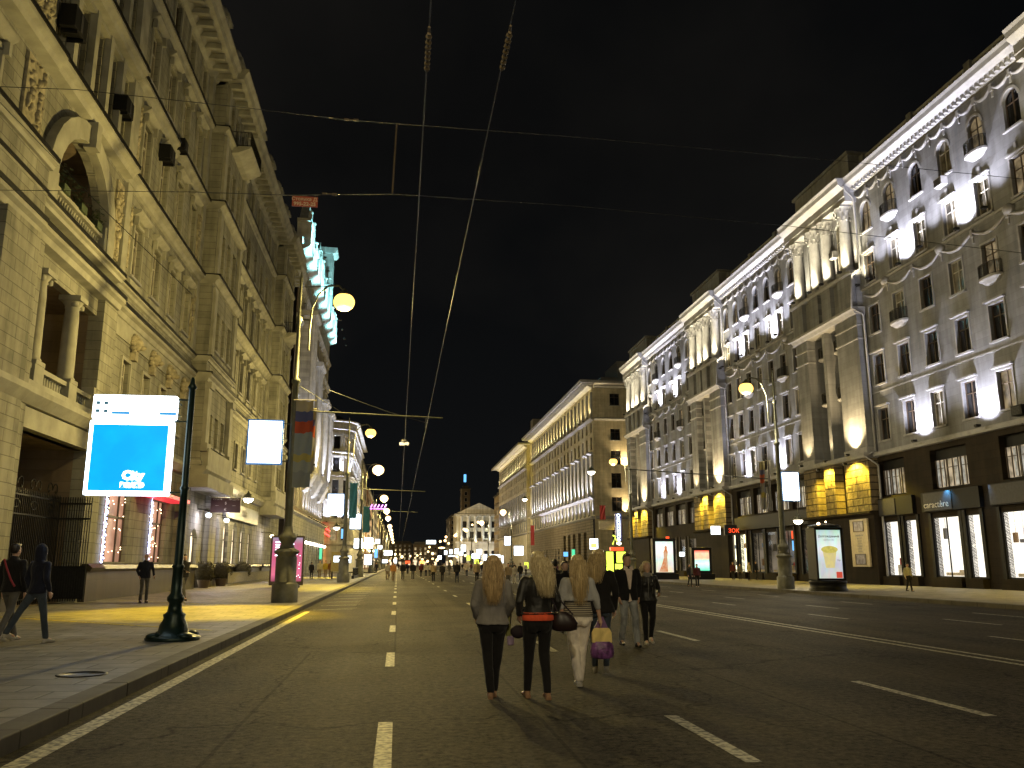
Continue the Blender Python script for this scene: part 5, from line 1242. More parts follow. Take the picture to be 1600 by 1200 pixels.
far = [(521, 868, 532, 879, 88, 'whiteglow', 'round-looking white shop sign at the foot of the rounded corner building'), (553, 841, 566, 857, 130, 'signwhite', 'left one of the pair of big white screens past the rounded corner'), (569, 840, 583, 857, 135, 'signwhite', 'right one of the pair of big white screens past the rounded corner'), (569, 866, 581, 883, 100, 'signwhite', 'pale violet poster case at the kerb left of the walking crowd'), (586, 842, 594, 850, 170, 'whiteglow', 'small bluish sign right of the pair of white screens'), (600, 860, 613, 868, 210, 'signwhite', 'wide white shop sign low on the left under the far lamps'), (597, 874, 606, 880, 215, 'whiteglow', 'small bluish shop sign just above the heads on the far left side'), (666, 844, 681, 850, 330, 'signwhite', 'wide glowing advertising board high above the far end of the street'), (694, 860, 699, 867, 300, 'whiteglow', 'first round bluish light right of the street end'), (702, 858, 707, 866, 290, 'whiteglow', 'second round bluish light right of the street end'), (710, 857, 717, 866, 280, 'whiteglow', 'third, larger bluish light box under the pedimented house'), (720, 851, 728, 862, 270, 'whiteglow', 'highest bluish light box under the pedimented house'), (736, 865, 750, 873, 300, 'signwhite', 'bright white glowing sign at the foot of the pedimented house'), (745, 858, 753, 866, 305, 'signwhite', 'upper white glowing sign at the foot of the pedimented house'), (765, 866, 782, 872, 260, 'whiteglow', 'long pale blue sign above the head of the woman in the grey jacket'), (700, 868, 712, 870, 330, 'whiteglow', 'thin bluish light strip left of the pedimented house'), (717, 862, 724, 868, 255, 'whiteglow', 'greenish white lamp-like box below the highest bluish one')]
for x0_, y0_, x1_, y1_, Y_, mt, lab in far:
    lightbox(x0_, y0_, x1_, y1_, lab, Y_, M[mt], name='illuminated_sign', cat='sign', group='illuminated signs far down the street')
more = [(533, 826, 540, 842, 120, 'blueglow', 'narrow upright blue sign left of the pair of white screens'), (499, 856, 503, 874, 95, 'greenglow', 'slim green lit sign above the arcade'), (541, 868, 549, 880, 118, 'whiteglow', 'small white sign box at the foot of the left row'), (585, 858, 590, 872, 160, 'blueglow', 'slim blue sign beside the small bluish ones on the left'), (592, 852, 597, 858, 185, 'signwhite', 'tiny bright sign under the far lamps on the left'), (615, 874, 620, 880, 260, 'signwhite', 'tiny white sign near the street end on the left side'), (633, 876, 641, 881, 300, 'redpanel', 'small red lit sign near the street end'), (645, 874, 652, 879, 310, 'farshop', 'small orange lit sign near the street end'), (656, 876, 663, 881, 290, 'neon_o', 'small orange-red sign right of the street end'), (684, 868, 690, 874, 280, 'signwhite', 'small white sign between the far lights on the right'), (729, 868, 735, 876, 250, 'yellowglow', 'small yellow-green sign under the pedimented house'), (755, 866, 761, 876, 240, 'signwhite', 'white sign just left of the long pale blue one'), (783, 868, 787, 880, 225, 'whiteglow', 'narrow bluish sign at the foot of the farthest cream building'), (819, 878, 826, 889, 160, 'yellowglow', 'yellow-green lit box between two blond women'), (741, 874, 748, 881, 262, 'yellowglow', 'yellow lit box above the brown-clad walker'), (893, 858, 899, 878, 150, 'greenglow', 'upright green glow by the entrance of the cream building'), (880, 862, 888, 870, 160, 'blueglow', 'small blue sign on the base of the cream building'), (1003, 852, 1010, 868, 125, 'blueglow', 'small blue sign left of the bright pale poster'), (1061, 862, 1070, 870, 100, 'whiteglow', 'small bluish neon between the two poster cases'), (1040, 838, 1046, 842, 110, 'redpanel', 'tiny red sign above the bright pale poster')]
M['yellowglow'] = emit('yellow_green_glow', (.75, .95, .08), 2.2); M['redpanel'] = emit('red_panel', (1, .08, .02), 2.0); M['violetglow'] = emit('violet_neon', (.8, .2, .9), 5); M['greenglow'] = emit('green_glow', (.1, .8, .4), 1.2)
for x0_, y0_, x1_, y1_, Y_, mt, lab in more:
    lightbox(x0_, y0_, x1_, y1_, lab, Y_, M[mt], name='illuminated_sign', cat='sign', group='illuminated signs far down the street')
tw = [(590, 879, 'bulb'), (609, 876, 'bulb'), (618, 873, 'bulb'), (628, 870, 'bulb'), (641, 869, 'bulb'), (652, 868, 'bulb'), (660, 874, 'bulb'), (668, 877, 'bulb'), (676, 873, 'bulb'), (671, 855, 'bulb'), (669, 862, 'bulb'), (676, 865, 'bulb'), (688, 846, 'bulb'), (697, 839, 'bulb'), (738, 820, 'bulb'), (713, 834, 'bulb'), (690, 856, 'oval'), (701, 849, 'bulb'), (725, 827, 'bulb'), (747, 816, 'bulb'), (752, 880, 'bulb'), (683, 875, 'bulb'), (704, 877, 'bulb'), (714, 870, 'bulb'), (727, 868, 'bulb'), (744, 846, 'bulb')]
wh = ['above the walking crowd', 'by the kerb', 'beside the far shops', 'under the far lamp row', 'near the street end', 'before the pedimented house']
r2 = random.Random(2)
for i, (px, py, k) in enumerate(tw):
    Y_ = r2.uniform(230, 420); p = pix(px, py, Y=Y_); t = empty('far_lamp', (p.x, p.y, 0), 'one of the many tiny lamp lights at the far end of the street', 'lamp', 'tiny far lamps at the end of the street')
    q = MB(); s = .42 if k == 'bulb' else .9; q.ball((p.x, p.y, p.z), (s if k == 'bulb' else 1.6, .4, .42), 10, 6); q.build('globe', M['lampglass_far'], t)
    if p.z > .6: q = MB(); q.tube([(p.x, p.y, 0), (p.x, p.y, p.z - .3)], .07, 5); q.build('pole', M['dark_metal'], t)
# vertical neon and kiosk behind the group
nt = empty('vertical_sign', pix(966, 823, Y=128), 'narrow vertical blue-white neon sign beside the side street on the right', 'sign')
a, b_ = pix(961, 802, Y=128), pix(972, 845, Y=128); q = MB(); q.box(a.x, b_.x, 128, 128.25, b_.z, a.z); q.build('board', emit('deep_blue_board', (.03, .06, .35), .5), nt)
zz = a.z - .35
for ch in 'ОБНИНИНОБ': text(ch, .62, ((a.x + b_.x)/2, 127.96, zz), 'S', M['whiteglow'], nt, ext=.01, bold=.02, sx=1.3); zz -= (a.z - b_.z)/9.2
kt = empty('kiosk', pix(967, 905, Y=112), 'glowing yellow-green kiosk with a red fascia behind the man in the black jacket', 'kiosk'); kY = 112
for x0_, y0_, x1_, y1_ in ((947, 862, 959, 899), (963, 862, 978, 879), (961, 881, 973, 902)):
    a, b_ = pix(x0_, y0_, Y=kY), pix(x1_, y1_, Y=kY); q = MB(); q.box(a.x, b_.x, kY - .02, kY, b_.z, a.z); q.build('glowing_panel', M['yellowglow'], kt)
a, b_ = pix(945, 861, Y=kY), pix(980, 906, Y=kY); q = MB(); q.box(a.x, b_.x, kY, kY + 2, .15, a.z); q.build('body', M['shop_dark'], kt)
a, b_ = pix(954, 855, Y=kY), pix(974, 860.5, Y=kY); q = MB(); q.box(a.x, b_.x, kY - .15, kY + .5, b_.z, a.z); q.build('red_fascia', M['redpanel'], kt)
a = pix(968, 849, Y=kY); q = MB(); q.ball((a.x, kY + .3, a.z), (.3, .1, .2), 10, 6); q.build('lamp', M['lampglass_w'], kt)
a = pix(961, 840, Y=kY); q = MB(); q.tube([(a.x - .35, kY, a.z - .9), (a.x, kY, a.z), (a.x + .5, kY, a.z - .9)], .1, 6); q.tube([(a.x + .1, kY, a.z + .1), (a.x - .3, kY, a.z + .3)], .1, 6); q.build('neon_figure', M['yellowglow'], kt)
# banners and flags
def flagmat(name, stops):
    m, N, L, b = nodes_of(name); t = N.new('ShaderNodeTexCoord'); s = N.new('ShaderNodeSeparateXYZ'); L.new(t.outputs['Generated'], s.inputs[0])
    nz_ = N.new('ShaderNodeTexNoise'); nz_.inputs['Scale'].default_value = 1.2; nz_.inputs['Detail'].default_value = 0; L.new(t.outputs['Generated'], nz_.inputs['Vector']); ma = N.new('ShaderNodeMath'); ma.operation = 'MULTIPLY_ADD'; ma.inputs[1].default_value = .07; L.new(nz_.outputs['Fac'], ma.inputs[0]); 
    sb = N.new('ShaderNodeMath'); sb.operation = 'SUBTRACT'; L.new(s.outputs['Z'], sb.inputs[0]); sb.inputs[1].default_value = .035; L.new(sb.outputs[0], ma.inputs[2])
    r = N.new('ShaderNodeValToRGB'); r.color_ramp.interpolation = 'CONSTANT'
    while len(r.color_ramp.elements) < len(stops): r.color_ramp.elements.new(.5)
    for e, (p, c) in zip(r.color_ramp.elements, stops): e.position = p; e.color = (*c, 1)
    L.new(ma.outputs[0], r.inputs['Fac']); L.new(r.outputs['Color'], b.inputs['Base Color']); b.inputs['Roughness'].default_value = .8; return m
fm1 = flagmat('striped_flag', [(0, (.22, .26, .34)), (.18, (.28, .33, .4)), (.3, (.4, .36, .14)), (.38, (.24, .3, .4)), (.62, (.45, .08, .04)), (.75, (.08, .1, .3)), (.86, (.42, .38, .3))])
fm2 = flagmat('striped_flag_pale', [(0, (.3, .3, .34)), (.25, (.4, .34, .1)), (.36, (.3, .3, .34)), (.55, (.5, .1, .04)), (.72, (.13, .13, .28)), (.82, (.42, .38, .25))])
def flag(px0, py0, px1, py1, Y, mat, label, wav=.06, name='flag'):
    a, b_ = pix(px0, py0, Y=Y), pix(px1, py1, Y=Y); q = MB(); n, mm = 8, 22; vs, fs = [], []
    for th in (0, .012):
        for j in range(mm + 1):
            for i in range(n + 1):
                x = a.x + (b_.x - a.x)*i/n; z = a.z + (b_.z - a.z)*j/mm; vs.append((x, Y + th + wav*math.sin(i*1.3 + j*.35)*(.3 + i/n), z + .02*math.sin(i*2)))
    K_ = (n+1)*(mm+1)
    for s in (0, K_):
        for j in range(mm):
            for i in range(n): k = s + j*(n+1) + i; fs.append((k, k+1, k+n+2, k+n+1))
    q.add(vs, fs, True); q.tube([(a.x - .1, Y, a.z + .03), (b_.x + .1, Y, a.z + .03)], .02, 6)
    return tag(q.build(name, mat), label, name, 'flags and banners on the lamp posts')
flag(463, 626, 484, 762, 35.7, fm1, 'tall hanging flag with blue and red bands on the nearest left lamp post')
flag(480, 640, 489, 740, 36.3, fm2, 'narrow second flag behind the tall one on the nearest left lamp post')
flag(1186, 722, 1198, 796, 51.2, fm2, 'striped flag left on the pole of the nearest right street lamp')
flag(1198, 720, 1207, 798, 51.6, plain('pale_grey_flag', (.36, .35, .34), .8), 'pale grey flag closest to the pole of the nearest right street lamp')
flag(547, 755, 557, 810, 73.6, M['tealbanner'], 'tall teal banner on the second left lamp post', name='banner')
flag(568, 792, 577, 832, 103.4, M['tealbanner'], 'teal banner farther along on the third left lamp post', name='banner')
flag(937, 790, 946, 812, 128, plain('dark_red_banner', (.2, .01, .01), .7), 'dark red banner by the side street on the right', name='banner')
flag(829, 821, 835, 852, 200, plain('dark_red_banner', (.22, .01, .01), .7), 'dark red banner on the front of the cream building', name='banner')
q = MB(); a, b_ = pix(936, 814, Y=126), pix(960, 828, Y=126); q.box(a.x, b_.x, 126, 126.15, b_.z, a.z); tag(q.build('notice_board', plain('pale_board', (.4, .36, .28), .6)), 'plain pale board beside the vertical neon sign', 'sign board')
p = pix(607, 0, Y=9)
# violet neon above far left lamps
a = pix(590, 791, Y=150); q = MB()
for i in range(5): q.tube([(a.x - 1.2 + i*.6, 150, a.z - .2), (a.x - .9 + i*.6, 150, a.z + .3)], .1, 6)
q.box(a.x - 1.5, a.x + 1.6, 150.02, 150.1, a.z - .5, a.z - .35); tag(q.build('neon_sign', M['violetglow']), 'small violet neon sign left of the third far street lamp', 'neon sign')
# exchange sign on the left (dark with pale letters)
Y_ = 60.0; a, b_ = pix(330, 778, Y=Y_), pix(375, 801, Y=Y_); t = empty('exchange_sign', (a + b_)/2, 'dark currency exchange sign with pale letters on the left pavement side', 'sign')
q = MB(); q.box(a.x, b_.x, Y_, Y_ + .25, b_.z, a.z); q.build('board', plain('maroon_board', (.035, .012, .012), .4), t)
text('ОБМЕН ВАЛЮТЫ', .30, ((a.x + b_.x)/2, Y_ - .02, a.z + .16), 'S', M['letter'], t, sx=.9, ext=.01)
for tx, dx, dz in (('КУПИТЬ', -.55, -.1), ('ПРОДАТЬ', .55, -.1), ('$', 0, -.35), ('€', 0, -.78), ('-----', -.55, -.5), ('-----', .55, -.5)): text(tx, .14 if len(tx) > 1 else .26, ((a.x + b_.x)/2 + dx, Y_ - .02, a.z + dz), 'S', M['letter'], t, ext=.005)
q = MB(); q.box(a.x - .6, a.x, Y_ + .1, Y_ + .15, a.z - .3, a.z - .24); q.box(-13, a.x, Y_ + .1, Y_ + .15, b_.z + .1, b_.z + .16); q.build('bracket', M['dark_metal'], t)

# pink poster case (left) and tall poster pillar (right)
def postermat(name, kind):
    m, N, L, b = nodes_of(name); t = N.new('ShaderNodeTexCoord'); s = N.new('ShaderNodeSeparateXYZ'); L.new(t.outputs['Generated'], s.inputs[0])
    r = N.new('ShaderNodeValToRGB'); L.new(s.outputs['Z'], r.inputs['Fac']); z = N.new('ShaderNodeTexNoise'); z.inputs['Scale'].default_value = 4; L.new(t.outputs['Generated'], z.inputs['Vector'])
    st_ = {'pink': [(0, (.3, .06, .1)), (.15, (.75, .16, .26)), (.5, (.62, .12, .22)), (.85, (.5, .12, .22)), (1, (.35, .3, .4))], 'tall': [(0, (.62, .68, .6)), (.3, (.6, .64, .66)), (.6, (.85, .95, .92)), (.85, (.7, .85, .82)), (1, (.5, .75, .62))],
           'woman': [(0, (.8, .7, .5)), (.4, (.7, .8, .7)), (.8, (.95, .95, .9)), (1, (.7, .9, .8))], 'green': [(0, (.1, .75, .45)), (.35, (.8, 1, .95)), (.5, (.5, .9, .7)), (.62, (.9, .5, .3)), (.85, (1, .6, .4)), (1, (.9, .1, .05))]}[kind]
    while len(r.color_ramp.elements) < len(st_): r.color_ramp.elements.new(.5)
    for e, (p, c) in zip(r.color_ramp.elements, st_): e.position = p; e.color = (*c, 1)
    mx = N.new('ShaderNodeMix'); mx.data_type = 'RGBA'; mx.blend_type = 'MULTIPLY'; mx.inputs['Factor'].default_value = .5; L.new(r.outputs['Color'], mx.inputs[6]); L.new(z.outputs['Color'], mx.inputs[7])
    L.new(mx.outputs[2], b.inputs['Emission Color']); b.inputs['Emission Strength'].default_value = {'pink': 1.5, 'tall': 1.25, 'woman': 1.6, 'green': 1.8}[kind]; b.inputs['Base Color'].default_value = (.03, .03, .03, 1); b.inputs['Roughness'].default_value = .2; return m
M['caseblack'] = plain('black_case', (.008, .008, .009), .45, 0, spec=.3); M['casebrown'] = plain('brown_case', (.10, .075, .06), .4, .2)
Y_ = 58.0; a, b_ = pix(424, 837, Y=Y_), pix(473, 909, Y=Y_); t = empty('poster_case', ((a.x + b_.x)/2, Y_, .15), 'lit pink poster case behind the base of the left lamp post', 'poster case')
q = MB(); q.box(a.x, b_.x, Y_, Y_ + .3, .3, a.z); q.box(a.x + .2, b_.x - .2, Y_ + .05, Y_ + .25, .15, .3); q.build('frame', M['casebrown'], t, bevel=.03)
q = MB(); q.box(a.x + .12, b_.x - .12, Y_ - .012, Y_ - .002, .55, a.z - .12); pf = q.build('poster', postermat('pink_poster', 'pink'), t)
q = MB(); r2 = random.Random(8)
for i in range(6):
    z = a.z - .45 - i*.17; x = a.x + .3
    for wd in range(2 if i < 4 else 1): w = r2.uniform(.25, .5); q.box(x, x + w, Y_ - .02, Y_ - .014, z, z + .08); x += w + .1
for i in range(5): z = a.z - .4 - i*.17; w = r2.uniform(.2, .5); q.box(b_.x - 1.0, b_.x - 1.0 + w, Y_ - .02, Y_ - .014, z, z + .07)
for i in range(26): q.ball((r2.uniform((a.x+b_.x)/2, b_.x - .2), Y_ - .015, r2.uniform(.7, a.z - 1)), (.03, .006, .03), 6, 4)
q.build('poster_text', M['whiteglow'], pf)
Y_ = 46.5; a, b_ = pix(1272, 824, Y=Y_), pix(1324, 911, Y=Y_); t = empty('poster_pillar', ((a.x + b_.x)/2, Y_, .15), 'tall black poster pillar with a lit poster of a yellow cup on the right pavement', 'poster pillar')
cx = (a.x + b_.x)/2
q = MB(); q.box(a.x, b_.x, Y_, Y_ + 1.1, .75, a.z); q.lathe((cx, Y_ + .55, a.z), [(.92, 0), (.92, .12), (.5, .2), (.3, .25)], 20); q.build('frame', M['caseblack'], t, bevel=.05)
q = MB(); q.lathe((cx, Y_ + .55, .15), [(1.06, 0), (1.06, .12), (1.0, .16), (1.0, .42), (1.04, .46), (1.04, .56), (.95, .6)], 28); q.build('base', M['caseblack'], t)
q = MB(); pa, pb_ = pix(1275, 828, Y=Y_), pix(1318, 907, Y=Y_); q.box(pa.x, pb_.x, Y_ - .014, Y_ - .002, .86, pa.z); po = q.build('poster', postermat('tall_poster', 'tall'), t)
M['cupyellow'] = emit('cup_yellow', (.86, .72, .26), .85, .2, 3, (.74, .62, .3)); M['cuprim'] = emit('cup_top', (.78, .66, .14), .85, .25, 5)
cx2 = (pa.x + pb_.x)/2; mz = (pa.z + .86)/2 - .15
q = MB(); q.poly([(cx2 - .28, Y_ - .02, mz - .62), (cx2 + .24, Y_ - .02, mz - .62), (cx2 + .42, Y_ - .02, mz + .35), (cx2 - .42, Y_ - .02, mz + .35)]); q.build('cup_print', M['cupyellow'], po, recalc=False)
q = MB(); q.ball((cx2, Y_ - .022, mz + .4), (.5, .006, .2), 20, 10); q.build('cup_top_print', M['cuprim'], po)
M['greyink'] = plain('grey_ink', (.22, .25, .27), .5)
text('Долгожданный', .17, (cx2, Y_ - .024, pa.z - .36), 'S', M['greyink'], po, ext=.002, bold=.003); text('новый вкус лета', .08, (cx2, Y_ - .024, pa.z - .56), 'S', M['greyink'], po, ext=.002)
q = MB(); q.box(pb_.x - .4, pb_.x - .04, Y_ - .024, Y_ - .016, .88, 1.22); q.build('red_square', emit('red_square', (.75, .09, .05), .8), po)
text('25р', .13, (pb_.x - .2, Y_ - .03, mz - .2), 'S', M['greyink'], po, ext=.002)
# two finial bulbs
q = MB(); q.ball((cx - .55, Y_ + .1, a.z + .2), .09, 10, 6); q.ball((cx - .1, Y_ + .1, a.z + .32), .05, 8, 5); q.build('top_bulb', M['bulb_w'], t)
# info board on the wall of the bay
FB1 = facade_R(35.2); a, b_ = pix(1357, 810, X=35.25), pix(1326, 884, X=35.25); u0, u1 = a.y, a.y + 2.5
t = empty('notice_board', (35.25, (u0+u1)/2, 1.5), 'tall cream notice board with two framed pictures beside the lit shop windows', 'notice board')
Fx = facade_R(35.22); q = FB(Fx); zt = a.z; q.box(u0, u1, 1.45, zt, 0, .14); q.build('board', plain('cream_board', (.42, .36, .25), .5), t)
q = FB(Fx)
for v0 in (1.6, zt - .95): 
    for x0_, x1_, y0_, y1_ in ((u0+.5, u1-.5, v0, v0+.05), (u0+.5, u1-.5, v0+.75, v0+.8), (u0+.5, u0+.56, v0, v0+.8), (u1-.56, u1-.5, v0, v0+.8)): q.box(x0_, x1_, y0_, y1_, .141, .18)
q.build('picture_frame', M['frame_b'], t)
q = FB(Fx)
for v0 in (1.65, zt - .9): q.box(u0+.56, u1-.56, v0, v0+.7, .142, .15)
q.build('picture', plain('picture_print', (.2, .19, .24), .3, var=.7, scale=3), t)
for k in range(9): text(('ЧАСЫ РАБОТЫ', 'пн-пт 9-21', 'сб 10-20', 'вс 10-18', 'РЕСТОРАН', 'КНИГИ', 'АПТЕКА', 'вход со двора', '2 этаж')[k], .15, Fx((u0+u1)/2, zt - 1.25 - k*.2, .146), 'R', M['greyink'], t, ext=.003)
spot_light(Fx((u0+u1)/2, 6.5, 2.5), Fx((u0+u1)/2, 3, 0), 120, (1, .85, .6), 60, .7)
# poster cases further along on the right pavement
for (x0_, y0_, x1_, y1_), Y_, kd, lab in (((1022, 846, 1055, 901), 84.0, 'woman', 'large black poster case with a bright pale poster behind the smiling couple'), ((1083, 860, 1111, 897), 84.0, 'green', 'lit poster case with red top and green bottom on the right pavement')):
    a, b_ = pix(x0_, y0_, Y=Y_), pix(x1_, y1_, Y=Y_); t = empty('poster_case', ((a.x + b_.x)/2, Y_, .15), lab, 'poster case')
    q = MB(); q.box(a.x - .15, b_.x + .15, Y_, Y_ + .7, .3, a.z + .3); q.box(a.x - .35, b_.x + .35, Y_ - .2, Y_ + .9, .15, .75); q.build('frame', M['caseblack'], t, bevel=.04)
    q = MB(); q.box(a.x + .12, b_.x - .12, Y_ - .014, Y_ - .002, .85 if kd == 'woman' else 1.0, a.z); po = q.build('poster', postermat(kd + '_poster', kd), t)
    if kd == 'woman':
        q = MB(); c = (a.x + b_.x)/2 + .1; q.ring([[(c + dx + r_*math.cos(k*math.pi/4), Y_ - .02 + .004*math.sin(k*math.pi/4), z) for k in range(8)] for dx, r_, z in ((-.25, .45, .9), (-.1, .3, 1.6), (0, .16, 2.3), (.03, .22, 2.8), (.05, .1, 3.1), (.05, .13, 3.3), (.05, .02, 3.45))]); q.build('figure_print', emit('orange_print', (.75, .22, .06), .9, .5, 3, (.8, .5, .3)), po)
# signs of the middle shops
q = MB()
for (px0, py0, px1, py1), mt, lab in (((1112, 822, 1126, 835), 'whiteglow', 'small bright square sign box on the pier of the middle bay'), ((1132, 820, 1152, 836), 'signgrey', 'grey shop sign with red letters above the yellow-white shop door')):
    a, b_ = pix(px0, py0, Y=87.0), pix(px1, py1, Y=87.0); q = MB(); q.box(a.x, b_.x, 87, 87.3, b_.z, a.z); o = tag(q.build('shop_sign', M[mt]), lab, 'sign')
    if mt == 'signgrey': text('ЗОК', .6, ((a.x+b_.x)/2 + .3, 86.97, (a.z+b_.z)/2 - .1), 'S', M['redpanel'], o, ext=.01)
a, b_ = pix(1223, 833, X=35.9), pix(1243, 895, X=35.9)
for (u_, v_, w_, h_, mt) in ((76.6, 4.0, .9, .7, 'redpanel'), (77.0, 2.9, .5, .9, 'blueglow'), (76.5, 2.2, .5, .5, 'redpanel')):
    q = FB(FR); q.box(u_, u_ + w_, v_, v_ + h_, -.9, -.85); q.build('window_display', M[mt], rb)
# mannequins and goods in the lit windows
M['clothdark'] = plain('dark_cloth', (.03, .02, .03), .8); M['clothred'] = plain('red_goods', (.35, .02, .03), .6)
def mannequin(u, v0, label, mat, n=-.9):
    p = FR(u, v0, n); t = empty('mannequin', p, label, 'mannequin', 'mannequins in the lit shop windows')
    q = MB(); x, y, z = p
    q.ring([[(x + rx*math.cos(k*math.pi/5), y + dy + ry*math.sin(k*math.pi/5), z + zz) for k in range(10)] for zz, rx, ry, dy in ((.55, .1, .14, 0), (.85, .12, .17, 0), (1.0, .1, .13, 0), (1.2, .11, .15, 0), (1.35, .1, .19, 0), (1.42, .05, .07, 0))]); q.build('dress', mat, t)
    q = MB(); q.tube([(x, y - .06, z + .02), (x, y - .07, z + .3), (x, y - .06, z + .6)], [.035, .05, .07], 8); q.tube([(x, y + .07, z + .02), (x, y + .06, z + .3), (x, y + .06, z + .6)], [.035, .05, .07], 8)
    q.tube([(x, y - .19, z + 1.33), (x, y - .26, z + 1.1), (x - .1, y - .2, z + .9)], [.04, .035, .025], 7); q.tube([(x, y + .19, z + 1.33), (x, y + .25, z + 1.1), (x, y + .24, z + .85)], [.04, .035, .025], 7)
    q.tube([(x, y, z + 1.4), (x, y, z + 1.5)], .04, 7); q.ball((x, y, z + 1.6), (.08, .07, .11), 10, 8); q.build('figure', plain('mannequin_skin', (.5, .42, .36), .4), t)
mannequin(52.4, .82, 'slim mannequin in a dark dress in the shop window under the letters', M['clothdark']); mannequin(49.9, .95, 'mannequin in a bulky dark coat in the narrow shop window', M['clothdark']); mannequin(45.4, .82, 'mannequin partly cut by the right edge of the picture', M['clothred'])
for u, v, w, h, lab in ((58.7, 1.6, .8, .7, 'red handbag displayed in the leftmost lit shop window'), (56.3, 1.5, .45, 1.0, 'red garment displayed in the narrow lit window behind the walking person')):
    q = FB(FR); q.box(u, u + w, v, v + h*.7, -.8, -.5); q.tube([(u + .15, v + h*.7, -.65), (u + w*.3, v + h, -.65), (u + w*.7, v + h, -.65), (u + w - .15, v + h*.7, -.65)], .03, 6); tag(q.build('handbag', M['clothred'], bevel=.03), lab, 'bag')
    q = FB(FR); q.box(u - .1, u + w + .1, .82, v, -.9, -.4); tag(q.build('display_plinth', plain('white_plinth', (.6, .58, .55), .6)), lab.replace('red handbag', 'white plinth under the red handbag').replace('red garment', 'white plinth under the red garment'), 'plinth')
# planters with clipped shrubs and low fence at the left shops
M['shrub'] = plain('clipped_shrub', (.045, .04, .022), .9, var=.5, scale=14, bump=1, bscale=25)
for i, (px, lab) in enumerate(((318, 'first round clipped shrub left of the shop windows'), (345, 'second round clipped shrub between the left shop windows'), (377, 'third round clipped shrub near the pink poster'))):
    p = pix(px, 912 - i*1.2, X=-12.3 + i*.1); t = empty('potted_shrub', (p.x, p.y, .15), lab, 'shrub', 'clipped shrubs by the left shops')
    q = MB(); q.lathe((p.x, p.y, .15), [(.3, 0), (.42, .45), (.45, .5), (.4, .52)], 14); q.build('pot', M['casebrown'], t)
    q = MB(); r2 = random.Random(i)
    for k in range(2600):
        th, ph_ = r2.uniform(0, 6.283), math.acos(r2.uniform(-1, 1)); rr = .72*(r2.uniform(.75, 1.04)); c = Vector((p.x + rr*math.sin(ph_)*math.cos(th), p.y + rr*math.sin(ph_)*math.sin(th), 1.15 + .68*math.cos(ph_)*rr/.72)); s = .05
        d = Vector((r2.uniform(-1, 1), r2.uniform(-1, 1), r2.uniform(-1, 1)))*s; e = Vector((r2.uniform(-1, 1), r2.uniform(-1, 1), r2.uniform(-1, 1)))*s; q.add([tuple(c - d), tuple(c + e), tuple(c + d)], [(0, 1, 2)])
    q.ball((p.x, p.y, 1.15), .6, 14, 10); q.build('foliage', M['shrub'], t, recalc=False)
t = empty('low_fence', (-11.6, 70, .15), 'low white iron fence in front of the left shop windows', 'fence'); q = MB(); y = 62.5
while y < 82: q.box(-11.62, -11.58, y, y + .04, .15, 1.05); y += .2
q.build('bars', plain('pale_iron', (.35, .33, .28), .5), t); q = MB(); q.box(-11.64, -11.56, 62.5, 82, 1.05, 1.1); q.box(-11.63, -11.57, 62.5, 82, .3, .34); q.build('rail', M['dark_metal'], t)
# kiosk screen and bus shelter-like box at left far
t = empty('plain_board', pix(492, 905, Y=92), 'blank yellowish standing board by the kerb behind the far left group', 'board'); a, b_ = pix(518, 862, Y=92), pix(537, 905, Y=92); q = MB(); q.box(a.x, b_.x, 92, 92.2, .9, a.z); q.build('panel', plain('ochre_panel', (.36, .30, .12), .6), t); q = MB(); q.box(a.x + .1, a.x + .2, 92.05, 92.15, .15, .9); q.box(b_.x - .2, b_.x - .1, 92.05, 92.15, .15, .9); q.build('leg', M['dark_metal'], t)
t = empty('underpass_railing', (-5.2, 100, .15), 'dark railing of the underpass stairs at the left kerb', 'railing'); q = MB(); y = 92
while y < 118: q.box(-4.6, -4.55, y, y + .06, .15, 1.2); y += .35
q.box(-4.62, -4.53, 92, 118, 1.2, 1.28); q.box(-4.7, -4.45, 92, 118, .15, .45); q.build('bars', M['dark_metal'], t)
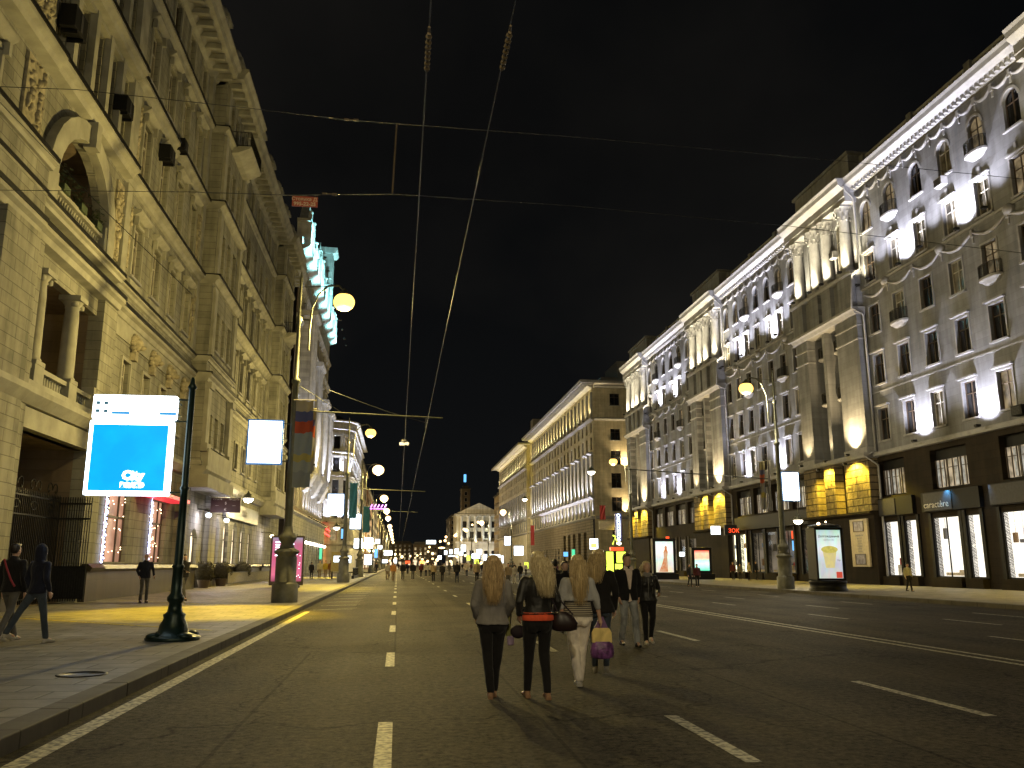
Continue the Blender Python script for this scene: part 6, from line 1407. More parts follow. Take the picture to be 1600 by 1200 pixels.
# ================================================================ PEOPLE
def skinmat(): 
    m, N, L, b = nodes_of('skin'); t = N.new('ShaderNodeTexCoord'); z = N.new('ShaderNodeTexNoise'); z.inputs['Scale'].default_value = 14; L.new(t.outputs['Object'], z.inputs['Vector'])
    r = N.new('ShaderNodeValToRGB'); r.color_ramp.elements[0].color = (.50, .29, .20, 1); r.color_ramp.elements[1].color = (.70, .46, .34, 1); L.new(z.outputs['Fac'], r.inputs['Fac']); L.new(r.outputs['Color'], b.inputs['Base Color'])
    b.inputs['Roughness'].default_value = .5; b.inputs['Subsurface Weight'].default_value = .1; b.inputs['Subsurface Radius'].default_value = (.02, .008, .004); return m
M['skin'] = skinmat()
def cloth(name, col, rough=.85, var=.25, fold=.5, spec=.2):
    m, N, L, b = nodes_of(name); t = N.new('ShaderNodeTexCoord'); mp = N.new('ShaderNodeMapping'); mp.inputs['Scale'].default_value = (7, 7, 4); L.new(t.outputs['Object'], mp.inputs['Vector'])
    z = N.new('ShaderNodeTexNoise'); z.inputs['Scale'].default_value = 1; z.inputs['Detail'].default_value = 5; z.inputs['Distortion'].default_value = .8; L.new(mp.outputs[0], z.inputs['Vector'])
    z2 = N.new('ShaderNodeTexNoise'); z2.inputs['Scale'].default_value = 160; L.new(t.outputs['Object'], z2.inputs['Vector'])
    r = N.new('ShaderNodeValToRGB'); r.color_ramp.elements[0].position = .3; r.color_ramp.elements[1].position = .7; r.color_ramp.elements[0].color = (*[c*(1-var) for c in col], 1); r.color_ramp.elements[1].color = (*[c*(1+var) for c in col], 1)
    L.new(z.outputs['Fac'], r.inputs['Fac']); L.new(r.outputs['Color'], b.inputs['Base Color']); b.inputs['Roughness'].default_value = rough; b.inputs['Specular IOR Level'].default_value = spec; b.inputs['Sheen Weight'].default_value = .15
    a = N.new('ShaderNodeMath'); a.operation = 'MULTIPLY_ADD'; L.new(z2.outputs['Fac'], a.inputs[0]); a.inputs[1].default_value = .12; L.new(z.outputs['Fac'], a.inputs[2])
    bp = N.new('ShaderNodeBump'); bp.inputs['Strength'].default_value = fold; bp.inputs['Distance'].default_value = .035; L.new(a.outputs[0], bp.inputs['Height']); L.new(bp.outputs[0], b.inputs['Normal']); return m
def hairmat(name, c0, c1):
    m, N, L, b = nodes_of(name); t = N.new('ShaderNodeTexCoord'); mp = N.new('ShaderNodeMapping'); mp.inputs['Scale'].default_value = (70, 70, 3); L.new(t.outputs['Object'], mp.inputs['Vector'])
    z = N.new('ShaderNodeTexNoise'); z.inputs['Scale'].default_value = 1; z.inputs['Detail'].default_value = 4; L.new(mp.outputs[0], z.inputs['Vector'])
    r = N.new('ShaderNodeValToRGB'); r.color_ramp.elements[0].position = .36; r.color_ramp.elements[1].position = .66; r.color_ramp.elements[0].color = (*c0, 1); r.color_ramp.elements[1].color = (*c1, 1)
    L.new(z.outputs['Fac'], r.inputs['Fac']); L.new(r.outputs['Color'], b.inputs['Base Color']); b.inputs['Roughness'].default_value = .42; b.inputs['Specular IOR Level'].default_value = .5
    bp = N.new('ShaderNodeBump'); bp.inputs['Strength'].default_value = .8; bp.inputs['Distance'].default_value = .01; L.new(z.outputs['Fac'], bp.inputs['Height']); L.new(bp.outputs[0], b.inputs['Normal']); return m
M['blond'] = hairmat('blond_hair', (.38, .26, .11), (.85, .68, .38)); M['blond2'] = hairmat('pale_blond_hair', (.48, .36, .18), (.92, .80, .52)); M['blond3'] = hairmat('ginger_blond_hair', (.36, .235, .11), (.80, .60, .32)); M['brownhair'] = hairmat('brown_hair', (.02, .012, .006), (.07, .04, .02)); M['darkhair'] = hairmat('dark_hair', (.008, .006, .005), (.03, .02, .015))
def stripes():
    m, N, L, b = nodes_of('striped_knit'); g = N.new('ShaderNodeNewGeometry'); s = N.new('ShaderNodeSeparateXYZ'); L.new(g.outputs['Position'], s.inputs[0]); w = N.new('ShaderNodeMath'); w.operation = 'MULTIPLY'; w.inputs[1].default_value = 220; L.new(s.outputs['Z'], w.inputs[0]); sn = N.new('ShaderNodeMath'); sn.operation = 'SINE'; L.new(w.outputs[0], sn.inputs[0])
    r = N.new('ShaderNodeValToRGB'); r.color_ramp.elements[0].position = .25; r.color_ramp.elements[0].color = (.12, .10, .08, 1); r.color_ramp.elements[1].position = .55; r.color_ramp.elements[1].color = (.5, .45, .34, 1); L.new(sn.outputs[0], r.inputs['Fac']); L.new(r.outputs['Color'], b.inputs['Base Color']); b.inputs['Roughness'].default_value = .85; return m
CL = {'grey': cloth('grey_wool', (.24, .225, .215)), 'black': cloth('black_leather', (.012, .011, .010), .45, spec=.5), 'blackcloth': cloth('black_cloth', (.012, .011, .012)), 'denimgrey': cloth('grey_denim', (.40, .40, .41)), 'cream': cloth('cream_trousers', (.82, .74, .64), fold=.35), 'jeans': cloth('blue_jeans', (.05, .065, .09)),
      'fadedjeans': cloth('faded_jeans', (.28, .29, .30), var=.6), 'shirt': cloth('pale_shirt', (.75, .62, .54)), 'red': cloth('coral_top', (.85, .12, .05), fold=.2), 'navy': cloth('navy_cloth', (.012, .014, .03)), 'greyj': cloth('grey_jeans', (.10, .095, .085)), 'yellow': cloth('yellow_coat', (.45, .34, .05)), 'orange': cloth('orange_coat', (.35, .16, .05)), 'creamtop': cloth('cream_top', (.50, .46, .30)),
      'maroon': cloth('maroon_cloth', (.07, .015, .02)), 'tan': cloth('tan_cloth', (.25, .19, .12)), 'pale': cloth('pale_cloth', (.38, .35, .30)), 'stripe': stripes(), 'shoe': plain('dark_shoe', (.015, .012, .01), .4), 'tanshoe': plain('tan_shoe', (.32, .18, .10), .45), 'whiteshoe': plain('pale_shoe', (.45, .42, .36), .5), 'strap': cloth('red_strap', (.3, .04, .05))}
def remeshed(mb, name, mat, parent, T, voxel, smooth_it=3, disp=0.0, seed=0):
    """unites the collected shapes into one continuous surface"""
    me = bpy.data.meshes.new('t'); me.from_pydata(mb.v, [], mb.f)
    bm = bmesh.new(); bm.from_mesh(me); bmesh.ops.recalc_face_normals(bm, faces=bm.faces); bm.to_mesh(me); bm.free()
    o = bpy.data.objects.new('t', me)
    r = o.modifiers.new('r', 'REMESH'); r.mode = 'VOXEL'; r.voxel_size = voxel; r.use_smooth_shade = True
    if smooth_it: s = o.modifiers.new('s', 'SMOOTH'); s.factor = .5; s.iterations = smooth_it
    m2 = baked(o); bpy.data.meshes.remove(me)
    if disp:
        from mathutils import noise
        n_ = len(m2.vertices); co = [0.0]*(3*n_); no = [0.0]*(3*n_); m2.vertices.foreach_get('co', co); m2.vertex_normals.foreach_get('vector', no)
        for i in range(0, 3*n_, 3):
            x_, y_, z_ = co[i:i+3]; d = (noise.noise(Vector((x_*9 + seed, y_*9, z_*5))) + .5*noise.noise(Vector((x_*22, y_*22 + seed, z_*11))))*disp
            co[i] += no[i]*d; co[i+1] += no[i+1]*d; co[i+2] += no[i+2]*d
        m2.vertices.foreach_set('co', co)
    m2.transform(T); m2.name = name; m2.materials.clear(); m2.materials.append(mat); m2.polygons.foreach_set('use_smooth', [True]*len(m2.polygons))
    ob_ = bpy.data.objects.new(name, m2); COL.objects.link(ob_); ob_.parent = parent; return ob_
def cap(mb, a, b_, r0, r1, seg=12, sq=1.0):
    """tapered capsule"""
    a, b_ = Vector(a), Vector(b_); t = (b_ - a).normalized(); up_ = Vector((0, 1, 0)) if abs(t.y) < .9 else Vector((1, 0, 0)); x = t.cross(up_).normalized(); y = x.cross(t).normalized(); rings = []
    for k in range(4): f = math.sin(k*math.pi/8 + .05); rings.append((a - t*r0*math.cos(k*math.pi/8), r0*f))
    rings += [(a, r0), (b_, r1)]
    for k in range(3, -1, -1): rings.append((b_ + t*r1*math.cos(k*math.pi/8), r1*math.sin(k*math.pi/8 + .05)))
    mb.ring([[tuple(c + (x*math.cos(2*math.pi*i/seg) + y*math.sin(2*math.pi*i/seg)*sq)*r) for i in range(seg)] for c, r in rings])
def ell(mb, rows, seg=18):
    """stack of ellipses (cx, cy, z, rx, ry)"""
    mb.ring([[(cx + rx*math.cos(2*math.pi*i/seg), cy_ + ry*math.sin(2*math.pi*i/seg), z) for i in range(seg)] for cx, cy_, z, rx, ry in rows])
def person(label, x, y, z, head, H=1.72, fem=False, top='blackcloth', bottom='blackcloth', shoes='shoe', hair=('brownhair', 'short'), la=None, ra=None, lf=(0.0, 0.0), rf=(0.0, 0.0),
           det=1, hem=.88, top_kind='jacket', group=None, lean=0, sleeve=1.0, extra=None, hood=False, w=1.0, legw=1.0, tw=0.0, lknee=0, rknee=0):
    """x, y, z: feet; head: direction faced in degrees (0 = away from the viewer, 180 = towards)
    la / ra: (elbow, wrist) in body space; lf / rf: (forward, lift) of each foot"""
    T = Matrix.Rotation(R(-head), 4, 'Z') @ Matrix.Scale(H/1.75, 4)
    t = empty('person', (x, y, z), label, 'person', group)
    vx = {2: .007, 1: .014, 0: .024}[det]; sm = {2: 4, 1: 3, 0: 2}[det]
    sw = (.155 if fem else .185)*(1 + (w-1)*.6); hw = .092 if fem else .088
    L_sh, R_sh = Vector((-sw, 0, 1.42)), Vector((sw, 0, 1.42))
    la = la or ((-sw - .06, -.03, 1.13), (-sw - .04, .06, .88)); ra = ra or ((sw + .06, -.03, 1.13), (sw + .04, .06, .88))
    def leg(s, f, kb):
        hip = Vector((s*hw, 0, .92)); an = Vector((s*(hw*.85) + s*tw, f[0], .085 + f[1])); mid = (hip + an)/2; d = 0.43; half = (an - hip).length/2
        off = math.sqrt(max(0.0, .425**2 - half**2)) if half < .425 else 0; kn = mid + Vector((0, 1, 0))*(off + kb); kn.z = mid.z + .04; return hip, kn, an
    legs = {-1: leg(-1, lf, lknee), 1: leg(1, rf, rknee)}
    # body: one continuous figure
    b = MB()
    ell(b, [(0, 0, .84, .10, .08), (0, 0, .90, .16*w, .105), (0, 0, .98, .165*w, .11), (0, .005, 1.08, (.118 if fem else .14)*w, .09), (0, .005, 1.2, (.13 if fem else .155)*w, .1), (0, 0, 1.33, (.15 if fem else .175)*w, .105), (0, 0, 1.42, sw*.92, .085), (0, -.005, 1.47, .08, .065), (0, 0, 1.5, .055, .055)])
    if fem: 
        for s in (-.07, .07): b.ball((s, .09, 1.27), (.06, .055, .06), 10, 8)
    cap(b, (0, -.005, 1.44), (0, .012, 1.56), .058, .052)
    hz = 1.635
    ell(b, [(0, .035, hz - .115, .03, .03), (0, .03, hz - .095, .05, .05), (0, .018, hz - .06, .064, .078), (0, .008, hz - .01, .072, .092), (0, 0, hz + .04, .076, .098), (0, -.004, hz + .08, .068, .09), (0, -.006, hz + .105, .045, .062), (0, -.006, hz + .117, .015, .02)])
    b.ball((0, .098, hz - .02), (.013, .02, .026), 8, 6); b.ball((0, .088, hz - .062), (.026, .014, .011), 8, 6); b.ball((0, .085, hz - .095), (.025, .02, .018), 8, 6)
    for s in (-1, 1): b.ball((s*.075, -.005, hz - .01), (.012, .02, .032), 8, 6); b.ball((s*.03, .082, hz + .028), (.025, .014, .009), 8, 5); b.ball((s*.042, .07, hz - .03), (.022, .018, .02), 8, 5)
    for s, (el, wr), sh in ((-1, la, L_sh), (1, ra, R_sh)):
        el, wr = Vector(el), Vector(wr); cap(b, sh + Vector((0, 0, -.02)), el, .05, .038); cap(b, el, wr, .038, .026)
        d = (wr - el).normalized(); side = Vector((0, 1, 0)); side = (side - d*side.dot(d)).normalized(); nrm = d.cross(side)
        palm = wr + d*.075; cap(b, wr + d*.01, palm, .024, .03, 10, 1)
        for k in range(4):
            o_ = side*(-.03 + .02*k); l = (.05, .065, .07, .055)[k]; kn_ = palm + o_ + d*l*.55; cap(b, palm + o_*.9, kn_, .0105, .0095, 7); cap(b, kn_, kn_ + (d*.75 - nrm*s*.45)*l*.7, .0095, .008, 7)
        cap(b, wr + d*.03 + side*.025, wr + d*.07 + side*.055, .012, .010, 7); cap(b, wr + d*.07 + side*.055, wr + d*.1 + side*.055, .010, .008, 7)
    for s in (-1, 1):
        hip, kn, an = legs[s]; cap(b, hip, kn, .078, .05); cap(b, kn, an, .052, .034); cap(b, an, an + Vector((0, .15, -.05 if an.z < .12 else -.06)), .034, .026)
    remeshed(b, 'body', M['skin'], t, T, vx, sm)
    # trousers
    q = MB(); g_ = .014
    ell(q, [(0, 0, .82, .10, .09), (0, -.005, .88, (.175 if fem else .168)*w, .125), (0, -.01, .95, (.17 if fem else .168)*w, .125), (0, 0, 1.0, (.14 if fem else .15)*w, .105), (0, 0, 1.02, .13*w, .095)])
    if fem:
        for s in (-1, 1): q.ball((s*.075, -.055, .875), (.085, .072, .085), 12, 8)
    for s in (-1, 1):
        hip, kn, an = legs[s]; lw = legw; cap(q, hip, kn, .094*min(lw, 1.08), .062*lw); cap(q, kn, an + Vector((0, 0, .02)), .062*lw, (.044 if fem else .056)*lw)
    remeshed(q, 'trousers', CL[bottom], t, T, vx*1.2, sm, .007, x)
    # shoes
    for s in (-1, 1):
        hip, kn, an = legs[s]; q = MB(); tilt = -.055 if an.z < .12 else -.09; toe = an + Vector((s*.01, .17, tilt)); heel = an + Vector((0, -.035, -.045)); 
        cap(q, heel, toe, .036, .03, 10); cap(q, an + Vector((0, 0, -.01)), an + Vector((0, .07, -.035)), .042, .036, 10); q.box(heel.x - .032, heel.x + .032, heel.y - .03, heel.y + .04, heel.z - .04, heel.z)
        remeshed(q, 'shoe', CL[shoes], t, T, vx*.9, 1)
    # top
    q = MB(); e = .022
    rows = [(0, -.01, hem, (.188 if fem else .185)*w, .152), (0, -.01, hem + .02, (.19 if fem else .19)*w, .155), (0, 0, 1.02, (.158 if fem else .175)*w, .122), (0, .003, 1.12, (.142 if fem else .168)*w, .112), (0, .003, 1.25, (.16 if fem else .183)*w, .122), (0, 0, 1.36, (.172 if fem else .2)*w, .12), (0, 0, 1.43, sw*1.0, .1), (0, -.005, 1.475, .1, .085), (0, -.005, 1.5, .07, .072)]
    rows = [r for r in rows if r[2] >= hem]
    ell(q, rows, 22)
    if fem:
        for s in (-.07, .07): q.ball((s, .095, 1.27), (.07, .06, .07), 10, 8)
    for s, (el, wr), sh in ((-1, la, L_sh), (1, ra, R_sh)):
        el, wr = Vector(el), Vector(wr); cap(q, sh + Vector((0, 0, -.02)), el, .07, .055); wr2 = el + (wr - el)*sleeve; cap(q, el, wr2 - (wr - el).normalized()*.03, .055, .042)
        q.ball(tuple(sh + Vector((-s*.01, 0, -.015))), (.07, .075, .065), 12, 8)
    if top_kind == 'jacket': ell(q, [(0, -.008, 1.45, .085, .08), (0, -.008, 1.52, .072, .075), (0, -.008, 1.53, .06, .062)])
    if hood: ell(q, [(0, -.01, 1.46, .11, .11), (0, -.02, 1.56, .1, .11), (0, -.02, 1.65, .105, .115), (0, -.02, 1.72, .09, .1), (0, -.02, 1.76, .06, .07), (0, -.02, 1.785, .02, .02)])
    remeshed(q, 'top' if top_kind != 'jacket' else 'jacket', CL[top], t, T, vx*1.2, sm, .010, y)
    # hair
    hm, kind = hair
    if kind and not hood:
        q = MB()
        if kind == 'short':
            ell(q, [(0, -.035, hz - .06, .05, .055), (0, -.03, hz - .02, .079, .075), (0, -.018, hz + .04, .085, .095), (0, -.012, hz + .09, .078, .098), (0, -.01, hz + .122, .055, .07), (0, -.01, hz + .137, .02, .03)])
            q.ball((0, .07, hz + .095), (.055, .03, .025), 10, 6); remeshed(q, 'hair', M[hm], t, T, max(.008, vx*.8), 2, .004, x)
        else:
            side_, length, width = kind
            rows = [(0, -.012, hz + .15, .02, .02), (0, -.012, hz + .138, .058, .068), (0, -.014, hz + .11, .085, .098), (0, -.02, hz + .06, .099, .108), (side_*.1, -.03, hz, .106, .106), (side_*.25, -.04, hz - .07, .108, .098)]
            n = 7
            for k in range(1, n + 1):
                f = k/n; zz = hz - .07 - f*length; ww = .108 + (width - .108)*(f/.35) if f < .35 else width*(1 - (f - .35)*1.05); rows.append((side_*(.25 + f*.75), -.055 - .075*min(1, f*1.6) + .0*f, zz, max(.02, ww), max(.02, .085*(1 - f*.55))))
            if 90 < head < 270: rows = [(a_, b_ - (.05 if z_ < hz + .1 else .02), z_, c_, d_*.8) for a_, b_, z_, c_, d_ in rows]
            ell(q, rows, 26); r2 = random.Random(int(abs(x)*100))
            if det == 2:
                for k in range(70):
                    a = math.pi*(1.02 + .96*r2.random()); sx_ = math.cos(a)*.1; sy_ = math.sin(a)*.1 - .02; pts = []
                    L_ = length*r2.uniform(.75, 1.1); dr = r2.gauss(0, .02)
                    for j in range(7): f = j/6; wdt = (1 + (width/.108 - 1)*f/.35) if f < .35 else (width/.108)*(1 - (f - .35)*.95); pts.append((sx_*wdt + side_*(.2 + f*.8) + dr*f + .006*math.sin(f*9 + k), sy_ - .06*min(1, f*1.7)*1.0 - .012, hz + .05 - f*(L_ + .1)))
                    cap_r = [.006, .008, .009, .008, .007, .005, .002]; q.tube(pts, cap_r, 6)
            ho = remeshed(q, 'hair', M[hm], t, T, .0075 if det == 2 else .013, 1, .0045, y)
            if det == 2:      # loose strands on top of the mass
                s_ = MB()
                for k in range(520):
                    a = math.pi*(1.0 + 1.0*r2.random()); rr = r2.uniform(.094, .108); sx_ = math.cos(a)*rr; sy_ = math.sin(a)*rr - .025; L_ = length*r2.uniform(.6, 1.15); dr = r2.gauss(0, .03); ph_ = r2.uniform(0, 6)
                    pts = []
                    for j in range(9): f = j/8; wdt = (1 + (width/.108 - 1)*f/.35) if f < .35 else (width/.108)*(1 - (f - .35)*.95); pts.append((sx_*wdt + side_*(.15 + f*.85) + dr*f + .009*math.sin(f*8 + ph_), sy_ - .075*min(1, f*1.6) - .012, hz + .09 - f*(L_ + .16) - .02*(1-f)))
                    s_.tube(pts, [.001, .002, .0022, .0022, .0022, .002, .0016, .001, .0006], 4)
                me_o = s_.build('strands', M[hm], None, recalc=False); me_o.data.transform(T); me_o.parent = ho
    # eyes
    if det == 2 and 90 < head < 270:
        q = MB(); q2 = MB()
        for s in (-.031, .031): q.ball((s, .087, hz + .006), (.011, .008, .006), 10, 6); q2.ball((s, .0935, hz + .006), (.0048, .003, .0048), 8, 5)
        e1 = q.build('eye', plain('eye_white', (.6, .58, .55), .3)); e1.data.transform(T); e1.parent = t; e2 = q2.build('iris', M['shop_dark']); e2.data.transform(T); e2.parent = e1
    if extra: extra(t, T)
    return t
def add_part(t, T, mb, name, mat, **k):
    o = mb.build(name, mat, None, **k); o.data.transform(T); o.parent = t; return o
def ground(px, py, z=0): p = pix(px, py, Z=z); return p.x, p.y, z
GR = 'friends walking down the middle of the road'
# 1 grey jacket, black trousers
x1_, y1_, _ = ground(769, 1092); HM = lambda px, py, y: pix(px, py, Y=y).z
person('woman with long ginger-blond hair in grey jacket and black trousers from behind', x1_, y1_, 0, 3, HM(770, 871, y1_), True, 'grey', 'blackcloth', 'tanshoe', ('blond3', (0, .37, .132)), ((-.235, -.03, 1.16), (-.2, .12, .98)), ((.24, -.02, 1.16), (.19, .13, 1.0)), (-.20, .03), (.18, 0), 2, .91, group=GR, legw=1.12, w=1.16, tw=-.045)
# handbag of woman 1
q = MB(); bx, by = x1_ + .34, y1_ + .08; q.ball((bx, by, .82), (.13, .07, .12), 14, 10); q.box(bx - .13, bx + .13, by - .05, by + .05, .72, .84)
bag1 = empty('handbag', (bx, by, .7), 'black handbag with thin straps at the right side of the woman in the grey jacket', 'bag'); q2 = MB(); q2.ball((bx, by, .80), (.10, .06, .085), 16, 10); q2.build('body', M['clothdark'], bag1)
q2 = MB(); q2.tube([(bx - .1, by, .9), (bx - .09, by - .02, 1.05), (bx - .12, by - .02, 1.22)], .008, 6); q2.tube([(bx + .1, by, .88), (bx + .03, by - .02, 1.03), (bx - .1, by - .02, 1.22)], .008, 6); q2.build('strap', M['clothdark'], bag1)
q2 = MB(); q2.ring([[(x1_ + .215 + rx*math.cos(k*math.pi/5), y1_ + .12 + .02*math.sin(k*math.pi/5), z) for k in range(10)] for z, rx in ((1.06, .03), (.98, .045), (.88, .04), (.8, .035), (.74, .03))]); tag(q2.build('scarf', plain('olive_scarf', (.30, .30, .10), .8)), 'yellow-green scarf hanging between the grey jacket and the handbag', 'scarf')
q2 = MB(); q2.box(x1_ + .2, x1_ + .29, y1_ + .07, y1_ + .12, .63, .75); tag(q2.build('phone_pouch', plain('lilac_pouch', (.35, .25, .38), .5), bevel=.02), 'small lilac pouch hanging below the yellow-green scarf', 'pouch')
# 2 black leather jacket, coral band
x2_, y2_, _ = ground(841, 1094)
def coral(t, T):
    q = MB(); ell(q, [(0, -.01, .94, .196, .140), (0, -.01, .95, .204, .146), (0, -.01, 1.0, .200, .146), (0, 0, 1.035, .185, .134)], 26); add_part(t, T, q, 'coral_top', CL['red'])
person('woman with pale blond hair in black leather jacket over a coral top', x2_, y2_, 0, -4, HM(842, 865, y2_), True, 'black', 'blackcloth', 'tanshoe', ('blond2', (.085, .31, .138)), ((-.24, -.05, 1.17), (-.21, .12, 1.0)), ((.25, -.02, 1.17), (.24, .1, .98)), (.22, 0.0), (-.12, .02), 2, 1.015, group=GR, extra=coral, tw=.01, legw=1.1, w=1.14)
bg_ = (x2_ + .33, y2_ - .02); bag2 = empty('handbag', (bg_[0], bg_[1], .8), 'large dark leather shoulder bag beside the coral top', 'bag')
q2 = MB(); q2.ring([[(bg_[0] + dx + rx*math.cos(k*math.pi/8), bg_[1] + .08*math.sin(k*math.pi/8)*(1 if rx > .1 else .6), z) for k in range(16)] for z, rx, dx in ((.82, .09, .0), (.84, .16, .01), (.92, .17, .01), (1.01, .13, -.01), (1.06, .07, -.04))]); q2.build('body', CL['maroon'] and plain('dark_leather', (.025, .014, .014), .4), bag2)
q2 = MB(); q2.tube([(bg_[0] - .08, bg_[1], 1.05), (bg_[0] - .16, bg_[1], 1.25), (bg_[0] - .14, bg_[1] - .03, 1.45)], .012, 6); q2.tube([(bg_[0] + .12, bg_[1], 1.02), (bg_[0] + .0, bg_[1], 1.15), (bg_[0] - .12, bg_[1] - .02, 1.3)], .01, 6); q2.build('strap', M['clothdark'], bag2)
q2 = MB(); q2.ball((bg_[0] - .1, bg_[1] - .09, 1.055), (.025, .012, .012), 8, 6); q2.build('buckle', plain('buckle', (.8, .75, .6), .2, 1), bag2)
# 3 grey denim jacket, striped top, cream trousers
x3_, y3_, _ = ground(905, 1074)
def stripe_top(t, T):
    q = MB(); ell(q, [(0, 0, .94, .205, .142), (0, 0, .955, .214, .148), (0, 0, 1.03, .195, .134), (0, 0, 1.12, .178, .122), (0, 0, 1.18, .178, .12)], 26); add_part(t, T, q, 'striped_top', CL['stripe'])
person('woman with blond hair in grey denim jacket, striped top and cream trousers', x3_, y3_, 0, 4, HM(900, 870, y3_), True, 'denimgrey', 'cream', 'whiteshoe', ('blond', (.012, .42, .118)), ((-.24, -.02, 1.17), (-.215, .05, .93)), ((.255, -.03, 1.16), (.30, .0, .93)), (-.10, .03), (.10, 0), 2, 1.15, group=GR, extra=stripe_top, sleeve=.55, legw=1.28, w=1.16, tw=-.055)
# her carrier bag
hx_, hy_ = x3_ + .325, y3_ + .0
cb = empty('shopping_bag', (hx_, hy_, .36), 'yellow and purple carrier bag in the right hand of the woman in cream trousers', 'bag')
q2 = MB(); q2.add([(hx_ - .13, hy_ - .03, .58), (hx_ + .15, hy_ - .03, .58), (hx_ + .145, hy_ - .02, .72), (hx_ + .11, hy_ - .02, .78), (hx_ - .10, hy_ - .02, .78), (hx_ - .13, hy_ - .02, .72), (hx_ - .13, hy_ + .05, .58), (hx_ + .15, hy_ + .05, .58), (hx_ + .145, hy_ + .04, .72), (hx_ + .11, hy_ + .04, .78), (hx_ - .10, hy_ + .04, .78), (hx_ - .13, hy_ + .04, .72)], [(0,1,2,3,4,5), (11,10,9,8,7,6), (0,6,7,1), (1,7,8,2), (2,8,9,3), (3,9,10,4), (4,10,11,5), (5,11,6,0)]); q2.build('yellow_pouch', cloth('yellow_bag_cloth', (.85, .66, .26), fold=.2), cb, bevel=.015)
q2 = MB(); ell(q2, [(hx_ + .01, hy_ + .01, .37, .10, .05), (hx_ + .01, hy_ + .01, .39, .155, .075), (hx_ + .01, hy_ + .01, .46, .17, .085), (hx_ + .01, hy_ + .01, .55, .155, .07), (hx_ + .01, hy_ + .01, .60, .13, .06)], 20)
bo = q2.build('purple_carrier', plain('purple_plastic', (.16, .06, .20), .3, var=.8, scale=16, bump=1, bscale=14), cb)
q2 = MB(); q2.add([(hx_ - .1, hy_, .775), (hx_ + .1, hy_, .775), (hx_ + .03, hy_, .93), (hx_ - .02, hy_, .93), (hx_ - .1, hy_ + .02, .775), (hx_ + .1, hy_ + .02, .775), (hx_ + .03, hy_ + .02, .93), (hx_ - .02, hy_ + .02, .93)], [(0,1,2,3), (7,6,5,4), (0,4,5,1), (1,5,6,2), (2,6,7,3), (3,7,4,0)]); q2.build('handle', plain('violet_handle', (.18, .09, .22), .5), cb)
# 4 woman in black, jeans, half hidden
x4_, y4_, _ = ground(939, 1052)
person('woman with thick blond hair in black jacket and jeans behind the carrier bag', x4_, y4_, 0, 12, HM(938, 861, y4_), True, 'blackcloth', 'jeans', 'whiteshoe', ('blond', (-.07, .26, .13)), ((-.24, -.02, 1.16), (-.2, .14, .98)), ((.24, -.04, 1.15), (.22, .06, .9)), (.12, 0), (-.12, .03), 2, .86, group=GR, w=1.2)
# 5 man, 6 woman, facing the viewer
x5_, y5_, _ = ground(983, 1010)
def shirt(t, T):
    q = MB(); q.add([(-.075, .105, 1.47), (.075, .105, 1.47), (.055, .137, 1.36), (.022, .143, 1.12), (.012, .143, 1.08), (-.012, .143, 1.08), (-.022, .143, 1.12), (-.055, .137, 1.36)] + [(-.075, .06, 1.47), (.075, .06, 1.47), (.055, .09, 1.36), (.022, .1, 1.12), (.012, .1, 1.08), (-.012, .1, 1.08), (-.022, .1, 1.12), (-.055, .09, 1.36)], [(0,1,2,7), (7,2,3,6), (6,3,4,5), (0,8,9,1), (1,9,10,2), (2,10,11,3), (3,11,12,4), (4,12,13,5), (5,13,14,6), (6,14,15,7), (7,15,8,0), (15,10,9,8), (14,11,10,15), (13,12,11,14)])
    q.add([(-.03, .155, .86), (.035, .155, .84), (.005, .15, 1.0), (-.03, .12, .86), (.035, .12, .84), (.005, .12, 1.0)], [(0,1,2), (5,4,3), (0,3,4,1), (1,4,5,2), (2,5,3,0)]); add_part(t, T, q, 'shirt', CL['shirt'])
    q = MB()
    for s in (-1, 1): q.add([(s*.02, .10, 1.5), (s*.085, .07, 1.53), (s*.1, .1, 1.45), (s*.04, .125, 1.44), (s*.02, .08, 1.5), (s*.085, .05, 1.53), (s*.1, .08, 1.45), (s*.04, .1, 1.44)], [(0,1,2,3), (7,6,5,4), (0,4,5,1), (1,5,6,2), (2,6,7,3), (3,7,4,0)])
    add_part(t, T, q, 'collar', CL['shirt'])
person('smiling man in an open black jacket, pale shirt and faded jeans, walking towards the camera', x5_, y5_, 0, 176, HM(983, 866, y5_), False, 'blackcloth', 'fadedjeans', 'shoe', ('brownhair', 'short'), ((-.26, -.03, 1.15), (-.21, .03, .92)), ((.25, -.03, 1.15), (.2, .05, .92)), (.12, 0), (-.10, .02), 2, .87, group=GR, extra=shirt, tw=.045, w=1.14, legw=1.15)
x6_, y6_, _ = ground(1014, 1007)
def zips(t, T):
    q = MB(); q.tube([(.0, .128, .95), (.0, .137, 1.2), (.0, .12, 1.42)], .004, 5); q.tube([(-.1, .11, 1.08), (-.1, .118, 1.25), (-.1, .1, 1.38)], .004, 5); add_part(t, T, q, 'zip', plain('zip_metal', (.6, .58, .5), .3, .9))
    q = MB(); ell(q, [(0, .005, 1.44, .1, .09), (0, .005, 1.48, .1, .1), (0, .005, 1.53, .08, .085), (0, .005, 1.55, .06, .065)], 18); add_part(t, T, q, 'scarf', CL['grey'])
person('blond woman facing the camera in black leather jacket beside the man in jeans', x6_, y6_, 0, 184, HM(1012, 879, y6_), True, 'black', 'blackcloth', 'whiteshoe', ('blond2', (.05, .12, .105)), ((-.27, -.08, 1.15), (-.23, .1, 1.08)), ((.25, -.01, 1.14), (.25, .05, .90)), (-.14, .05), (.10, 0), 2, .92, group=GR, extra=zips, w=1.2, legw=1.15)
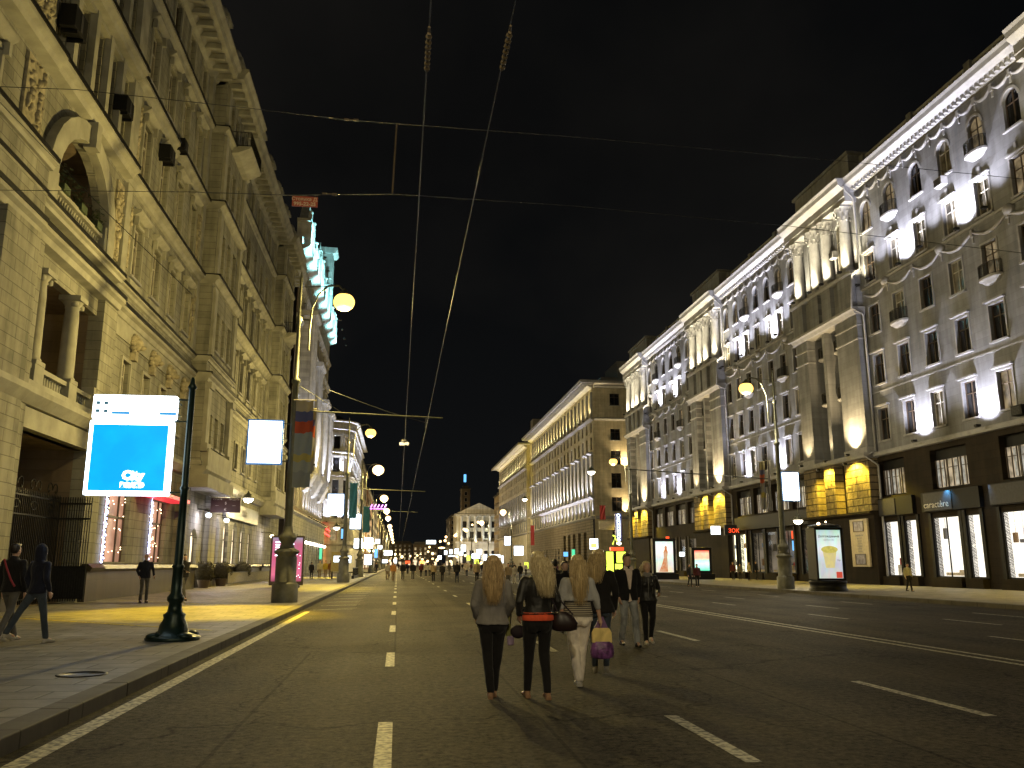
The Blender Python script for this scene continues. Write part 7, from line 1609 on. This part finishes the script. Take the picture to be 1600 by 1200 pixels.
# ---------------- other walkers
A = lambda *v: v
def walker(px, py, htop, head, label, z=0.0, det=0, group='distant pedestrians on the road', **k):
    x, y, _ = ground(px, py, z); H = max(1.5, min(1.9, pix(px, htop, Y=y).z - z)); st_ = random.uniform(.06, .16)*random.choice((-1, 1))
    k.setdefault('lf', (st_, 0.0)); k.setdefault('rf', (-st_, .01)); return person(label, x, y, z, head, H, det=det, group=group, **k)
def strap(t, T):
    q = MB(); q.tube([(-.12, -.12, 1.47), (-.03, -.14, 1.3), (.08, -.145, 1.1), (.15, -.12, .98)], .018, 6); add_part(t, T, q, 'strap', CL['strap'])
walker(8, 1003, 842, 15, 'dark walker cut by the left picture edge with a red strap across the back', .15, 1, 'walkers on the left pavement', top='blackcloth', bottom='greyj', shoes='whiteshoe', hair=('darkhair', 'short'), extra=strap, lf=(.3, 0), rf=(-.3, .06))
walker(50, 1006, 852, 30, 'hooded walker in navy top and dark jeans stepping out on the left pavement', .15, 1, 'walkers on the left pavement', top='navy', bottom='jeans', shoes='whiteshoe', hood=True, lf=(-.48, .13), rf=(.20, 0), la=((-.25, -.05, 1.15), (-.2, .03, .9)), ra=((.26, -.06, 1.16), (.25, .04, .92)))
walker(223, 942, 861, 150, 'bald man in dark clothes standing before the lit pinkish window', .15, 1, 'walkers on the left pavement', top='navy', bottom='greyj', hair=(None, None), tw=.06, la=((-.28, -.02, 1.16), (-.3, .08, .95)), ra=((.27, -.05, 1.16), (.22, .06, .95)), w=1.05)
walker(284, 938, 866, 140, 'man in dark jacket half hidden by the green sign post, holding papers', .15, 1, 'walkers on the left pavement', top='blackcloth', bottom='greyj', hair=('brownhair', 'short'), lf=(-.34, .06), rf=(.36, 0), la=((-.22, -.2, 1.2), (-.24, -.4, 1.02)), ra=((.2, .16, 1.18), (.12, .42, 1.1)), w=1.15)
p = pix(288, 895, Y=41); q = MB(); q.box(p.x - .18, p.x + .2, p.y - .12, p.y + .12, p.z, p.z + .02); o_ = tag(q.build('papers', plain('white_paper', (.7, .66, .58), .6)), 'white sheet of papers held by the man behind the green post', 'papers')
gp = pix(273, 938, Z=.15); o_.location = (0, gp.y - 41.0, 0); d_ = pix(288, 895, Y=gp.y) - p; o_.location = d_
walker(486, 905, 878, 10, 'small dark figure walking alone on the far left pavement', .15, 0, 'group on the far left pavement', top='blackcloth', bottom='blackcloth', hair=('darkhair', 'short'))
for px, lab, tp in ((499, 'pale figure at the left of the yellow-lit group', 'creamtop'), (508, 'figure in a bright yellow coat in the middle of the yellow-lit group', 'yellow'), (516, 'second yellow-lit figure at the right of the group', 'orange')):
    walker(px, 904, 876, 175, lab, .15, 0, 'group on the far left pavement', top=tp, bottom='tan', hair=('brownhair', 'short'))
road = [(605, 906, 879, 'pale', 'tan', 'figure in pale top leftmost of the walkers far down the road'), (614, 908, 878, 'orange', 'tan', 'figure in an orange-brown coat second from the left far down the road'), (629, 907, 878, 'blackcloth', 'greyj', 'dark broad figure third from the left far down the road'), (645, 907, 878, 'blackcloth', 'greyj', 'dark figure with grey trousers left of the wide gap on the road'), (658, 891, 879, 'maroon', 'blackcloth', 'tiny dark figure just right of the fourth far walker'),
        (677, 909, 879, 'tan', 'blackcloth', 'brownish figure first right of the wide gap on the road'), (691, 909, 880, 'blackcloth', 'blackcloth', 'slim black figure second right of the wide gap'), (714, 911, 877, 'blackcloth', 'navy', 'black figure with pale front third right of the wide gap'), (727, 898, 879, 'pale', 'tan', 'faint pale figure between the black one and the grey-jacket woman'), (745, 912, 877, 'tan', 'blackcloth', 'brown-clad figure just left of the ginger-blond woman'),
        (794, 918, 880, 'tan', 'greyj', 'brown-clad figure between the first two blond women'), (804, 912, 882, 'pale', 'pale', 'pale figure close behind the brown one between the blond women'), (813, 908, 880, 'blackcloth', 'navy', 'dark figure just left of the pale blond woman'), (637, 896, 880, 'navy', 'navy', 'tiny navy figure between the third and fourth far walkers'), (702, 899, 880, 'greyj', 'greyj', 'tiny grey figure behind the slim black one'), (588, 896, 879, 'navy', 'navy', 'tiny dark figure at the left kerb far away'), (665, 893, 880, 'blackcloth', 'blackcloth', 'tiny black figure near the street end'), (736, 893, 880, 'maroon', 'blackcloth', 'tiny maroon figure behind the brown-clad one')]
for i, (px, py, ht, tp, bt, lab) in enumerate(road): walker(px, py, ht, random.choice((5, 175, -8, 185)), lab, 0, 0, top=tp, bottom=bt, hair=('darkhair', 'short'))
crowd_rnd = random.Random(21)
for k in range(44):
    px = crowd_rnd.uniform(594, 900); py = crowd_rnd.uniform(889.5, 902); col = crowd_rnd.choice(('blackcloth', 'navy', 'greyj', 'tan', 'pale', 'maroon'))
    walker(px, py, 880, crowd_rnd.choice((0, 180)), 'one of the tiny people in the crowd far down the road', 0, 0, 'tiny crowd far down the road', top=col, bottom=crowd_rnd.choice(('blackcloth', 'greyj', 'navy')), hair=('darkhair', 'short'))
walker(868, 975, 875, 2, 'dark-haired man in black walking between two of the blond women', 0, 1, 'distant pedestrians on the road', top='blackcloth', bottom='blackcloth', hair=('darkhair', 'short'), w=1.15, la=((-.3, 0, 1.15), (-.25, .1, .95)), ra=((.3, 0, 1.15), (.25, .1, .95)))
walker(884, 990, 877, 178, 'black-clad figure mostly hidden behind the woman in the denim jacket', 0, 1, 'distant pedestrians on the road', top='blackcloth', bottom='blackcloth', hair=('darkhair', 'short'))
def shoulderbag(t, T):
    q = MB(); q.ball((-.2, .02, .8), (.05, .14, .13), 12, 8); q.tube([(-.19, .02, .9), (-.17, .0, 1.2), (-.12, 0, 1.45)], .008, 5); add_part(t, T, q, 'bag', M['clothdark'])
walker(1421, 924, 880, 175, 'person in a cream top and black trousers passing the bright shop windows', .15, 1, 'people on the right pavement', top='creamtop', bottom='blackcloth', hair=('darkhair', 'short'), hem=1.0, w=1.12, extra=shoulderbag, lf=(.16, 0), rf=(-.14, .02))
for px, py, ht, lab, tp in ((1078, 917, 885, 'left person of the dark pair in front of the red and green poster case', 'blackcloth'), (1090, 918, 883, 'right person of the dark pair in front of the red and green poster case', 'maroon'), (1146, 907, 878, 'leftmost of the four people by the yellow-white shop door', 'maroon'), (1157, 907, 881, 'second of the four people by the yellow-white shop door, grey coat', 'greyj'), (1171, 907, 878, 'pale-coated person third by the yellow-white shop door', 'pale'), (1182, 906, 877, 'rightmost dark person by the yellow-white shop door', 'navy')):
    walker(px, py, ht, random.choice((150, 200, 20)), lab, .15, 0, 'people on the right pavement', top=tp, bottom='blackcloth', hair=('darkhair', 'short'))

bpy.data.scenes.remove(TMP)
